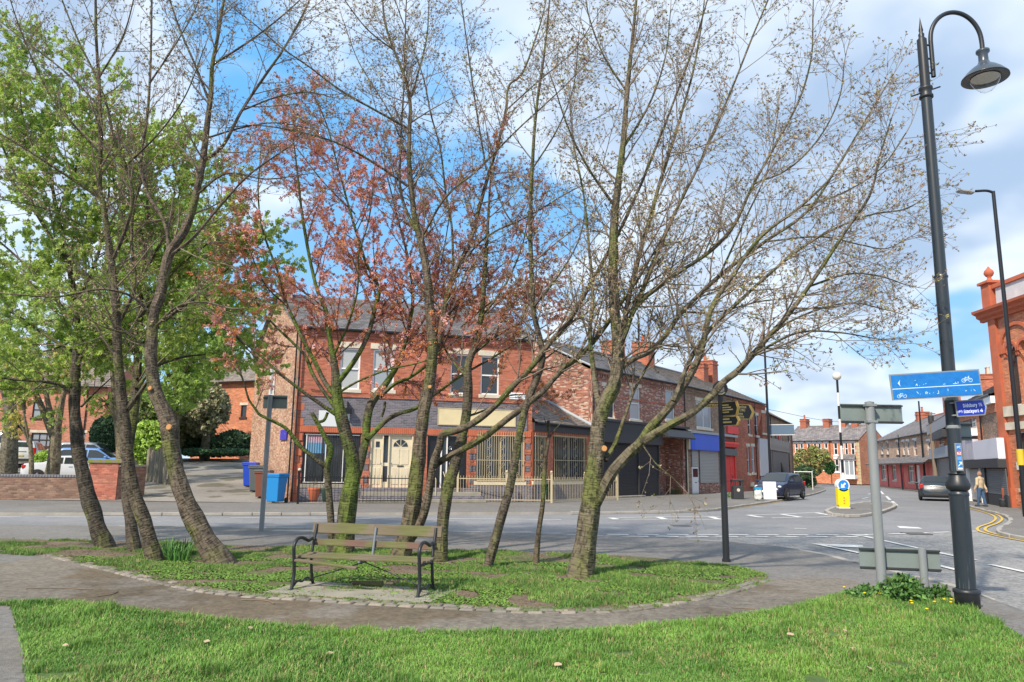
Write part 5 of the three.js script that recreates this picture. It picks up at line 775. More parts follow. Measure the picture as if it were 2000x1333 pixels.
// ---------------------------------------------------------------- railings in front of the corner house
function railing(name, label, pa, pb, h, mt, gap, posts, grp) {
  const f = frame(pa, pb), T = thing(name, label, 'railing', pa, f.th, grp), n = Math.round(f.len / gap), pk = mg([cyl(0.009, 0.009, 0.06, h - 0.03, 0, 0, 6), new THREE.ConeGeometry(0.014, 0.07, 6).translate(0, h, 0)]);
  for (let i = 0; i <= n; i++) mesh('picket', pk, mt, T).position.x = f.len * i / n;
  mesh('rail', [box(0, 0.1, -0.012, f.len, 0.14, 0.012), box(0, h - 0.14, -0.012, f.len, h - 0.10, 0.012)], mt, T);
  for (const t of posts) { const p = mesh('post', [box(-0.045, 0, -0.045, 0.045, h + 0.12, 0.045), box(-0.06, h + 0.121, -0.06, 0.06, h + 0.15, 0.06)], mt, T); p.position.x = t * f.len; mesh('ball_finial', new THREE.SphereGeometry(0.065, 14, 10).translate(0, h + 0.21, 0), mt === mat.black ? mat.stone : mt, p); }
  return f;
}
railing('black_railing', 'black spiked railing before the barred shop window', G(581, 985), G(708, 984.5), 1.18, mat.black, 0.15, [0]);
railing('black_railing', 'black spiked railing in front of the cream entrance steps', G(708.6, 984.5), G(803, 984), 1.18, mat.black, 0.15, []);
railing('cream_railing', 'cream spiked railing beside the black door steps', G(893, 981.5), G(1077, 983), 1.18, mat.creamPaint, 0.13, [0, 0.52, 1]);
railing('cream_railing', 'cream spiked railing before the slate-roofed annex', G(1079, 982.5), G(1143, 979.5), 1.14, mat.creamPaint, 0.13, [1]);
railing('cream_railing', 'cream spiked railing ending beside the black shutters', G(1144, 979), G(1206, 977.5), 1.08, mat.creamPaint, 0.13, [1]);
for (const [x0, x1, l] of [[836, 829, 'left'], [856, 849, 'right']]) { const a = G(x0 + 14, 982), b = a.clone().addScaledVector(fA.n, -1.2), T = thing('handrail', 'slanting cream handrail ' + (l === 'left' ? 'nearer the cream door' : 'nearer the black door'), 'handrail', a); const q = b.sub(a); mesh('rail', [rod([0, 1.0, 0], [q.x, 1.55, q.z], 0.022), rod([0, 0, 0], [0, 1.0, 0], 0.025), rod([q.x, 0.62, q.z], [q.x, 1.55, q.z], 0.022)], mat.creamPaint, T); }
// pots and clipped cones
const leafGreen = (c) => M(c, 0.75);
function leafClump(n, rad, size, cols, s0, fn) { // instanced small leaves through a volume
  const g = new THREE.BufferGeometry(); g.setAttribute('position', new THREE.Float32BufferAttribute([0, 0, 0, 0.5, 0.1, 0.35, 1, 0, 0, 0, 0, 0, 1, 0, 0, 0.5, 0.1, -0.35], 3)); g.computeVertexNormals();
  const im = new THREE.InstancedMesh(g, M([1, 1, 1], 0.65), n), m = new THREE.Matrix4(), q = new THREE.Quaternion(), e = new THREE.Euler(), c = new THREE.Color();
  for (let i = 0; i < n; i++) { const p = fn(i); e.set(rr(0, 6.3), rr(0, 6.3), rr(0, 6.3)); q.setFromEuler(e); const s = size * rr(0.6, 1.3); m.compose(p, q, new V3(s, s, s)); im.setMatrixAt(i, m); const k = cols[Math.floor(rnd() * cols.length)], v = rr(0.7, 1.3); im.setColorAt(i, c.setRGB(k[0] * v, k[1] * v, k[2] * v)); }
  im.userData.kind = 'stuff'; im.castShadow = im.receiveShadow = true; return im;
}
for (const [px, py, lab] of [[1040, 981, 'clipped green cone tree in a pot beside the purple brick pier'], [1087, 980, 'clipped green cone tree in a pot before the annex window']]) {
  const p = G(px, py).addScaledVector(fB.n, -0.75), T = thing('potted_cone_tree', lab, 'potted plant', p); p.y = 0;
  mesh('pot', lathe([[0, 0], [0.2, 0], [0.26, 0.42], [0.28, 0.45], [0.22, 0.45]], 20), leafGreen([0.02, 0.07, 0.055]), T); mesh('cone', new THREE.ConeGeometry(0.28, 1.5, 16, 6).translate(0, 1.2, 0), leafGreen([0.012, 0.06, 0.035]), T);
  const im = leafClump(1600, 0, 0.06, [[0.015, 0.075, 0.045], [0.02, 0.09, 0.05], [0.012, 0.05, 0.03]], 0, () => { const h = rnd(), r = 0.31 * (1 - h) + 0.01, a = rr(0, 6.3); return new V3(Math.cos(a) * r, 0.45 + h * 1.52, Math.sin(a) * r); }); im.name = 'leaves'; T.add(im);
}
for (const [px, w, c, lab] of [[612, 0.3, mat.terracotta, 'orange terracotta pot with bare stems behind black railing'], [634, 0.24, leafGreen([0.03, 0.06, 0.045]), 'dark green planter behind black railing']]) { const p = G(px, 981.5).addScaledVector(fA.n, -0.35); p.y = 0; const T = thing('plant_pot', lab, 'plant pot', p); mesh('pot', lathe([[0, 0], [w * 0.72, 0], [w, 0.5], [w * 1.08, 0.52], [w * 1.08, 0.6], [w * 0.9, 0.6], [w * 0.85, 0.5]], 20), c, T); mesh('stems', Array.from({ length: 9 }, () => rod([rr(-0.1, 0.1), 0.45, rr(-0.1, 0.1)], [rr(-0.3, 0.3), rr(0.8, 1.0), rr(-0.3, 0.3)], 0.008, 4)), M([0.16, 0.12, 0.07], 0.9), T); }

// ---------------------------------------------------------------- wheelie bins, street bin, bag, board
function wheelieBin(label, px, py, turn, col, lidCol, hh = 1.07) {
  const P = gx(px, py); P.y = hillY(P.x, P.z) - 0.01; const T = thing('wheelie_bin', label, 'bin', P, turn, 'wheelie bins beside the brick flank'), k = hh / 1.07; T.scale.setScalar(k);
  const pl = gloss(col, 0.5), g = new RoundedBoxGeometry(0.56, 0.92, 0.62, 3, 0.035), p = g.attributes.position; for (let i = 0; i < p.count; i++) { const t = clamp((p.getY(i) + 0.46) / 0.92); p.setX(i, p.getX(i) * lerp(0.78, 1, t)); p.setZ(i, p.getZ(i) * lerp(0.72, 1, t)); } g.computeVertexNormals();
  mesh('body', [g.translate(0, 0.52, 0), rbox(-0.31, 0.93, -0.335, 0.31, 0.98, 0.335, 0.015)], pl, T);
  mesh('lid', [rbox(-0.31, 0, -0.06, 0.31, 0.05, 0.66, 0.02), rbox(-0.27, 0.045, 0.0, 0.27, 0.07, 0.6, 0.012)], gloss(lidCol || col, 0.5), T).position.set(0, 0.985, -0.31);
  mesh('handle', pipe([[-0.22, 0.98, -0.36], [-0.2, 1.0, -0.42], [0.2, 1.0, -0.42], [0.22, 0.98, -0.36]], 0.016, 16, 8), pl, T); for (const s of [-1, 1]) mesh('wheel', cyl(0.1, 0.1, -0.025, 0.025, 0, 0, 20).rotateZ(PI / 2).translate(s * 0.26, 0.1, -0.3), mat.rubber, T); mesh('axle', rod([-0.24, 0.1, -0.3], [0.24, 0.1, -0.3], 0.012), mat.galv, T); return T;
}
wheelieBin('bright sky blue wheelie bin standing before the brown bin', 537, 31.4, -0.25, [0.012, 0.22, 0.56], null, 1.25);
wheelieBin('brown wheelie bin with grey lid beside the sky blue bin', 512, 33.2, 0.1, [0.19, 0.065, 0.04], [0.1, 0.1, 0.1], 1.25);
wheelieBin('dark grey wheelie bin behind the brown bin', 499, 35, 0.15, [0.095, 0.115, 0.12], null, 1.25);
wheelieBin('royal blue wheelie bin furthest up the driveway', 486, 37, 0.1, [0.01, 0.06, 0.50], null, 1.22);
{
  const P = G(1441, 975.5), T = thing('litter_bin', 'black square litter bin with white badge beside the red shop', 'litter bin', P); mesh('body', [rbox(-0.28, 0, -0.28, 0.28, 0.72, 0.28, 0.03), ...[[-1, -1], [1, -1], [1, 1], [-1, 1]].map(([a, b]) => box(a * 0.25 - 0.03, 0.72, b * 0.25 - 0.03, a * 0.25 + 0.03, 0.98, b * 0.25 + 0.03))], mat.charcoal, T); mesh('hood', rbox(-0.31, 0.98, -0.31, 0.31, 1.08, 0.31, 0.04), mat.charcoal, T); mesh('badge', cyl(0.09, 0.09, 0, 0.008, 0, 0, 20).rotateX(PI / 2).translate(-0.02, 0.5, 0.282), mat.stone, T);
  const Q = G(1481.5, 978), S = thing('rubbish_bag', 'white rubble bag with blue contents on the pavement', 'bag', Q), g = new THREE.SphereGeometry(0.25, 22, 18), p = g.attributes.position; for (let i = 0; i < p.count; i++) { const y = p.getY(i), n = 1 + 0.25 * perlin.noise(p.getX(i) * 9, y * 9, p.getZ(i) * 9); p.setXYZ(i, Math.sign(p.getX(i)) * Math.pow(Math.abs(p.getX(i)) / 0.25, 0.6) * 0.2 * n, y * 1.25 * n + 0.3, Math.sign(p.getZ(i)) * Math.pow(Math.abs(p.getZ(i)) / 0.25, 0.6) * 0.16 * n); } g.computeVertexNormals(); mesh('sack', g, M([0.62, 0.64, 0.62], 0.6), S); mesh('contents', rbox(-0.19, 0.54, -0.12, 0.2, 0.68, 0.12, 0.03), gloss([0.02, 0.28, 0.55], 0.5), S);
  const R = G(1505, 977), W = thing('leaning_board', 'blank white board leaning in front of the parked dark blue hatchback', 'board', R, -0.15); mesh('panel', rbox(-0.35, 0.02, -0.03, 0.35, 0.98, 0.03, 0.02), M([0.68, 0.67, 0.72], 0.5), W).rotation.x = -0.1; mesh('foot', box(-0.3, 0, -0.25, 0.3, 0.03, 0.02), mat.galv, W);
  const F = G(1571, 957), N = thing('tubular_barrier', 'white tubular frame barrier at the pavement edge past the parked hatchback', 'barrier', F, -0.5); mesh('frame', pipe([[-0.7, 0, 0], [-0.7, 1.5, 0], [0.7, 1.5, 0], [0.7, 0, 0]].flatMap((p, i) => i === 1 || i === 2 ? [p, p] : [p]), 0.035, 40, 8), mat.white, N);
}
// ---------------------------------------------------------------- cars
function car(name, label, P, turn, col, o = {}) {
  const T = thing(name, label, 'car', P, turn), L = o.L ?? 4.3, W = (o.W ?? 1.8) / 2, Ht = o.H ?? 1.48, est = o.estate ? 1 : 0, sed = o.sedan ? 1 : 0;
  const paint = new THREE.MeshPhysicalMaterial({ color: new THREE.Color().setRGB(...col), roughness: 0.35, metalness: 0.0, clearcoat: 0.45, clearcoatRoughness: 0.1, side: THREE.DoubleSide });
  const belt = 0.94, hl = L / 2; // x: front at +hl
  const lerpT = (tab, x) => { for (let i = 0; i + 1 < tab.length; i++) if (x <= tab[i + 1][0]) { const t = clamp((x - tab[i][0]) / (tab[i + 1][0] - tab[i][0])); return lerp(tab[i][1], tab[i + 1][1], t * t * (3 - 2 * t) * 0.5 + t * 0.5); } return tab[tab.length - 1][1]; };
  const deck = sed ? [[-hl, 0.80], [-hl + 0.12, 0.96], [-hl + 0.7, 1.0], [0.6, belt], [1.0, 0.95], [hl - 0.55, 0.84], [hl - 0.12, 0.70], [hl, 0.55]] : [[-hl, 0.72], [-hl + 0.08, 0.92], [-hl + 0.3, belt + 0.02], [0.7, belt], [1.05, 0.97], [hl - 0.45, 0.85], [hl - 0.1, 0.70], [hl, 0.52]];
  const bot = [[-hl, 0.38], [-hl + 0.25, 0.2], [hl - 0.3, 0.19], [hl, 0.27]], wid = [[-hl, W * 0.80], [-hl + 0.2, W * 0.95], [-hl + 0.8, W], [hl - 1.0, W], [hl - 0.3, W * 0.93], [hl - 0.08, W * 0.78], [hl, W * 0.62]];
  const sec = (x, hgt, bt, w) => [[0, bt], [w * 0.86, bt], [w * 0.965, bt + 0.07], [w, lerp(bt, hgt, 0.42)], [w * 0.99, lerp(bt, hgt, 0.7)], [w * 0.945, hgt - 0.045], [w * 0.86, hgt], [0, hgt + 0.03]];
  const loft = (xs, fn) => { const pos = [], idx = []; let n; xs.forEach(x => { const s = fn(x), ring = [...s, ...[...s].reverse().slice(1, -1).map(([a, b]) => [-a, b])]; n = ring.length; for (const [z, y] of ring) pos.push(x, y, z); });
    for (let i = 0; i + 1 < xs.length; i++) for (let k = 0; k < n; k++) { const a = i * n + k, b = i * n + (k + 1) % n; idx.push(a, a + n, b, b, a + n, b + n); } for (const [o2, r] of [[0, 1], [(xs.length - 1) * n, 0]]) for (let k = 1; k + 1 < n; k++) r ? idx.push(o2, o2 + k, o2 + k + 1) : idx.push(o2, o2 + k + 1, o2 + k);
    const g = new THREE.BufferGeometry(); g.setAttribute('position', new THREE.Float32BufferAttribute(pos, 3)); g.setIndex(idx); g.computeVertexNormals(); return toCreasedNormals(g, 0.7); };
  const xs = []; for (let i = 0; i <= 36; i++) xs.push(-hl + L * (0.5 - 0.5 * Math.cos(PI * i / 36)));
  mesh('body', loft(xs, x => sec(x, lerpT(deck, x), lerpT(bot, x), lerpT(wid, x))), paint, T);
  const rb = sed ? -hl + 0.75 : -hl + (est ? 0.12 : 0.18), rt = sed ? -hl + 1.45 : -hl + (est ? 0.45 : 0.62), wt = 0.28, wb = 1.05; // rear base, rear top, windscreen top and base
  const roof = x => x < rt ? lerp(belt, Ht - 0.05, clamp((x - rb) / (rt - rb))) : x > wt ? lerp(Ht - 0.03, 0.95, (x - wt) / (wb - wt)) : Ht - 0.03 - 0.04 * Math.pow((x - 0.1 - (rt + wt) / 2) / (wt - rt), 2) * (est ? 0.3 : 2) + 0.02;
  const gw = (x, y) => lerpT(wid, x) * 0.93 * (1 - 0.21 * clamp((y - belt) / 0.55));
  const gx2 = []; for (let i = 0; i <= 26; i++) gx2.push(lerp(rb, wb, i / 26));
  const gsec = x => { const h = Math.max(belt + 0.01, roof(x)), b = belt - 0.06; return [[0, b], [gw(x, b), b], [gw(x, belt), belt], [gw(x, h) * 1.0, lerp(belt, h, 0.85)], [gw(x, h) * 0.92, h - 0.01], [gw(x, h) * 0.6, h + 0.018], [0, h + 0.025]]; };
  mesh('cabin', loft(gx2, gsec), paint, T);
  const gl = gloss([0.028, 0.035, 0.04], 0.05, { ior: 1.6 }), patchG = (pts) => { const g = new THREE.BufferGeometry(), p = []; for (let i = 0; i + 1 < pts.length; i++) { const [a, b] = pts[i], [c, e] = pts[i + 1]; p.push(...a, ...c, ...b, ...b, ...c, ...e); } g.setAttribute('position', new THREE.Float32BufferAttribute(p, 3)); g.computeVertexNormals(); return g; };
  for (const s of [1, -1]) for (const [x0, x1, nm] of sed ? [[rb + 0.45, -0.35], [-0.28, 0.72]] : est ? [[rb + 0.3, -0.95], [-0.88, -0.12], [-0.05, 0.76]] : [[rb + 0.4, -0.2], [-0.13, 0.76]]) { const pts = []; for (let i = 0; i <= 8; i++) { const x = lerp(x0, x1, i / 8), h = roof(x), yt = Math.max(belt + 0.05, lerp(belt, h, 0.82)), y0 = belt + 0.03; pts.push([[x, y0, s * (gw(x, belt) + 0.006)], [x, yt, s * (lerp(gw(x, belt), gw(x, h), clamp((yt - belt) / ((h - belt) * 0.85))) + 0.008)]]); } mesh('side_window', patchG(pts), gl, T); }
  const screen = (xa, xb, k0, k1) => { const pts = []; for (let i = 0; i <= 6; i++) { const x = lerp(xa, xb, i / 6), h = roof(x); pts.push([[x, h + 0.012 + 0.012, -gw(x, h) * 0.82], [x, h + 0.034, 0]]); } const pts2 = pts.map(([a, b]) => [b, [a[0], a[1], -a[2]]]); return mg([patchG(pts), patchG(pts2)]); };
  mesh('windscreen', screen(wt + 0.05, wb - 0.06), gl, T); mesh('rear_window', screen(sed ? rb + 0.1 : lerp(rb, rt, 0.3), rt - 0.04).translate(-0.012, 0.004, 0), gl, T);
  for (const [x, s] of [[hl - 0.82, 1], [hl - 0.82, -1], [-hl + 0.78, 1], [-hl + 0.78, -1]]) { mesh('wheel_arch', cyl(0.365, 0.365, 0, 0.02, 0, 0, 28).rotateX(PI / 2).translate(x, 0.33, s * (W - 0.0)), mat.rubber, T); const w = mesh('wheel', new THREE.TorusGeometry(0.245, 0.085, 12, 28).scale(1, 1, 1.15).translate(x, 0.325, s * (W - 0.055)), mat.rubber, T); mesh('rim', [cyl(0.2, 0.2, 0, 0.02, 0, 0, 24).rotateX(PI / 2).translate(x, 0.325, s * (W + 0.0)), ...Array.from({ length: 5 }, (_, i) => box(-0.03, 0, -0.012, 0.03, 0.2, 0.012).rotateZ(i * 1.2566).translate(x, 0.325, s * (W + 0.02)))], M([0.42, 0.43, 0.45], 0.35, { metalness: 0.7 }), w); }
  const trim = M([0.02, 0.02, 0.022], 0.6);
  for (const s of [1, -1]) { mesh('headlight', new THREE.SphereGeometry(0.16, 16, 12).scale(1.2, 0.62, 0.85).translate(hl - 0.33, 0.69, s * W * 0.72), gloss([0.6, 0.62, 0.62], 0.08), T); mesh('tail_light', rbox(-0.09, est ? 0.66 : 0.72, -0.1, 0.09, est ? 1.1 : (sed ? 0.9 : 1.0), 0.1, 0.04).translate(-hl + (est ? 0.13 : 0.15), 0, s * W * 0.84), gloss([0.45, 0.02, 0.015], 0.15), T); mesh('mirror', rbox(-0.08, -0.06, -0.1, 0.08, 0.07, 0.1, 0.04).translate(0.82, 1.0, s * (W + 0.08)), o.trimMirror ? trim : paint, T); for (const x of [0.02, -0.75]) mesh('door_handle', rbox(-0.09, -0.015, -0.015, 0.09, 0.015, 0.015, 0.01).translate(x, 0.84, s * (W * 0.985 + 0.008)), paint, T); }
  mesh('grille', [rbox(hl - 0.13, 0.34, -0.5, hl + 0.012, 0.5, 0.5, 0.03), rbox(hl - 0.2, 0.6, -0.42, hl - 0.035, 0.68, 0.42, 0.02)], trim, T); mesh('grille_trim', [box(hl - 0.1, 0.665, -0.4, hl - 0.03, 0.685, 0.4)], mat.chrome, T); mesh('lower_bumper', [rbox(-hl - 0.012, 0.3, -W * 0.74, -hl + 0.2, 0.44, W * 0.74, 0.03)], trim, T); mesh('badge_strip', rbox(-hl - 0.004, 0.86, -0.35, -hl + 0.1, 0.885, 0.35, 0.008), mat.chrome, T);
  mesh('number_plate', rbox(-hl - 0.02, 0.55, -0.26, -hl + 0.02, 0.66, 0.26, 0.006), M(o.plate || [0.55, 0.43, 0.08], 0.5), T); mesh('number_plate', rbox(hl + 0.0, 0.4, -0.26, hl + 0.02, 0.51, 0.26, 0.006), mat.white, T);
  if (est) mesh('roof_rail', [1, -1].map(s => pipe([[rt + 0.1, Ht - 0.02, s * 0.56], [rt + 0.25, Ht + 0.05, s * 0.56], [wt - 0.2, Ht + 0.05, s * 0.56], [wt, Ht - 0.02, s * 0.56]], 0.016, 20, 6)), trim, T);
  return T;
}
{
  const p1 = G(1537, 976); p1.y = -0.02; p1.add(new V3(0.2, 0, -1.6)); car('dark_blue_hatchback', 'dark blue hatchback parked half on the pavement facing the junction', p1, -2.25, [0.014, 0.022, 0.055]);
  const p2 = G(1824, 979, ROAD); p2.y = ROAD; p2.add(new V3(0.9, 0, -1.3)); car('rear_facing_hatchback', 'dark hatchback with red tail lights heading up the street', p2, 1.08, [0.02, 0.034, 0.05], { plate: [0.10, 0.10, 0.10] });
  const hy = (x, d) => { const p = gx(x, d); p.y = hillY(p.x, p.z); return p; };
  car('silver_estate_car', 'silver estate car parked with its tail toward the low brick wall', hy(45, 47), 1.95, [0.50, 0.51, 0.52], { estate: 1, H: 1.5, L: 4.4 });
  car('silver_saloon_car', 'silver saloon car parked behind the low brick wall', hy(140, 37.5), 0.28, [0.55, 0.57, 0.60], { sedan: 1, H: 1.36 });
  car('bright_blue_car', 'bright blue car parked behind the silver saloon', hy(178, 41.5), 0.22, [0.10, 0.24, 0.55], { H: 1.5 });
  car('grey_blue_car', 'grey blue car parked furthest behind the bright blue car', hy(172, 45), 0.2, [0.24, 0.28, 0.34], { H: 1.6 });
  car('white_van_car', 'pale van parked behind the silver estate car', hy(0, 54), 0.1, [0.6, 0.6, 0.6], { H: 1.7, estate: 1 });
}
// ---------------------------------------------------------------- low brick wall, piers, timber fence at the left
{
  const a = G(-330, 976), b = G(168, 977.5), f = frame(a, b), T = thing('low_brick_wall', 'long low brown brick wall with blue brick coping along the far pavement', 'wall', a, f.th), h = 1.02;
  mesh('wall', box(0, -0.05, -0.24, f.len, h - 0.08, 0), mat.wallBrick, T); const cg = rbox(-0.05, h - 0.078, -0.27, 0.05, h + 0.03, 0.03, 0.014, 1); for (let x = f.len; x > Math.max(0, f.len - 22); x -= 0.113) mesh('coping_brick', cg, mat.leadGreyBrick ??= M([0.19, 0.185, 0.21], 0.7), T).position.x = x - 0.05;
  const a2 = G(168, 978), b2 = G(225, 979), g = frame(a2, b2), P = thing('brick_gate_pier', 'red brick pier with mossy stone cap at the driveway entrance', 'wall', a2, g.th), H = 1.55;
  mesh('brickwork', box(0.01, -0.05, -0.45, g.len, H, 0.03), brickMat([[0.38, 0.12, 0.08], [0.33, 0.10, 0.07], [0.42, 0.15, 0.10]], [0.30, 0.18, 0.13], 85), P); mesh('cap', rbox(-0.06, H + 0.003, -0.52, g.len + 0.45, H + 0.17, 0.1, 0.03), M([1, 1, 1], 0.95, { map: tex(256, 0.8, (u, v) => { const t = smooth(0.42, 0.6, tfbm(u, v, 6, 4, 8)); return [lerp(0.2, 0.16, t), lerp(0.17, 0.19, t), lerp(0.13, 0.04, t)]; }) }), P);
  const a3 = G(226, 979), b3 = G(280, 976), g3 = frame(a3, b3), Q = thing('brick_wall_end', 'stepped red brick wall beside the timber fence', 'wall', a3, g3.th); mesh('wall', box(0.01, -0.05, -0.3, g3.len, 1.4, 0), mat.wallBrick, Q); mesh('coping', rbox(0.0, 1.403, -0.34, g3.len, 1.5, 0.05, 0.02), mat.concrete, Q);
  const c = G(280, 965), e = gx(322, 37.5), f4 = frame(c, e), F = thing('timber_fence', 'weathered grey timber board fence running up the driveway', 'fence', c, f4.th), n = Math.round(f4.len / 0.17), wd = [0, 1, 2].map(i => weather([0.24 - i * 0.03, 0.215 - i * 0.03, 0.165 - i * 0.025], 0.95, 0.35, 0.5, 95 + i));
  const y0 = -0.2; for (let i = 0; i < n; i++) { const x = (i + 0.5) / n * f4.len, hh = rr(2.15, 2.32), m = mesh('board', rbox(-0.075, y0, -0.012, 0.075, hh, 0.012, 0.006, 1), wd[i % 3], F); m.position.set(x, 0, rr(-0.015, 0.015)); m.rotation.z = rr(-0.015, 0.015); }
  mesh('rail', [box(0, 0.5, -0.07, f4.len, 0.58, -0.03), box(0, 1.7, -0.07, f4.len, 1.78, -0.03)], wd[1], F); mesh('post', [0, 0.5, 1].map(t => box(t * f4.len - 0.06, -0.2, -0.2, t * f4.len + 0.06, 2.4, -0.072)), wd[2], F);
}
// ---------------------------------------------------------------- man walking away
{
  const P = G(1919, 990), T = thing('person', 'man in beige jacket and blue jeans walking away along the pavement', 'person', P, PI + 0.35);
  const sdf = (caps, res, bx, k) => { // tapered capsules joined smoothly, meshed on a grid
    const mc = new MarchingCubes(res, new THREE.MeshBasicMaterial(), false, false, 60000), [cx, cy, cz, s] = bx; mc.isolation = 0; let i = 0;
    for (let z = 0; z < res; z++) for (let y = 0; y < res; y++) for (let x = 0; x < res; x++) {
      const px = cx + s * (2 * x / res - 1), py = cy + s * (2 * y / res - 1), pz = cz + s * (2 * z / res - 1); let d = 1e3;
      for (const [a, b, r0, r1, fl] of caps) { const bax = b[0] - a[0], bay = b[1] - a[1], baz = b[2] - a[2], pax = px - a[0], pay = py - a[1], paz = (pz - a[2]), t = clamp((pax * bax + pay * bay + paz * baz) / (bax * bax + bay * bay + baz * baz + 1e-9)); const q = Math.hypot(pax - bax * t, pay - bay * t, (paz - baz * t) * (fl || 1)) - lerp(r0, r1, t); const h = clamp(0.5 + 0.5 * (d - q) / k); d = lerp(d, q, h) - k * h * (1 - h); }
      mc.field[z * res * res + y * res + x] = -d;
    }
    mc.update(); const n = mc.count, p = new Float32Array(n * 3), nn = new Float32Array(n * 3);
    for (let j = 0; j < n * 3; j++) { p[j] = mc.positionArray[j] * s + [cx, cy, cz][j % 3]; nn[j] = mc.normalArray[j]; }
    const g = new THREE.BufferGeometry(); g.setAttribute('position', new THREE.BufferAttribute(p, 3)); const gg = mergeVertices(g, 1e-4); gg.computeVertexNormals(); return gg;
  };
  const k = 0.92;
  const arms = s => [[[s * 0.19, 1.40, 0], [s * 0.27, 1.14, -0.03 * s], 0.062, 0.05], [[s * 0.27, 1.14, -0.03 * s], [s * 0.28, 0.90, 0.10 * s], 0.05, 0.04]];
  const leg = (s, f) => [[[s * 0.09, 0.90, 0], [s * 0.10, 0.50, 0.05 * f], 0.095, 0.07], [[s * 0.10, 0.50, 0.05 * f], [s * 0.10, 0.10, f > 0 ? 0.14 : -0.14], 0.07, 0.048]];
  const hand = s => { const o = [s * 0.285, 0.84, 0.12 * s], out = [[[s * 0.28, 0.90, 0.10 * s], o, 0.032, 0.036]]; for (let i = 0; i < 4; i++) out.push([[o[0], o[1] - 0.02, o[2] - 0.03 + i * 0.02], [o[0] - s * 0.01, o[1] - 0.075 - (i === 1 || i === 2 ? 0.012 : 0), o[2] - 0.035 + i * 0.022], 0.011, 0.009], [[o[0] - s * 0.01, o[1] - 0.08, o[2] - 0.035 + i * 0.022], [o[0] - s * 0.035, o[1] - 0.105, o[2] - 0.03 + i * 0.02], 0.0095, 0.008]); out.push([[o[0] - s * 0.01, o[1] + 0.02, o[2] + 0.03], [o[0] - s * 0.03, o[1] - 0.04, o[2] + 0.06], 0.012, 0.009]); return out; };
  const body = [[[0, 0.95, 0], [0, 1.38, 0], 0.14, 0.15, 1.5], [[0, 1.42, 0], [0, 1.56, 0.01], 0.06, 0.055], ...arms(1), ...arms(-1), ...leg(1, 1), ...leg(-1, -1)].map(c => [c[0], c[1], c[2] * 0.9, c[3] * 0.9, c[4]]);
  const head = [[[0, 1.62, 0.015], [0, 1.69, 0.0], 0.075, 0.095], [[0, 1.57, 0.05], [0, 1.61, 0.05], 0.045, 0.055], [[0, 1.62, 0.10], [0, 1.645, 0.095], 0.017, 0.012], [[0.088, 1.63, 0], [0.092, 1.66, -0.01], 0.018, 0.022], [[-0.088, 1.63, 0], [-0.092, 1.66, -0.01], 0.018, 0.022]];
  const skin = M([0.48, 0.27, 0.19], 0.6);
  mesh('body', mg([sdf(body, 64, [0, 0.86, 0, 0.88], 0.04), sdf(head, 40, [0, 1.63, 0.0, 0.2], 0.02), sdf(hand(1), 44, [0.28, 0.83, 0.12, 0.13], 0.012), sdf(hand(-1), 44, [-0.28, 0.83, -0.12, 0.13], 0.012)]), skin, T);
  mesh('hair', sdf([[[0, 1.66, -0.02], [0, 1.71, -0.012], 0.098, 0.098], [[0, 1.60, -0.05], [0, 1.66, -0.05], 0.05, 0.07]], 32, [0, 1.67, 0, 0.2], 0.02), M([0.30, 0.19, 0.13], 0.9), T);
  mesh('jacket', sdf([[[0, 0.93, 0], [0, 1.22, -0.01], 0.165, 0.175, 1.35], [[0, 1.22, -0.01], [0, 1.40, -0.01], 0.17, 0.15, 1.3], [[-0.17, 1.41, 0], [0.17, 1.41, 0], 0.085, 0.085], [[0, 1.46, -0.005], [0, 1.50, 0], 0.08, 0.075], ...arms(1).map(c => [c[0], c[1], c[2] * 1.3, c[3] * 1.3]), ...arms(-1).map(c => [c[0], c[1], c[2] * 1.3, c[3] * 1.3])], 56, [0, 1.2, 0, 0.5], 0.04), weather([0.50, 0.40, 0.27], 0.85, 0.15, 0.4, 71), T);
  mesh('jeans', sdf([[[-0.06, 0.90, 0], [0.06, 0.90, 0], 0.125, 0.125], ...leg(1, 1).map(c => [c[0], c[1], c[2] * 1.08, c[3] * 1.2]), ...leg(-1, -1).map(c => [c[0], c[1], c[2] * 1.08, c[3] * 1.2])], 56, [0, 0.52, 0, 0.55], 0.03), M([0.05, 0.10, 0.19], 0.9), T);
  for (const s of [1, -1]) mesh('shoe', rbox(-0.048, 0, -0.09, 0.048, 0.09, 0.18, 0.035).translate(s * 0.10, 0, s * 0.14), M([0.05, 0.05, 0.055], 0.7), T);
  T.scale.setScalar(k);
}
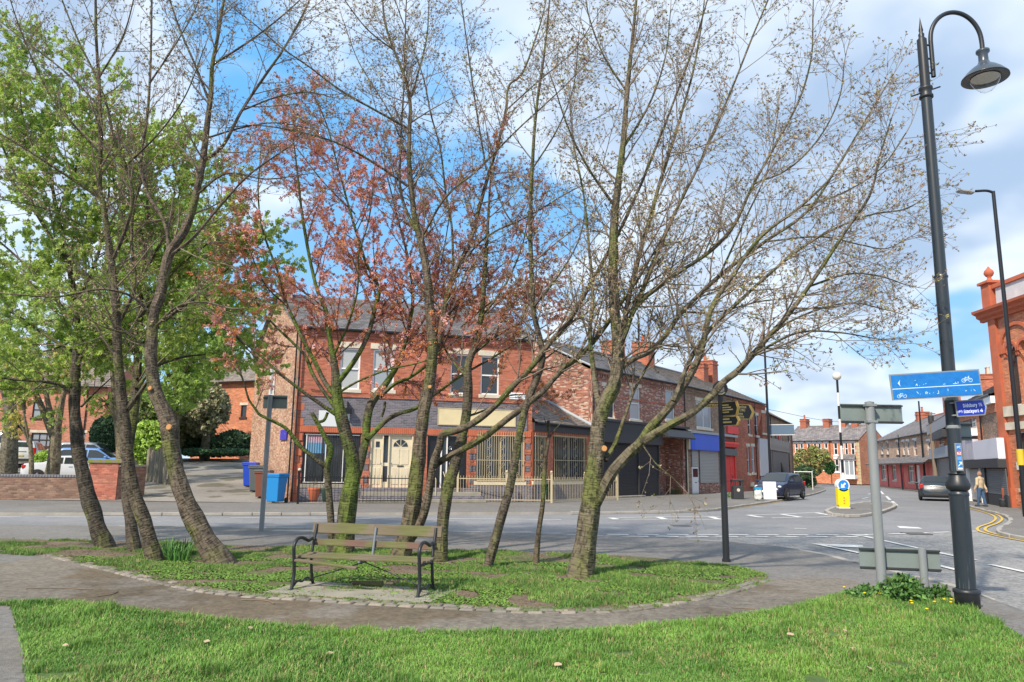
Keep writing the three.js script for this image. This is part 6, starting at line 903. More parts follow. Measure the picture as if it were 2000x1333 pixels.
// ---------------------------------------------------------------- trees
function buf() { return { p: [], u: [], c: [], i: [] }; }
const _t = new V3(), _n = new V3(), _b = new V3(), _q = new V3();
function tubeInto(B, pts, rad, sides, colFn, bumpy = 0) {
  let base = B.p.length / 3, len = 0; _n.set(0.31, 0.2, 0.93);
  for (let i = 0; i < pts.length; i++) {
    const a = pts[Math.max(0, i - 1)], b = pts[Math.min(pts.length - 1, i + 1)]; _t.subVectors(b, a).normalize();
    _n.addScaledVector(_t, -_n.dot(_t)); if (_n.lengthSq() < 1e-4) _n.set(_t.y, -_t.x, 0.01); _n.normalize(); _b.crossVectors(_t, _n);
    if (i) len += pts[i].distanceTo(pts[i - 1]);
    for (let k = 0; k <= sides; k++) {
      const w = k / sides * 2 * PI, cw = Math.cos(w), sw = Math.sin(w); let r = rad[i];
      if (bumpy) r *= 1 + bumpy * perlin.noise(pts[i].x * 3 + cw * 1.3, pts[i].y * 2.2, pts[i].z * 3 + sw * 1.3);
      const x = pts[i].x + (_n.x * cw + _b.x * sw) * r, y = pts[i].y + (_n.y * cw + _b.y * sw) * r, z = pts[i].z + (_n.z * cw + _b.z * sw) * r;
      B.p.push(x, y, z); B.u.push(w * Math.max(0.02, rad[0]), len);
      const c = colFn(x, y, z, _n.x * cw + _b.x * sw, rad[i]); B.c.push(c[0], c[1], c[2]);
    }
  }
  const S = sides + 1;
  for (let i = 0; i + 1 < pts.length; i++) for (let k = 0; k < sides; k++) { const a = base + i * S + k; B.i.push(a, a + 1, a + S, a + 1, a + S + 1, a + S); }
}
function bufGeo(B) { const g = new THREE.BufferGeometry(); g.setAttribute('position', new THREE.Float32BufferAttribute(B.p, 3)); g.setAttribute('uv', new THREE.Float32BufferAttribute(B.u, 2)); g.setAttribute('color', new THREE.Float32BufferAttribute(B.c, 3)); g.setIndex(B.i); g.computeVertexNormals(); return g; }
const barkTex = tex(512, 1.3, (u, v) => { const h = tnoise(u * 8, v * 70, 80, 3), g = tfbm(u, v, 8, 5, 6), l = smooth(0.66, 0.78, tnoise(u * 5, v * 40, 40, 9)); const cr = smooth(0.42, 0.3, tnoise(u * 30, v * 22, 30 * 22, 12)); const k = (0.28 + 0.28 * h + 1.05 * g + 0.5 * l) * (1 - 0.5 * cr); return [k * 0.85, k * 0.84, k * 0.82]; });
const barkBump = tex(512, 1.3, (u, v) => 0.4 * tnoise(u * 8, v * 70, 80, 3) + 0.6 * tfbm(u, v, 10, 5, 6), false);
const barkMat = M([1, 1, 1], 0.92, { map: barkTex, bumpMap: barkBump, bumpScale: 0.03, vertexColors: true });
const twigMat = M([1, 1, 1], 0.9, { vertexColors: true });
function leafGeo(kind) { // a small cluster of leaves in a unit ball
  const p = [], blade = (d, up, l, w) => { const s = new V3().crossVectors(d, up).normalize().multiplyScalar(w), o = d.clone().multiplyScalar(0.1 * l), m = d.clone().multiplyScalar(0.5 * l).addScaledVector(up, 0.06 * l), t = d.clone().multiplyScalar(l); for (const v of [o, m.clone().add(s), t, o, t, m.clone().sub(s)]) p.push(v.x, v.y, v.z); };
  const n = { bud: 4, red: 7, green: 6 }[kind];
  for (let i = 0; i < n; i++) { const a = i / n * 6.283 + rr(-0.4, 0.4), e = kind === 'bud' ? rr(0.5, 1.2) : kind === 'red' ? rr(-0.9, 0.6) : rr(-0.5, 0.6), d = new V3(Math.cos(a) * Math.cos(e), Math.sin(e), Math.sin(a) * Math.cos(e)), up = new V3(rr(-0.5, 0.5), 1, rr(-0.5, 0.5)).normalize(); blade(d, up, rr(0.7, 1), kind === 'bud' ? 0.2 : kind === 'red' ? 0.2 : 0.3); }
  const g = new THREE.BufferGeometry(); g.setAttribute('position', new THREE.Float32BufferAttribute(p, 3)); g.computeVertexNormals(); return g;
}
const leafGeos = { bud: leafGeo('bud'), red: leafGeo('red'), green: leafGeo('green') };
const leafy = t => new THREE.MeshPhysicalMaterial({ color: 0xffffff, roughness: 0.95, transmission: t, thickness: 0, side: THREE.DoubleSide });
const leafMats = { bud: M([1, 1, 1], 0.7), red: leafy(0.4), green: leafy(0.55) };
const leafCols = {
  bud: [[0.34, 0.27, 0.15], [0.29, 0.18, 0.12], [0.29, 0.29, 0.11], [0.42, 0.34, 0.20], [0.22, 0.15, 0.10]],
  red: [[0.80, 0.33, 0.27], [0.82, 0.42, 0.42], [0.70, 0.27, 0.10], [0.72, 0.34, 0.11], [0.86, 0.52, 0.51], [0.62, 0.19, 0.09], [0.80, 0.34, 0.28]],
  green: [[0.38, 0.52, 0.07], [0.46, 0.59, 0.11], [0.30, 0.45, 0.06], [0.50, 0.62, 0.16], [0.33, 0.48, 0.07]],
};
const mix3 = (a, b, t) => [lerp(a[0], b[0], t), lerp(a[1], b[1], t), lerp(a[2], b[2], t)];
function tree(name, label, base, limbs, o) {
  // limbs: {p: pixel polyline, d: [start, end] width in photo pixels, z: [start, end] offset in depth}; depth from where the trunk meets the ground
  const B0 = G(...base), D = -B0.z, T = thing(name, label, 'tree', B0, 0, o.group), trunk = buf(), twigs = buf(), tips = [];
  const bark = o.bark || [0.14, 0.115, 0.085], moss = o.moss || [0.15, 0.17, 0.045], mossy = o.mossy ?? 0.3;
  const colT = (x, y, z, nx, r) => { const n = fbm(x * 2.2, y * 1.1, z * 2.2, 3) * 1.5 + 0.5, f = 0.85 + 0.3 * perlin.noise(x * 19, y * 19, z * 19); const t = smooth(0.62 - mossy * 0.5, 0.95 - mossy * 0.4, n); return mix3(bark, moss, t * 0.9).map(c => c * f); };
  const tw = o.twig || [0.235, 0.185, 0.145], colW = (x, y, z, nx, r) => mix3(tw, bark, smooth(0.006, 0.03, r));
  const off = p => p.sub(B0), dens = (o.dens ?? 1) * (o.kind ? 1 : 1.03), kind = o.kind || 'bud', mk = o.sub ?? [1, 1, 1];
  const up = o.up ?? 0.25;
  function grow(p, dir, len, r0, lvl) {
    const n = clamp(Math.round(len / 0.15), 2, 9), jit = lvl === 1 ? 0.085 : 0.13, pts = [p.clone()], rad = [r0], d = dir.clone(), q = p.clone(), re = Math.max(0.002, r0 * 0.32);
    const sag = rr(-0.15, 1) * up;
    for (let i = 1; i <= n; i++) { d.x += rr(-jit, jit); d.y += rr(-jit, jit) + sag * 0.3; d.z += rr(-jit, jit); d.normalize(); q.addScaledVector(d, len / n); pts.push(q.clone()); rad.push(lerp(r0, re, i / n)); }
    tubeInto(twigs, pts, rad, lvl === 1 ? 5 : 3, colW);
    if (lvl < 3) { const cnt = Math.round(len * (lvl === 1 ? 5.6 : 4.2) * dens * mk[lvl] + rnd()); for (let k = 0; k < cnt; k++) { const t = rr(0.15, 1), i = Math.min(n - 1, Math.floor(t * n)), a = pts[i], b = pts[i + 1], pos = a.clone().lerp(b, t * n - i), tan = b.clone().sub(a).normalize(); grow(pos, side(tan, rr(0.5, 1.0)), (lvl === 1 ? rr(0.2, 0.72) : rr(0.06, 0.2)) * (1.15 - 0.5 * t), Math.max(0.0026, rad[i] * 0.55), lvl + 1); } }
    if (lvl >= 2 || o.leafAll) { const cnt = Math.max(1, Math.round(len * (o.leafDens ?? 5.2) + rnd() * 0.6)); for (let k = 0; k < cnt; k++) { const t = k === 0 ? 1 : rr(0.2, 1), i = Math.min(n - 1, Math.floor(t * n)); tips.push(pts[i].clone().lerp(pts[i + 1], t * n - i)); } }
  }
  function side(tan, ang) { const r = new V3(rr(-1, 1), rr(-0.8, 1), rr(-1, 1)); r.addScaledVector(tan, -r.dot(tan)).normalize(); return tan.clone().multiplyScalar(Math.cos(ang)).addScaledVector(r, Math.sin(ang)).normalize(); }
  limbs.forEach((L, li) => {
    const [z0, z1] = L.z || [0, 0], n = L.p.length, P = L.p.map(([x, y], i) => off(Zd(x, y, D + lerp(z0, z1, i / (n - 1)))));
    if (li === 0 || L.root) { const q = P[0].clone().sub(P[1].clone().sub(P[0]).multiplyScalar(0.12)); q.y = -0.28; P.unshift(q); L.d = [L.d[0], ...(L.d.length === 2 ? [L.d[0], L.d[1]] : L.d)]; }
    const c = new THREE.CatmullRomCurve3(P, false, 'centripetal'), len = c.getLength(), m = Math.max(8, Math.round(len / 0.09)), pts = c.getPoints(m), w = L.d.map(v => v * (o.w ?? 0.8) * (li ? 0.87 : 1) * D / FOC / 2);
    const rad = pts.map((_, i) => { const t = i / m; let r = w.length === 2 ? lerp(w[0], w[1], Math.pow(t, 0.85)) : w[Math.min(w.length - 1, Math.round(t * (w.length - 1)))]; if (w.length > 2) { const f = t * (w.length - 1), k = Math.min(w.length - 2, Math.floor(f)); r = lerp(w[k], w[k + 1], f - k); } if (li === 0 || L.root) r *= 1 + 0.42 * Math.exp(-Math.max(0, t * len - 0.3) / 0.14); return Math.max(0.004, r); });
    if (L.stub) rad[m] = rad[m - 1];
    tubeInto(trunk, pts, rad, rad[0] > 0.05 ? 14 : 8, colT, rad[0] > 0.03 ? 0.22 : 0.08);
    if (L.bare) return;
    const from = L.from ?? (li === 0 ? 0.45 : 0.12), cnt = Math.round(len * (1 - from) * 5.0 * dens * mk[0] * (L.k ?? 1));
    for (let k = 0; k < cnt; k++) { const t = lerp(from, 1, (k + rnd()) / cnt), i = Math.min(m - 1, Math.floor(t * m)), tan = pts[i + 1].clone().sub(pts[i]).normalize(), l = rr(0.45, 1.8) * (1.1 - 0.5 * t) * (o.reach ?? 1); grow(pts[i].clone(), side(tan, rr(0.5, 1.05)), l, clamp(rad[i] * 0.46, 0.0052, 0.018), 1); }
    grow(pts[m].clone(), pts[m].clone().sub(pts[m - 1]).normalize(), rr(0.4, 0.7), rad[m], 1);
  });
  mesh('trunk', bufGeo(trunk), barkMat, T); if (twigs.i.length) mesh('branches', bufGeo(twigs), twigMat, T);
  for (const [x, y, r, dz, stub] of o.cuts || []) { const p = off(Zd(x, y, D - dz)); mesh('pruning_scar', [cyl(r, r * 0.92, 0, 0.02, 0, 0, 18).rotateX(PI / 2 - 0.1), new THREE.TorusGeometry(r, r * 0.16, 8, 18)].map(g => g.clone().translate(p.x, p.y, p.z)), mat.cutWood ??= M([1, 1, 1], 0.9, { map: tex(128, 0.09, (u, v) => { const n = tfbm(u, v, 6, 3, 4), k = 0.75 + 0.5 * tnoise(u * 3, v * 30, 90, 6); return [0.50 * k, lerp(0.22, 0.30, n) * k, 0.10 * k]; }) }), T); }
  if (tips.length) {
    const im = new THREE.InstancedMesh(leafGeos[kind], leafMats[kind], tips.length), m4 = new THREE.Matrix4(), q = new THREE.Quaternion(), e = new THREE.Euler(), c = new THREE.Color(), S = o.leaf ?? 0.045, cols = o.cols || leafCols[kind];
    tips.forEach((p, i) => { e.set(rr(-1.6, 1.6), rr(0, 6.3), rr(-1.6, 1.6)); q.setFromEuler(e); const s = S * rr(0.55, 1.35); m4.compose(p, q, new V3(s, s, s)); im.setMatrixAt(i, m4); const zone = perlin.noise(p.x * 1.4, p.y * 1.4, p.z * 1.4 + 5), k = cols[clamp(Math.floor((rnd() * 0.75 + zone * 0.5 + 0.12) * cols.length), 0, cols.length - 1)], v = rr(0.75, 1.25); im.setColorAt(i, c.setRGB(k[0] * v, k[1] * v, k[2] * v)); });
    im.name = kind === 'bud' ? 'buds' : 'leaves'; im.userData.kind = 'stuff'; im.castShadow = im.receiveShadow = true; T.add(im); stats.leaves += tips.length;
  }
  stats.tris += (trunk.i.length + twigs.i.length) / 3; return T;
}
const stats = { leaves: 0, tris: 0 };
const GRP = 'trees in the grass bed';
tree('leaning_tree', 'dark leaning trunk with fresh green leaves above the low brick wall', [205, 1070], [
  { p: [[207, 1072], [188, 1025], [172, 970], [160, 920], [150, 860], [145, 800], [147, 740], [150, 690], [150, 640], [143, 570], [130, 500], [112, 420], [98, 340], [92, 260]], d: [50, 42, 40, 38, 34, 30, 28, 24, 20, 17, 14, 11, 8, 5], from: 0.45 },
  { p: [[147, 772], [115, 752], [75, 745], [30, 742], [-40, 730]], d: [14, 6], z: [0, -0.8] }, { p: [[158, 795], [185, 768], [215, 740]], d: [8, 4], z: [0, 0.5] },
  { p: [[148, 640], [90, 560], [30, 500], [-40, 440]], d: [14, 5], z: [0, 0.9] }, { p: [[146, 600], [190, 500], [210, 400], [215, 300]], d: [14, 5], z: [0, 1.2] }, { p: [[135, 520], [60, 400], [10, 300], [-30, 200]], d: [12, 4], z: [0, -0.6] },
  { p: [[112, 420], [150, 320], [160, 230], [150, 140]], d: [9, 4], z: [0, 0.7] }, { p: [[148, 690], [80, 650], [20, 610], [-50, 600]], d: [12, 4], z: [0, 0.6] }, { p: [[150, 660], [110, 680], [60, 690], [10, 690]], d: [8, 4], z: [0, 1.0] }, { p: [[100, 350], [50, 250], [40, 170], [60, 110]], d: [7, 3], z: [0, 0.4] },
], { kind: 'green', leaf: 0.062, leafDens: 15, leafAll: true, sub: [1.1, 1.3, 1.7], w: 0.68, mossy: 0.45, bark: [0.10, 0.085, 0.065], group: GRP, up: 0.08, reach: 1.25, dens: 1.0 });
tree('straight_tree', 'slim straight trunk half hidden behind the ridged trunk, green crown', [262, 1078], [
  { p: [[263, 1080], [255, 1020], [248, 960], [250, 880], [262, 800], [268, 730], [270, 660], [275, 560], [285, 460], [290, 360], [288, 280]], d: [34, 28, 26, 24, 23, 21, 19, 16, 12, 9, 5], z: [0, 0.8], from: 0.5 },
  { p: [[266, 760], [300, 720], [350, 700], [420, 690]], d: [13, 5], z: [0, 1.2] }, { p: [[270, 680], [330, 620], [390, 580], [460, 560]], d: [13, 5], z: [0.3, 1.5] }, { p: [[272, 620], [330, 540], [400, 480], [470, 450]], d: [12, 4], z: [0.3, 0.8] },
  { p: [[276, 540], [320, 460], [350, 380], [370, 310]], d: [11, 4], z: [0.4, 1.4] }, { p: [[282, 480], [230, 400], [220, 320], [230, 250]], d: [10, 4], z: [0.4, 1.2] }, { p: [[330, 620], [400, 630], [450, 650], [490, 690]], d: [8, 3], z: [0.6, 0.9] }, { p: [[268, 740], [220, 690], [200, 620], [190, 560]], d: [9, 4], z: [0.2, 1.4] }, { p: [[390, 580], [430, 540], [450, 520], [465, 505]], d: [6, 3], z: [1.2, 1.0] },
], { kind: 'green', leaf: 0.062, leafDens: 15, leafAll: true, sub: [1.1, 1.3, 1.7], w: 0.75, mossy: 0.4, bark: [0.11, 0.09, 0.07], group: GRP, up: 0.08, reach: 1.2 });
tree('ridged_tree', 'ridged mossy trunk with bare budding crown left of the scarred trunk', [303, 1098], [
  { p: [[304, 1100], [290, 1050], [274, 1000], [258, 950], [249, 890], [243, 830], [237, 780], [232, 720], [228, 660], [226, 600], [220, 535], [211, 472], [202, 405], [194, 369], [196, 270], [194, 180], [187, 67], [186, -20], [184, -80]], d: [44, 38, 34, 33, 31, 29, 28, 25, 23, 21, 19, 17, 15, 13, 12, 10, 8, 6, 4], from: 0.42 },
  { p: [[194, 387], [148, 355], [103, 326], [45, 288], [-20, 250], [-70, 220]], d: [11, 4], z: [0, -0.9] }, { p: [[221, 505], [247, 441], [259, 382], [245, 324], [225, 279], [207, 202], [180, 135], [153, 81], [119, -5], [100, -60]], d: [13, 4], z: [0, -0.5] },
  { p: [[196, 211], [135, 148], [67, 94], [-10, 35]], d: [8, 3], z: [0, 0.4] }, { p: [[248, 800], [272, 768], [290, 742]], d: [18, 12], z: [0, 0.1], bare: true }, { p: [[228, 640], [262, 560], [256, 470], [262, 400], [278, 350]], d: [14, 7], z: [0, 0.7] },
  { p: [[195, 300], [100, 190], [40, 60], [10, -30]], d: [8, 3], z: [0, -0.8] }, { p: [[245, 324], [310, 260], [360, 190], [400, 90]], d: [7, 3], z: [-0.2, -1] }, { p: [[194, 150], [240, 70], [260, 0], [270, -60]], d: [7, 3], z: [0, -0.3] }, { p: [[211, 470], [120, 420], [60, 400], [0, 390]], d: [8, 3], z: [0, -0.9] },
], { w: 0.71, mossy: 0.5, bark: [0.135, 0.11, 0.075], group: GRP, cuts: [] });
tree('scarred_tree', 'bent cherry trunk with two orange pruning scars', [428, 1102], [
  { p: [[432, 1104], [398, 1052], [366, 988], [346, 930], [335, 880], [331, 840], [318, 800], [301, 760], [296, 715], [296, 660], [301, 610], [312, 580], [331, 495], [360, 450], [382, 382], [396, 315], [403, 252], [412, 180], [414, 126], [423, 81], [432, 27], [440, -20], [446, -80]], d: [66, 52, 46, 42, 40, 42, 37, 33, 31, 29, 26, 26, 24, 21, 19, 17, 15, 13, 11, 10, 8, 6, 4], from: 0.55 },
  { p: [[396, 315], [432, 288], [472, 216], [517, 148], [549, 103], [580, 50], [600, 10], [620, -40]], d: [12, 4], z: [0, -0.7] }, { p: [[331, 500], [373, 468], [432, 400], [486, 342], [562, 288]], d: [11, 4], z: [0, -0.9] },
  { p: [[331, 490], [320, 432], [292, 387], [281, 355], [275, 315], [286, 234], [292, 162], [295, 67], [296, -20], [297, -70]], d: [14, 5], z: [0, 0.5] }, { p: [[405, 190], [382, 130], [351, 58], [328, -10], [310, -60]], d: [9, 4], z: [0, -0.4] }, { p: [[416, 126], [486, 81], [540, 40], [585, 0], [620, -40]], d: [8, 3], z: [0, 0.5] },
  { p: [[403, 270], [470, 250], [540, 240], [600, 250]], d: [7, 3], z: [0, 0.8] }, { p: [[302, 640], [345, 600], [395, 590], [440, 600]], d: [10, 4], z: [0, -0.9] }, { p: [[300, 620], [258, 580], [200, 565], [110, 580], [20, 575]], d: [10, 4], z: [0, -1.1] }, { p: [[382, 382], [440, 340], [520, 350], [600, 340]], d: [8, 3], z: [0, -0.8] }, { p: [[292, 162], [340, 90], [380, 20], [400, -40]], d: [7, 3], z: [0.3, 0.6] }, { p: [[472, 216], [540, 190], [600, 180], [650, 190]], d: [6, 3], z: [-0.3, -0.4] },
  { p: [[296, 690], [255, 655], [205, 640], [150, 610]], d: [10, 4], z: [0, -0.4] },
], { w: 0.75, mossy: 0.3, bark: [0.17, 0.135, 0.10], group: GRP, cuts: [[292.5, 759, 0.034, 0.125], [329.5, 835, 0.044, 0.155]] });
tree('red_leaf_tree', 'mossy forked tree with red and pink spring leaves behind the bench', [665, 1085], [
  { p: [[672, 1088], [674, 1030], [682, 970], [690, 920], [684, 880], [670, 830], [660, 790], [656, 755], [654, 726], [650, 696], [642, 650], [634, 600], [622, 575], [610, 530], [600, 480], [590, 420], [582, 350], [575, 290]], d: [60, 52, 46, 40, 36, 34, 32, 28, 22, 17, 14, 12, 11, 10, 9, 8, 6, 4], from: 0.5 },
  { p: [[648, 1080], [646, 1020], [642, 960], [638, 912], [646, 880], [640, 864], [630, 846], [616, 820], [609, 808]], d: [22, 21, 21, 21, 19, 17, 16, 15, 14], bare: true, stub: true, root: true },
  { p: [[636, 914], [616, 896], [588, 874], [568, 848], [554, 834], [526, 820], [506, 810], [498, 798], [486, 782], [478, 755], [470, 730]], d: [16, 5], z: [0, -0.6], from: 0.7, k: 0.5 }, { p: [[620, 825], [632, 822], [640, 806]], d: [11, 10], bare: true },
  { p: [[655, 750], [672, 732], [700, 692], [720, 650], [730, 610], [740, 566], [716, 517], [693, 445], [675, 382], [657, 315], [639, 247], [617, 193]], d: [22, 18, 16, 15, 14, 12, 10, 9, 7, 6, 5, 4], z: [0, 0.5], k: 1.5, from: 0.3 },
  { p: [[660, 780], [636, 750], [616, 710], [596, 674], [578, 634], [562, 600], [545, 540], [513, 450], [504, 382], [509, 300]], d: [18, 4], z: [0, 0.4], k: 0.8, from: 0.45 }, { p: [[656, 800], [612, 734], [596, 696], [572, 670], [540, 640], [500, 590], [480, 520], [470, 460]], d: [14, 4], z: [0, 0.9], k: 0.45 },
  { p: [[664, 815], [638, 798], [606, 776], [576, 754], [546, 730], [514, 700], [480, 672], [450, 645]], d: [15, 5], z: [0, -0.6], k: 0.4, from: 0.45 }, { p: [[652, 694], [662, 672], [676, 644], [688, 608], [698, 566], [700, 500], [720, 430], [730, 350]], d: [10, 4], z: [0, -0.3] },
  { p: [[690, 950], [700, 915], [706, 890], [714, 860], [716, 820], [724, 790], [740, 768], [760, 740], [784, 696], [800, 630], [806, 590], [800, 520], [780, 440], [760, 360], [740, 280]], d: [34, 32, 30, 28, 27, 26, 24, 19, 16, 13, 11, 9, 7, 5, 4], z: [0, 0.7], from: 0.5, k: 1.6 },
  { p: [[742, 775], [772, 750], [800, 738], [830, 716], [856, 690], [880, 640], [900, 580], [920, 520]], d: [15, 4], z: [0.2, 0.9] }, { p: [[716, 860], [735, 840], [756, 820], [780, 808], [808, 800], [850, 770], [900, 735], [960, 700], [1010, 670], [1060, 640]], d: [20, 4], z: [0, 0.9], from: 0.5, k: 0.55 }, { p: [[745, 815], [750, 800], [752, 785]], d: [9, 8], bare: true, stub: true },
  { p: [[693, 418], [635, 360], [581, 292], [540, 240]], d: [6, 3], z: [0.4, 1] }, { p: [[790, 680], [830, 620], [850, 560], [870, 470], [880, 400]], d: [8, 3], z: [0.5, 1.2] }, { p: [[665, 765], [700, 745], [760, 722], [830, 705], [900, 660]], d: [9, 3], z: [0, -0.5], k: 0.5 }, { p: [[900, 640], [960, 590], [1010, 560], [1060, 520]], d: [6, 3], z: [0.8, 1.2] }, { p: [[562, 600], [520, 560], [500, 520], [480, 470]], d: [6, 3], z: [0.4, -0.3] },
], { kind: 'red', leaf: 0.053, leafDens: 15, w: 0.70, leafAll: true, sub: [1.15, 1.3, 1.7], mossy: 0.8, moss: [0.13, 0.19, 0.025], bark: [0.13, 0.11, 0.075], twig: [0.14, 0.09, 0.07], group: GRP, dens: 0.8 });
tree('tall_cherry_tree', 'tall cherry trunk leaning from behind the bench with two long diagonal limbs', [790, 1092], [
  { p: [[782, 1094], [796, 1040], [808, 975], [816, 910], [822, 850], [828, 800], [838, 750], [844, 700], [842, 640], [838, 590], [833, 531], [822, 472], [810, 427], [804, 378], [799, 315], [800, 250], [801, 202], [792, 157], [770, 99], [752, 45], [747, 0], [742, -60]], d: [62, 50, 44, 40, 37, 35, 33, 31, 28, 26, 24, 21, 18, 16, 14, 12, 11, 9, 8, 7, 5, 4], from: 0.5 },
  { p: [[790, 1070], [820, 1024], [834, 980], [841, 940], [848, 900], [858, 872], [864, 850], [886, 843], [912, 834], [940, 816], [970, 790], [1000, 756], [1036, 720], [1075, 669], [1111, 628], [1129, 598], [1180, 508], [1211, 450], [1252, 360], [1306, 225], [1355, 90], [1382, 0], [1400, -60]], d: [30, 28, 27, 26, 26, 24, 23, 22, 21, 20, 19, 18, 17, 16, 15, 14, 12, 11, 9, 7, 6, 4, 3], z: [0, -1.6], from: 0.5 },
  { p: [[846, 912], [866, 898], [904, 878], [940, 858], [990, 820], [1030, 790], [1060, 765], [1099, 722], [1135, 693], [1170, 655], [1215, 590], [1250, 540], [1290, 470]], d: [22, 21, 20, 20, 19, 18, 18, 17, 15, 13, 10, 7, 4], z: [0, -2.2], from: 0.55 },
  { p: [[845, 700], [855, 670], [864, 625], [869, 594], [891, 526], [918, 472], [936, 405], [954, 342], [977, 265], [988, 216], [995, 166], [1017, 148], [1044, 81], [1062, 22], [1072, -40]], d: [22, 20, 19, 18, 17, 15, 13, 12, 10, 9, 8, 7, 6, 5, 4], z: [0, 0.6] },
  { p: [[810, 450], [788, 396], [781, 360], [783, 270], [788, 180], [792, 45], [795, -40]], d: [12, 4], z: [0, 0.4] }, { p: [[799, 252], [725, 211], [657, 171], [603, 130], [545, 90], [500, 50], [460, 20]], d: [9, 3], z: [0, -0.9] }, { p: [[797, 364], [725, 315], [657, 279], [576, 256], [500, 245], [440, 250]], d: [9, 3], z: [0, -0.8] }, { p: [[801, 193], [815, 148], [833, 76], [837, 20], [840, -40]], d: [8, 3], z: [0, 0.3] },
  { p: [[824, 463], [873, 382], [932, 333], [1008, 256], [1100, 171], [1150, 120]], d: [9, 3], z: [0, -0.6] }, { p: [[950, 333], [932, 225], [914, 99], [900, 0], [890, -60]], d: [8, 4], z: [0.4, 0] }, { p: [[885, 520], [882, 441], [871, 382], [860, 292], [842, 225], [828, 157], [810, 103], [779, 22], [760, -40]], d: [9, 4], z: [0.2, 0.8] }, { p: [[891, 526], [950, 463], [1031, 423], [1100, 382], [1160, 350]], d: [8, 3], z: [0.2, -0.7] },
  { p: [[848, 650], [890, 600], [930, 560], [990, 510]], d: [8, 3], z: [0, 1] }, { p: [[770, 99], [720, 60], [680, 10], [650, -40]], d: [6, 3], z: [0, -0.3] }, { p: [[988, 216], [1050, 160], [1120, 100], [1160, 40]], d: [6, 3], z: [0.4, 0] }, { p: [[799, 315], [760, 220], [700, 120], [670, 40]], d: [6, 3], z: [0, 0.8] },
], { w: 0.68, mossy: 0.35, bark: [0.175, 0.14, 0.10], group: GRP, cuts: [[839.5, 756, 0.03, 0.15]], dens: 1.12 });
tree('upright_cherry_tree', 'slim upright trunk standing right behind the bench end', [862, 1098], [
  { p: [[862, 1100], [864, 1026], [874, 960], [888, 910], [900, 860], [910, 810], [914, 760], [914, 715], [926, 680], [938, 630], [945, 560], [950, 480], [955, 400], [960, 320]], d: [32, 28, 27, 26, 25, 23, 21, 19, 17, 15, 12, 9, 6, 4], z: [0, 0.5], from: 0.6 },
  { p: [[926, 690], [965, 660], [1000, 640], [1050, 620]], d: [10, 4], z: [0.3, 0.9] }, { p: [[940, 620], [985, 560], [1020, 480], [1035, 400]], d: [8, 3], z: [0.3, 1] }, { p: [[915, 740], [880, 700], [850, 640], [830, 560]], d: [9, 3], z: [0.2, 1.1] }, { p: [[910, 815], [950, 800], [990, 775], [1030, 770]], d: [7, 3], z: [0.2, 0.8] },
], { kind: 'red', leaf: 0.049, leafDens: 14, w: 0.82, leafAll: true, sub: [1.2, 1.3, 1.6], mossy: 0.6, bark: [0.12, 0.10, 0.07], group: GRP, cols: [[0.40, 0.16, 0.05], [0.44, 0.15, 0.10], [0.36, 0.15, 0.045], [0.5, 0.22, 0.18]], dens: 0.8 });
tree('slender_tree', 'slender curved trunk in front of the cream railing', [955, 1110], [
  { p: [[953, 1112], [966, 1060], [978, 1015], [992, 968], [1004, 910], [1014, 850], [1026, 800], [1040, 762], [1055, 722], [1060, 690], [1050, 645], [1043, 615], [1040, 570], [1036, 450], [1040, 315], [1049, 202], [1062, 112], [1071, 27], [1076, -40]], d: [26, 25, 24, 23, 22, 21, 20, 19, 18, 17, 16, 15, 14, 12, 10, 8, 7, 5, 3], z: [0, 0.4], from: 0.5 },
  { p: [[1042, 600], [1090, 540], [1130, 470], [1150, 380]], d: [8, 3], z: [0.2, 0.9] }, { p: [[1037, 470], [990, 420], [960, 330], [950, 250]], d: [7, 3], z: [0.2, 0.6] }, { p: [[1040, 330], [1090, 250], [1120, 170], [1130, 80]], d: [6, 3], z: [0.2, -0.3] }, { p: [[1058, 690], [1090, 660], [1110, 640]], d: [6, 3], z: [0.1, 0.3] },
], { w: 0.72, mossy: 0.35, bark: [0.125, 0.10, 0.075], group: GRP, dens: 0.9 });
tree('dead_sapling', 'thin dead sapling stem beside the large forked trunk', [1047, 1102], [
  { p: [[1047, 1104], [1052, 1040], [1060, 985], [1063, 940], [1066, 890], [1072, 855], [1071, 822]], d: [14, 12, 11, 11, 10, 9, 7], bare: true, stub: true }, { p: [[1072, 850], [1066, 825], [1062, 815]], d: [4, 2], bare: true }, { p: [[1072, 858], [1084, 840], [1100, 822]], d: [4, 2], bare: true }, { p: [[1064, 930], [1056, 915], [1050, 905]], d: [3, 2], bare: true },
], { mossy: 0.3, bark: [0.13, 0.10, 0.07], group: GRP });
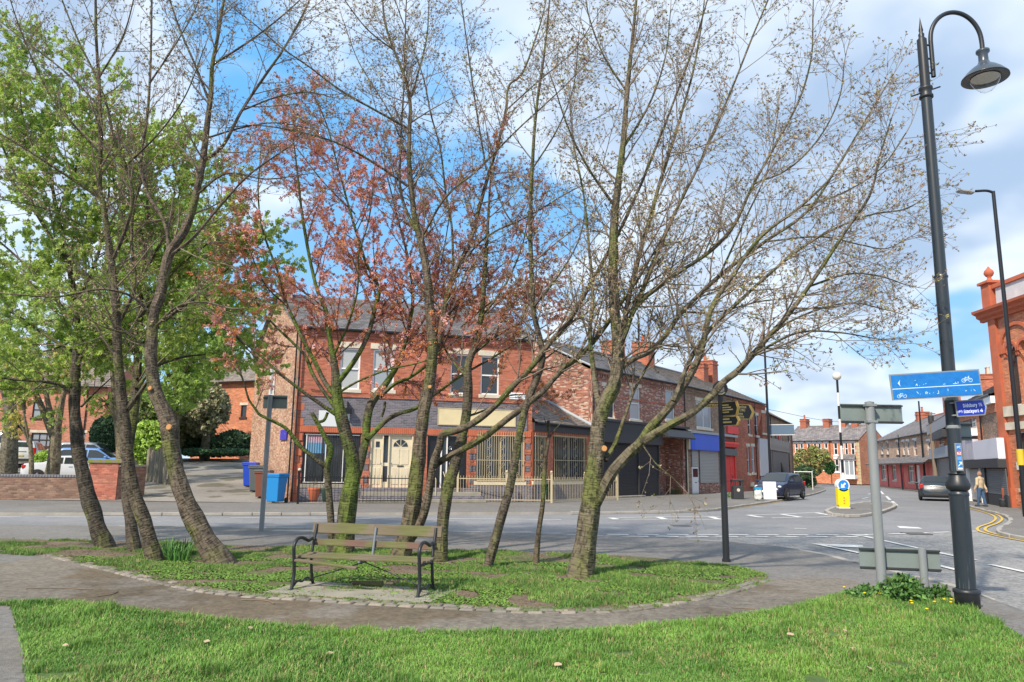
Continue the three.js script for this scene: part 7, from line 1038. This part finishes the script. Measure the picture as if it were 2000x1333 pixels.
tree('spreading_cherry_tree', 'large forked cherry tree with wide bare budding branches over the road', [1137, 1128], [
  { p: [[1134, 1130], [1140, 1085], [1146, 1040], [1153, 990], [1160, 930], [1166, 880], [1168, 840], [1180, 790], [1196, 760], [1206, 720], [1207, 670], [1200, 600], [1198, 495], [1202, 405], [1216, 292], [1225, 180], [1234, 90], [1243, 0], [1250, -70]], d: [68, 54, 50, 47, 42, 38, 37, 35, 34, 31, 29, 25, 22, 19, 15, 12, 9, 6, 4], from: 0.5 },
  { p: [[1150, 1010], [1180, 952], [1196, 924], [1230, 884], [1254, 862], [1268, 840], [1290, 816], [1316, 784], [1340, 746], [1360, 710], [1372, 676], [1391, 600], [1430, 540], [1486, 463], [1562, 405], [1620, 350], [1660, 290]], d: [32, 30, 29, 27, 27, 25, 22, 20, 19, 18, 16, 13, 11, 9, 7, 5, 3], z: [0, -1.2], from: 0.5 },
  { p: [[1256, 862], [1280, 848], [1310, 830], [1350, 808], [1390, 774], [1416, 744], [1440, 726], [1470, 694], [1496, 664], [1540, 615], [1580, 560], [1620, 500], [1660, 440], [1700, 380], [1720, 300], [1742, 230]], d: [22, 21, 20, 19, 18, 17, 16, 15, 13, 11, 10, 9, 7, 6, 4, 3], z: [-0.4, -1.8], from: 0.38 },
  { p: [[1214, 716], [1240, 700], [1270, 686], [1300, 655], [1333, 610], [1405, 540], [1495, 472], [1576, 414], [1648, 306], [1697, 225], [1742, 150]], d: [18, 17, 16, 14, 13, 12, 10, 8, 6, 5, 3], z: [0, 0.8] }, { p: [[1206, 690], [1222, 650], [1243, 600], [1315, 540], [1382, 495], [1427, 450], [1472, 360], [1517, 279], [1562, 193], [1585, 112], [1588, 30], [1590, -40]], d: [16, 15, 13, 12, 11, 10, 8, 7, 6, 5, 4, 3], z: [0, 0.3] },
  { p: [[1206, 690], [1218, 640], [1225, 600], [1252, 486], [1270, 427], [1288, 360], [1310, 292], [1333, 216], [1355, 135], [1370, 50], [1380, -40]], d: [19, 17, 15, 13, 12, 11, 9, 8, 6, 5, 3], z: [0, 0.9] }, { p: [[1243, 600], [1262, 550], [1274, 517], [1324, 405], [1373, 306], [1427, 180], [1472, 67], [1500, 0], [1520, -60]], d: [13, 12, 11, 9, 8, 6, 5, 4, 3], z: [0.1, -0.9] },
  { p: [[1316, 784], [1350, 700], [1390, 640], [1432, 600], [1540, 504], [1607, 459], [1700, 420], [1770, 408], [1815, 380]], d: [13, 12, 11, 10, 8, 7, 5, 4, 2], z: [-0.7, 0.2], from: 0.25 }, { p: [[1495, 472], [1607, 463], [1680, 478], [1730, 486], [1775, 465]], d: [6, 3], z: [0.4, 0.9] }, { p: [[1440, 726], [1500, 660], [1560, 620], [1660, 592], [1735, 606]], d: [8, 3], z: [-1, -0.6] }, { p: [[1470, 694], [1560, 650], [1640, 650], [1700, 660]], d: [7, 3], z: [-1.1, -1.6] }, { p: [[1580, 560], [1660, 535], [1720, 540], [1765, 555]], d: [6, 3], z: [-1.3, -0.9] },
  { p: [[1172, 800], [1164, 760], [1158, 715], [1152, 650], [1158, 580], [1150, 480], [1140, 380], [1120, 280], [1110, 160]], d: [19, 17, 14, 12, 10, 8, 6, 5, 3], z: [0, 0.5], from: 0.35 }, { p: [[1182, 900], [1200, 870], [1225, 800], [1240, 760], [1262, 720], [1280, 690]], d: [14, 13, 11, 9, 7, 4], z: [0, 0.3], from: 0.5 },
  { p: [[1202, 405], [1150, 330], [1110, 250], [1080, 160]], d: [9, 3], z: [0, -0.8] }, { p: [[1216, 292], [1270, 200], [1300, 110], [1310, 20]], d: [8, 3], z: [0, 0.6] }, { p: [[1225, 180], [1180, 110], [1150, 30], [1140, -40]], d: [7, 3], z: [0, -0.3] }, { p: [[1472, 360], [1540, 330], [1600, 270], [1640, 190], [1650, 120]], d: [6, 3], z: [0.1, -0.5] }, { p: [[1562, 405], [1640, 380], [1720, 330], [1770, 260]], d: [5, 3], z: [-0.9, -1.4] },
  { p: [[1256, 870], [1280, 905], [1310, 930], [1330, 950]], d: [4, 2], z: [-0.4, -0.6], k: 0.35 }, { p: [[1405, 540], [1460, 420], [1500, 330], [1520, 220]], d: [7, 3], z: [0.3, 1.1] }, { p: [[1333, 610], [1400, 610], [1480, 590], [1560, 580], [1640, 560]], d: [7, 3], z: [0.3, 0.9] },
], { w: 0.82, mossy: 0.42, bark: [0.19, 0.16, 0.11], group: GRP, cuts: [[1180, 877, 0.042, 0.1]], dens: 1.2 });

// ---- trees and shrubs in the car park and gardens behind
function bgTree(name, label, px, depth, trunkTop, trunkR, crown, o = {}) { // crown: ellipsoids in photo pixels [cx, cy, rx, ry, count]
  const p = gx(px, depth); p.y = hillY(p.x, p.z); const T = thing(name, label, o.cat || 'tree', p, 0, o.group), B = buf(), m = depth / FOC, cols = o.cols, top = Zd(trunkTop[0], trunkTop[1], depth).sub(p), tips = [];
  const col = (x, y, z) => { const n = 0.8 + 0.4 * perlin.noise(x * 4, y * 4, z * 4); return (o.bark || [0.26, 0.22, 0.14]).map(c => c * n); };
  if (trunkR) { const pts = new THREE.CatmullRomCurve3([new V3(0, -0.1, 0), new V3(top.x * 0.3 + 0.1, top.y * 0.4, 0.1), top]).getPoints(16); tubeInto(B, pts, pts.map((_, i) => lerp(trunkR * 1.25, trunkR * 0.7, i / 16)), 12, col, 0.12); }
  for (const [cx, cy, rx, ry, n] of crown) {
    const c = Zd(cx, cy, depth).sub(p); if (trunkR) { const pts = new THREE.CatmullRomCurve3([top.clone().multiplyScalar(0.8), top.clone().lerp(c, 0.5).add(new V3(0, 0.2, 0.2)), c]).getPoints(8); tubeInto(B, pts, pts.map((_, i) => lerp(trunkR * 0.6, 0.03, i / 8)), 7, col, 0.1); for (let k = 0; k < 14; k++) { const e = new V3(c.x + rr(-1, 1) * rx * m, c.y + rr(-0.9, 1) * ry * m, c.z + rr(-1, 1) * rx * m), q = [c.clone().lerp(top, rr(0, 0.5)), c.clone().lerp(e, 0.5).add(new V3(rr(-0.2, 0.2), 0.15, 0)), e]; tubeInto(B, q, [0.035, 0.02, 0.008], 4, col); } }
    for (let k = 0; k < n; k++) { let x, y, z; do { x = rr(-1, 1); y = rr(-1, 1); z = rr(-1, 1); } while (x * x + y * y + z * z > 1 || perlin.noise(x * 2.4 + cx, y * 2.4 + cy, z * 2.4) < (o.gap ?? -0.1)); tips.push(new V3(c.x + x * rx * m, Math.max(0.03, c.y + y * ry * m), c.z + z * (o.flat ?? 1) * rx * m)); }
  }
  if (B.i.length) mesh('trunk', bufGeo(B), barkMat, T);
  const im = new THREE.InstancedMesh(leafGeos.green, (o.gap ?? 0) <= -0.1 ? leafMats.bud : leafMats.green, tips.length), m4 = new THREE.Matrix4(), q = new THREE.Quaternion(), e = new THREE.Euler(), c = new THREE.Color();
  tips.forEach((t, i) => { e.set(rr(-1.6, 1.6), rr(0, 6.3), rr(-1.6, 1.6)); q.setFromEuler(e); const s = (o.leaf ?? 0.16) * rr(0.6, 1.3); m4.compose(t, q, new V3(s, s, s)); im.setMatrixAt(i, m4); const k = cols[Math.floor(rnd() * cols.length)], v = rr(0.7, 1.3); im.setColorAt(i, c.setRGB(k[0] * v, k[1] * v, k[2] * v)); });
  im.name = 'leaves'; im.userData.kind = 'stuff'; im.castShadow = im.receiveShadow = true; T.add(im); stats.leaves += tips.length; return T;
}
const yel = [[0.48, 0.44, 0.07], [0.42, 0.42, 0.09], [0.52, 0.46, 0.12]], dkg = [[0.06, 0.12, 0.06], [0.07, 0.14, 0.06], [0.10, 0.17, 0.09], [0.045, 0.09, 0.04]], ivy = [[0.36, 0.34, 0.20], [0.28, 0.29, 0.15], [0.44, 0.40, 0.26], [0.21, 0.23, 0.11]], mid = [[0.32, 0.48, 0.07], [0.38, 0.54, 0.11], [0.25, 0.41, 0.06]];
bgTree('yellow_blossom_tree', 'pale forked tree with yellow green blossom in the car park', 95, 34, [110, 840], 0.3, [[80, 730, 55, 45, 420], [150, 700, 60, 50, 420], [30, 700, 40, 50, 260]], { cols: yel, gap: 0.12, leaf: 0.13 });
bgTree('slim_yellow_tree', 'slim pale trunked tree with yellow blossom near the silver estate car', 57, 33, [58, 850], 0.11, [[40, 770, 30, 30, 260], [30, 830, 22, 28, 120]], { cols: yel, gap: 0.12, leaf: 0.12 });
bgTree('grey_trunk_tree', 'thick grey trunk at the edge of the car park', 10, 42, [18, 760], 0.42, [[20, 640, 120, 90, 1500], [-60, 560, 120, 100, 1200]], { cols: mid, bark: [0.2, 0.18, 0.13], leaf: 0.16 });
bgTree('straight_garden_tree', 'straight tan trunk behind the brick gate pier', 234, 36, [226, 790], 0.24, [[215, 660, 70, 70, 900], [205, 790, 36, 26, 160]], { cols: [...mid, ...yel], gap: 0.05, leaf: 0.14 });
bgTree('leafy_garden_tree', 'light green leafy tree behind the timber fence', 330, 44, [345, 720], 0.22, [[380, 600, 85, 80, 3400], [330, 480, 120, 110, 4200], [425, 690, 45, 55, 1100], [345, 730, 70, 80, 2400], [240, 620, 90, 100, 1600]], { cols: mid, leaf: 0.17, gap: -0.02 });
bgTree('bushy_garden_tree', 'light green bushy tree between the flats and the timber fence', 295, 50, [296, 850], 0.18, [[292, 800, 46, 52, 3200], [255, 850, 30, 36, 1400], [320, 840, 26, 40, 1300]], { cols: [...mid, ...ivy], gap: -0.15, leaf: 0.17 });
bgTree('evergreen_shrub', 'dense dark evergreen shrub in front of the brick flats', 207, 47, [205, 870], 0, [[208, 850, 28, 36, 3600]], { cols: dkg, gap: -0.4, cat: 'shrub', leaf: 0.2 });
bgTree('ivy_clad_tree', 'grey green ivy clad shrubby tree at the top of the driveway', 395, 53, [400, 800], 0.3, [[400, 800, 48, 56, 4200], [372, 740, 34, 38, 1400], [345, 838, 20, 44, 1500]], { cols: ivy, gap: -0.12, leaf: 0.17 });
bgTree('dark_hedge', 'dark hedge before the orange brick block', 450, 54, [450, 870], 0, [[455, 866, 34, 24, 3000], [425, 872, 30, 20, 2000], [375, 862, 24, 28, 2200]], { cols: dkg, gap: -0.4, cat: 'hedge', leaf: 0.2 });
bgTree('ground_ivy', 'low glossy ground cover along the top edge of the driveway', 420, 52, [420, 885], 0, [[385, 884, 36, 6, 1700], [450, 884, 38, 6, 1700]], { cols: [[0.05, 0.12, 0.05], [0.07, 0.15, 0.07]], gap: -0.5, cat: 'shrub', leaf: 0.15, flat: 0.7 });
bgTree('car_park_shrub', 'green shrub in front of the brick flats beside parked cars', 88, 45, [88, 900], 0, [[88, 898, 18, 14, 900], [290, 868, 36, 46, 2800]], { cols: mid, gap: -0.4, cat: 'shrub', leaf: 0.18 });
for (const [nm, lab, px, d, cr, cols] of [
  ['rusty_garden_shrub', 'olive and rust coloured shrubs before the orange terrace', 1585, 84, [[1568, 905, 16, 26, 1500], [1590, 900, 18, 28, 1700], [1608, 892, 12, 14, 500]], [[0.26, 0.31, 0.10], [0.36, 0.26, 0.12], [0.20, 0.25, 0.08]]],
  ['rounded_evergreen', 'rounded dark green evergreen in the front garden', 1620.5, 88, [[1620.5, 912, 8.5, 13, 2400]], [[0.03, 0.11, 0.03], [0.045, 0.14, 0.04]]],
  ['low_hedge', 'low dark hedge between the shop and the white frame', 1576, 72, [[1572, 925, 18, 14, 2200], [1583, 940, 9, 10, 1000]], dkg]]) { const T = bgTree(nm, lab, px, d, [px, 900], 0, cr, { cols, gap: -0.3, cat: 'shrub', leaf: 0.26 }); }
for (const [a, b, lab] of [[1545, 1640, 'thin overhead cable from the shop row to the beacon side']]) { const p = Zd(1500, 800, 62), q = Zd(1700, 822, 90); tag(mesh('overhead_cable', pipe([p, p.clone().lerp(q, 0.5).add(new V3(0, -0.5, 0)), q], 0.018, 30, 4), mat.charcoal), 'thin overhead cable stretched across the street', 'cable'); }

// ---------------------------------------------------------------- grass, weeds, litter
function tuftGeo(n, h, w, spread) { const p = []; for (let i = 0; i < n; i++) { const a = rr(0, 6.3), r = spread * Math.sqrt(rnd()), x = Math.cos(a) * r, z = Math.sin(a) * r, l = rr(0.1, 0.7), hh = h * rr(0.6, 1.2), b = rr(0, 6.3), dx = Math.cos(b) * l * hh, dz = Math.sin(b) * l * hh, sx = Math.sin(b) * w, sz = -Math.cos(b) * w; const m = [x + dx * 0.35, hh * 0.6, z + dz * 0.35], t = [x + dx, hh * 0.95, z + dz];
  p.push(x - sx, 0, z - sz, x + sx, 0, z + sz, m[0] + sx * 0.8, m[1], m[2] + sz * 0.8, x - sx, 0, z - sz, m[0] + sx * 0.8, m[1], m[2] + sz * 0.8, m[0] - sx * 0.8, m[1], m[2] - sz * 0.8, m[0] - sx * 0.8, m[1], m[2] - sz * 0.8, m[0] + sx * 0.8, m[1], m[2] + sz * 0.8, ...t); }
  const g = new THREE.BufferGeometry(); g.setAttribute('position', new THREE.Float32BufferAttribute(p, 3)); g.computeVertexNormals(); return g; }
function scatter(name, label, cat, geo, list, mt, colFn) { const im = new THREE.InstancedMesh(geo, mt, list.length), m4 = new THREE.Matrix4(), q = new THREE.Quaternion(), e = new THREE.Euler(), c = new THREE.Color(); list.forEach(([x, y, z, s, h], i) => { e.set(rr(-0.15, 0.15), rr(0, 6.3), rr(-0.15, 0.15)); q.setFromEuler(e); m4.compose(new V3(x, y, z), q, new V3(s, s * (h || 1), s)); im.setMatrixAt(i, m4); const k = colFn(x, z); im.setColorAt(i, c.setRGB(...k)); }); im.name = numbered(name); tag(im, label, cat, null, 'stuff'); im.castShadow = im.receiveShadow = true; scene.add(im); return im; }
const grassMat = M([1, 1, 1], 0.7);
const gcol = (x, z) => { const n = perlin.noise(x * 1.3, 3.3, z * 1.3), f = perlin.noise(x * 5, 8.1, z * 5), v = rr(0.7, 1.3) * (1 + 0.18 * f); const t = clamp(0.5 + n * 0.9 + rr(-0.2, 0.2)); const dry = rnd() < 0.09 + 0.14 * smooth(0.1, 0.5, perlin.noise(x * 0.8, 11.1, z * 0.8)) ? 1 : 0; return dry ? [0.34 * v, 0.30 * v, 0.13 * v] : [lerp(0.09, 0.185, t) * v, lerp(0.215, 0.345, t) * v, lerp(0.03, 0.058, t) * v]; };
{
  const every = (P, k) => P.filter((_, i) => i % k === 0 || i === P.length - 1), lawnIn = every(lawnPoly, 3), bedIn = every(bedPoly, 4);
  const list = []; let tries = 0; while (list.length < 90000 && tries++ < 700000) { const x = rr(-6.5, 9.5), z = rr(-11, -3.2); if (Math.abs(x) > -z * 0.82 + 0.5) continue; const nearness = clamp(5.2 / -z); if (rnd() > nearness * nearness + 0.12) continue; if (!inPoly(x, z, lawnIn)) continue; const ex = x < -3.2 ? 1 : 0; const n = perlin.noise(x * 1.1, 1.7, z * 1.1); if (perlin.noise(x * 2.3, 9.2, z * 2.3) < -0.5) continue; list.push([x, 0.006, z, rr(0.65, 1.2) * (1 + 0.35 * n), rr(0.55, 1.15) + 0.35 * n + 1.25 * smooth(0.12, 0.5, perlin.noise(x * 3.1, 6.1, z * 3.1))]); }
  scatter('lawn_grass', 'short bright green lawn grass in the foreground', 'grass', tuftGeo(8, 0.045, 0.0025, 0.03), list, grassMat, gcol);
  const sq = settLine.filter((_, i) => i % 4 === 0), settNear = (x, z) => { let b = 9; for (const p of sq) b = Math.min(b, Math.hypot(p.x - x, p.z - z)); return b; };
  const bed = []; tries = 0; while (bed.length < 34000 && tries++ < 500000) { const x = rr(-11, 6), z = rr(-16.8, -7.2); if (!inPoly(x, z, bedIn)) continue; const n = perlin.noise(x * 0.9 + 3, 2.2, z * 0.9) + 0.5 * perlin.noise(x * 3, 7.7, z * 3); if (n < rr(-0.05, 0.26)) continue; const px = 1000 + x / -z * FOC; if (px > 552 && px < 850 && z > -9.9) continue; if (settNear(x, z) < 0.27) continue; bed.push([x, 0.008, z, rr(0.6, 1.15) * (1 + 0.3 * n), rr(0.5, 1.1) + 0.4 * smooth(0.1, 0.5, n)]); }
  scatter('bed_grass', 'patchy grass growing over soil around the tree trunks', 'grass', tuftGeo(8, 0.05, 0.0028, 0.035), bed, grassMat, (x, z) => { const c = gcol(x, z); return [c[0] * 0.95, c[1] * 0.88, c[2]]; });
  // creeping weeds and leaf litter over the bed
  const weed = []; for (let i = 0; i < 90000 && weed.length < 16000; i++) { const x = rr(-8, 6), z = rr(-13, -7.4); if (!inPoly(x, z, bedIn) || perlin.noise(x * 1.5, 5.1, z * 1.5) < -0.08 || settNear(x, z) < 0.24) continue; weed.push([x, 0.02, z, rr(0.02, 0.05)]); }
  scatter('bed_weeds', 'small leafy weeds between the tree trunks', 'weeds', leafGeos.green, weed, grassMat, () => { const v = rr(0.7, 1.3); return [0.13 * v, 0.24 * v, 0.035 * v]; });
  const lit = []; for (let i = 0; i < 80000 && lit.length < 12000; i++) { const x = rr(-10, 6), z = rr(-15, -7.2); if (!inPoly(x, z, bedIn)) continue; lit.push([x, 0.016, z, rr(0.015, 0.04), 0.35]); }
  for (let i = 0; i < 900; i++) { const t = rnd(), k = Math.floor(t * (lawnTop.length - 1)), p = lawnTop[k]; lit.push([p.x + rr(-0.3, 0.3), 0.012, p.z + rr(-0.25, 0.12), rr(0.012, 0.03), 0.3]); }
  scatter('leaf_litter', 'brown leaf litter and debris on the soil and path edge', 'litter', leafGeos.bud, lit, grassMat, () => { const v = rr(0.6, 1.5); return [0.17 * v, 0.12 * v, 0.075 * v]; });
  // grass and weeds along the edge of the lawn and between setts
  const edge = []; for (let i = 0; i < 2600; i++) { const k = Math.floor(rnd() * (settLine.length - 1)), p = settLine[k]; if (rnd() < 0.7) edge.push([p.x + rr(-0.12, 0.12), 0.0, p.z + rr(-0.25, 0.03), rr(0.4, 0.8)]); } for (let i = 0; i < 3800; i++) { const k = Math.floor(rnd() * 70), p = lawnTop[k]; edge.push([p.x + rr(-0.12, 0.12), 0.004, p.z + rr(-0.09, 0.1), rr(0.5, 1.1)]); }
  scatter('edge_grass', 'grass tufts creeping over the path edges', 'grass', tuftGeo(8, 0.06, 0.0026, 0.03), edge, grassMat, gcol);
  // dandelions, each one flower
  for (const [px, py] of [[1720, 1173], [1781, 1188], [1783, 1193], [1812, 1205], [1827, 1190], [1846, 1185], [1860, 1185], [1859, 1191], [1788, 1178], [1690, 1172], [1905, 1190], [1650, 1160]]) { const p = G(px, py), T = thing('dandelion', 'small yellow dandelion flower in the grass near the sign posts', 'flower', p, rr(0, 6), 'dandelions by the sign posts'); mesh('stem', cyl(0.003, 0.003, 0, 0.075, 0, 0, 5), leafMats.stem ??= M([0.14, 0.22, 0.05], 0.8), T); mesh('flower_head', lathe([[0, 0.07], [0.01, 0.072], [0.02, 0.084], [0.014, 0.09], [0, 0.092]], 10), leafMats.dand ??= M([0.80, 0.58, 0.01], 0.7), T); }
  // brown dead leaves on the lawn
  for (const [px, py] of [[316, 1258], [125, 1276], [488, 1240], [1090, 1315], [1388, 1274], [1430, 1282], [1545, 1253], [1652, 1245], [1180, 1332], [1432, 1323], [1668, 1282], [1700, 1322], [402, 1268], [643, 1292]]) { const p = G(px, py), T = tag(mesh('dead_leaf', (() => { const g = new THREE.CircleGeometry(0.035, 8).scale(1, 0.6, 1).rotateX(-PI / 2 + 0.4), q = g.attributes.position; for (let i = 0; i < q.count; i++) q.setY(i, q.getY(i) + 0.012 * perlin.noise(q.getX(i) * 60, q.getZ(i) * 60, px)); g.computeVertexNormals(); return g; })(), leafMats.dead ??= M([0.42, 0.32, 0.21], 0.85)), 'curled pale brown dead leaf lying on the lawn', 'leaf', 'dead leaves on the lawn'); T.position.set(p.x, 0.065, p.z); T.rotation.y = rr(0, 6); }
  // fallen twigs on the path
  for (const L of [[[375, 1148], [400, 1158], [425, 1160]], [[470, 1172], [520, 1174], [535, 1180]], [[190, 1165], [215, 1162], [230, 1156]], [[50, 1150], [110, 1149], [180, 1152]], [[420, 1236], [450, 1236], [480, 1233]], [[130, 1280], [150, 1288], [168, 1290]], [[1385, 1207], [1393, 1216], [1400, 1220]], [[1430, 1187], [1455, 1189], [1475, 1190]]]) tag(mesh('fallen_twig', pipe(L.map(([x, y], i) => G(x, y, 0.012)), 0.006, 10, 5), leafMats.twig ??= M([0.20, 0.15, 0.10], 0.9)), 'thin brown fallen twig lying on the ground', 'twig', 'fallen twigs on path and lawn');
  // leafy weed clumps at the sign posts and daffodil leaves by the ridged trunk
  for (const [px, py, r, h, n, lab, cat] of [[1765, 1172, 0.33, 0.34, 1500, 'bushy nettle clump between the two grey sign posts', 'weeds'], [1690, 1168, 0.24, 0.16, 600, 'low weed clump left of the grey sign post', 'weeds'], [1838, 1172, 0.14, 0.22, 260, 'small weed sprout beside the lamp column base', 'weeds'], [1425, 972, 0.4, 0.3, 300, 'weed at the foot of the red shop wall', 'weeds'], [1321, 966, 0.5, 0.4, 300, 'green weed in the dark passage corner', 'weeds']]) { const p = G(px, py), T = thing('weed_clump', lab, cat, p), im = leafClump(n, 0, r > 0.3 && py > 1000 ? 0.07 : 0.06, [[0.07, 0.17, 0.035], [0.10, 0.22, 0.05], [0.05, 0.13, 0.025]], 0, () => { const a = rr(0, 6.3), q = Math.sqrt(rnd()), y = rnd() * h * (1.05 - 0.7 * q); return new V3(Math.cos(a) * q * r, y, Math.sin(a) * q * r * 0.7); }); im.name = 'leaves'; T.add(im); mesh('stems', Array.from({ length: 10 }, () => rod([rr(-0.5, 0.5) * r, 0, rr(-0.3, 0.3) * r], [rr(-0.7, 0.7) * r, h * 0.85, rr(-0.5, 0.5) * r], 0.004, 4)), leafMats.stem, T); }
  const dl = []; for (let i = 0; i < 46; i++) { const p = G(345 + rr(-22, 24), 1092 + rr(-8, 8)); dl.push([p.x, 0, p.z, rr(2.6, 4.2), 1.1]); } scatter('daffodil_leaves', 'tall strappy green leaves beside the ridged trunk', 'plant', tuftGeo(5, 0.07, 0.0026, 0.012), dl, grassMat, () => { const v = rr(0.7, 1.2); return [0.07 * v, 0.19 * v, 0.035 * v]; });
}
scene.traverse(o => { if (o.isMesh) { o.castShadow = o.receiveShadow = true; } });
renderer.render(scene, camera);
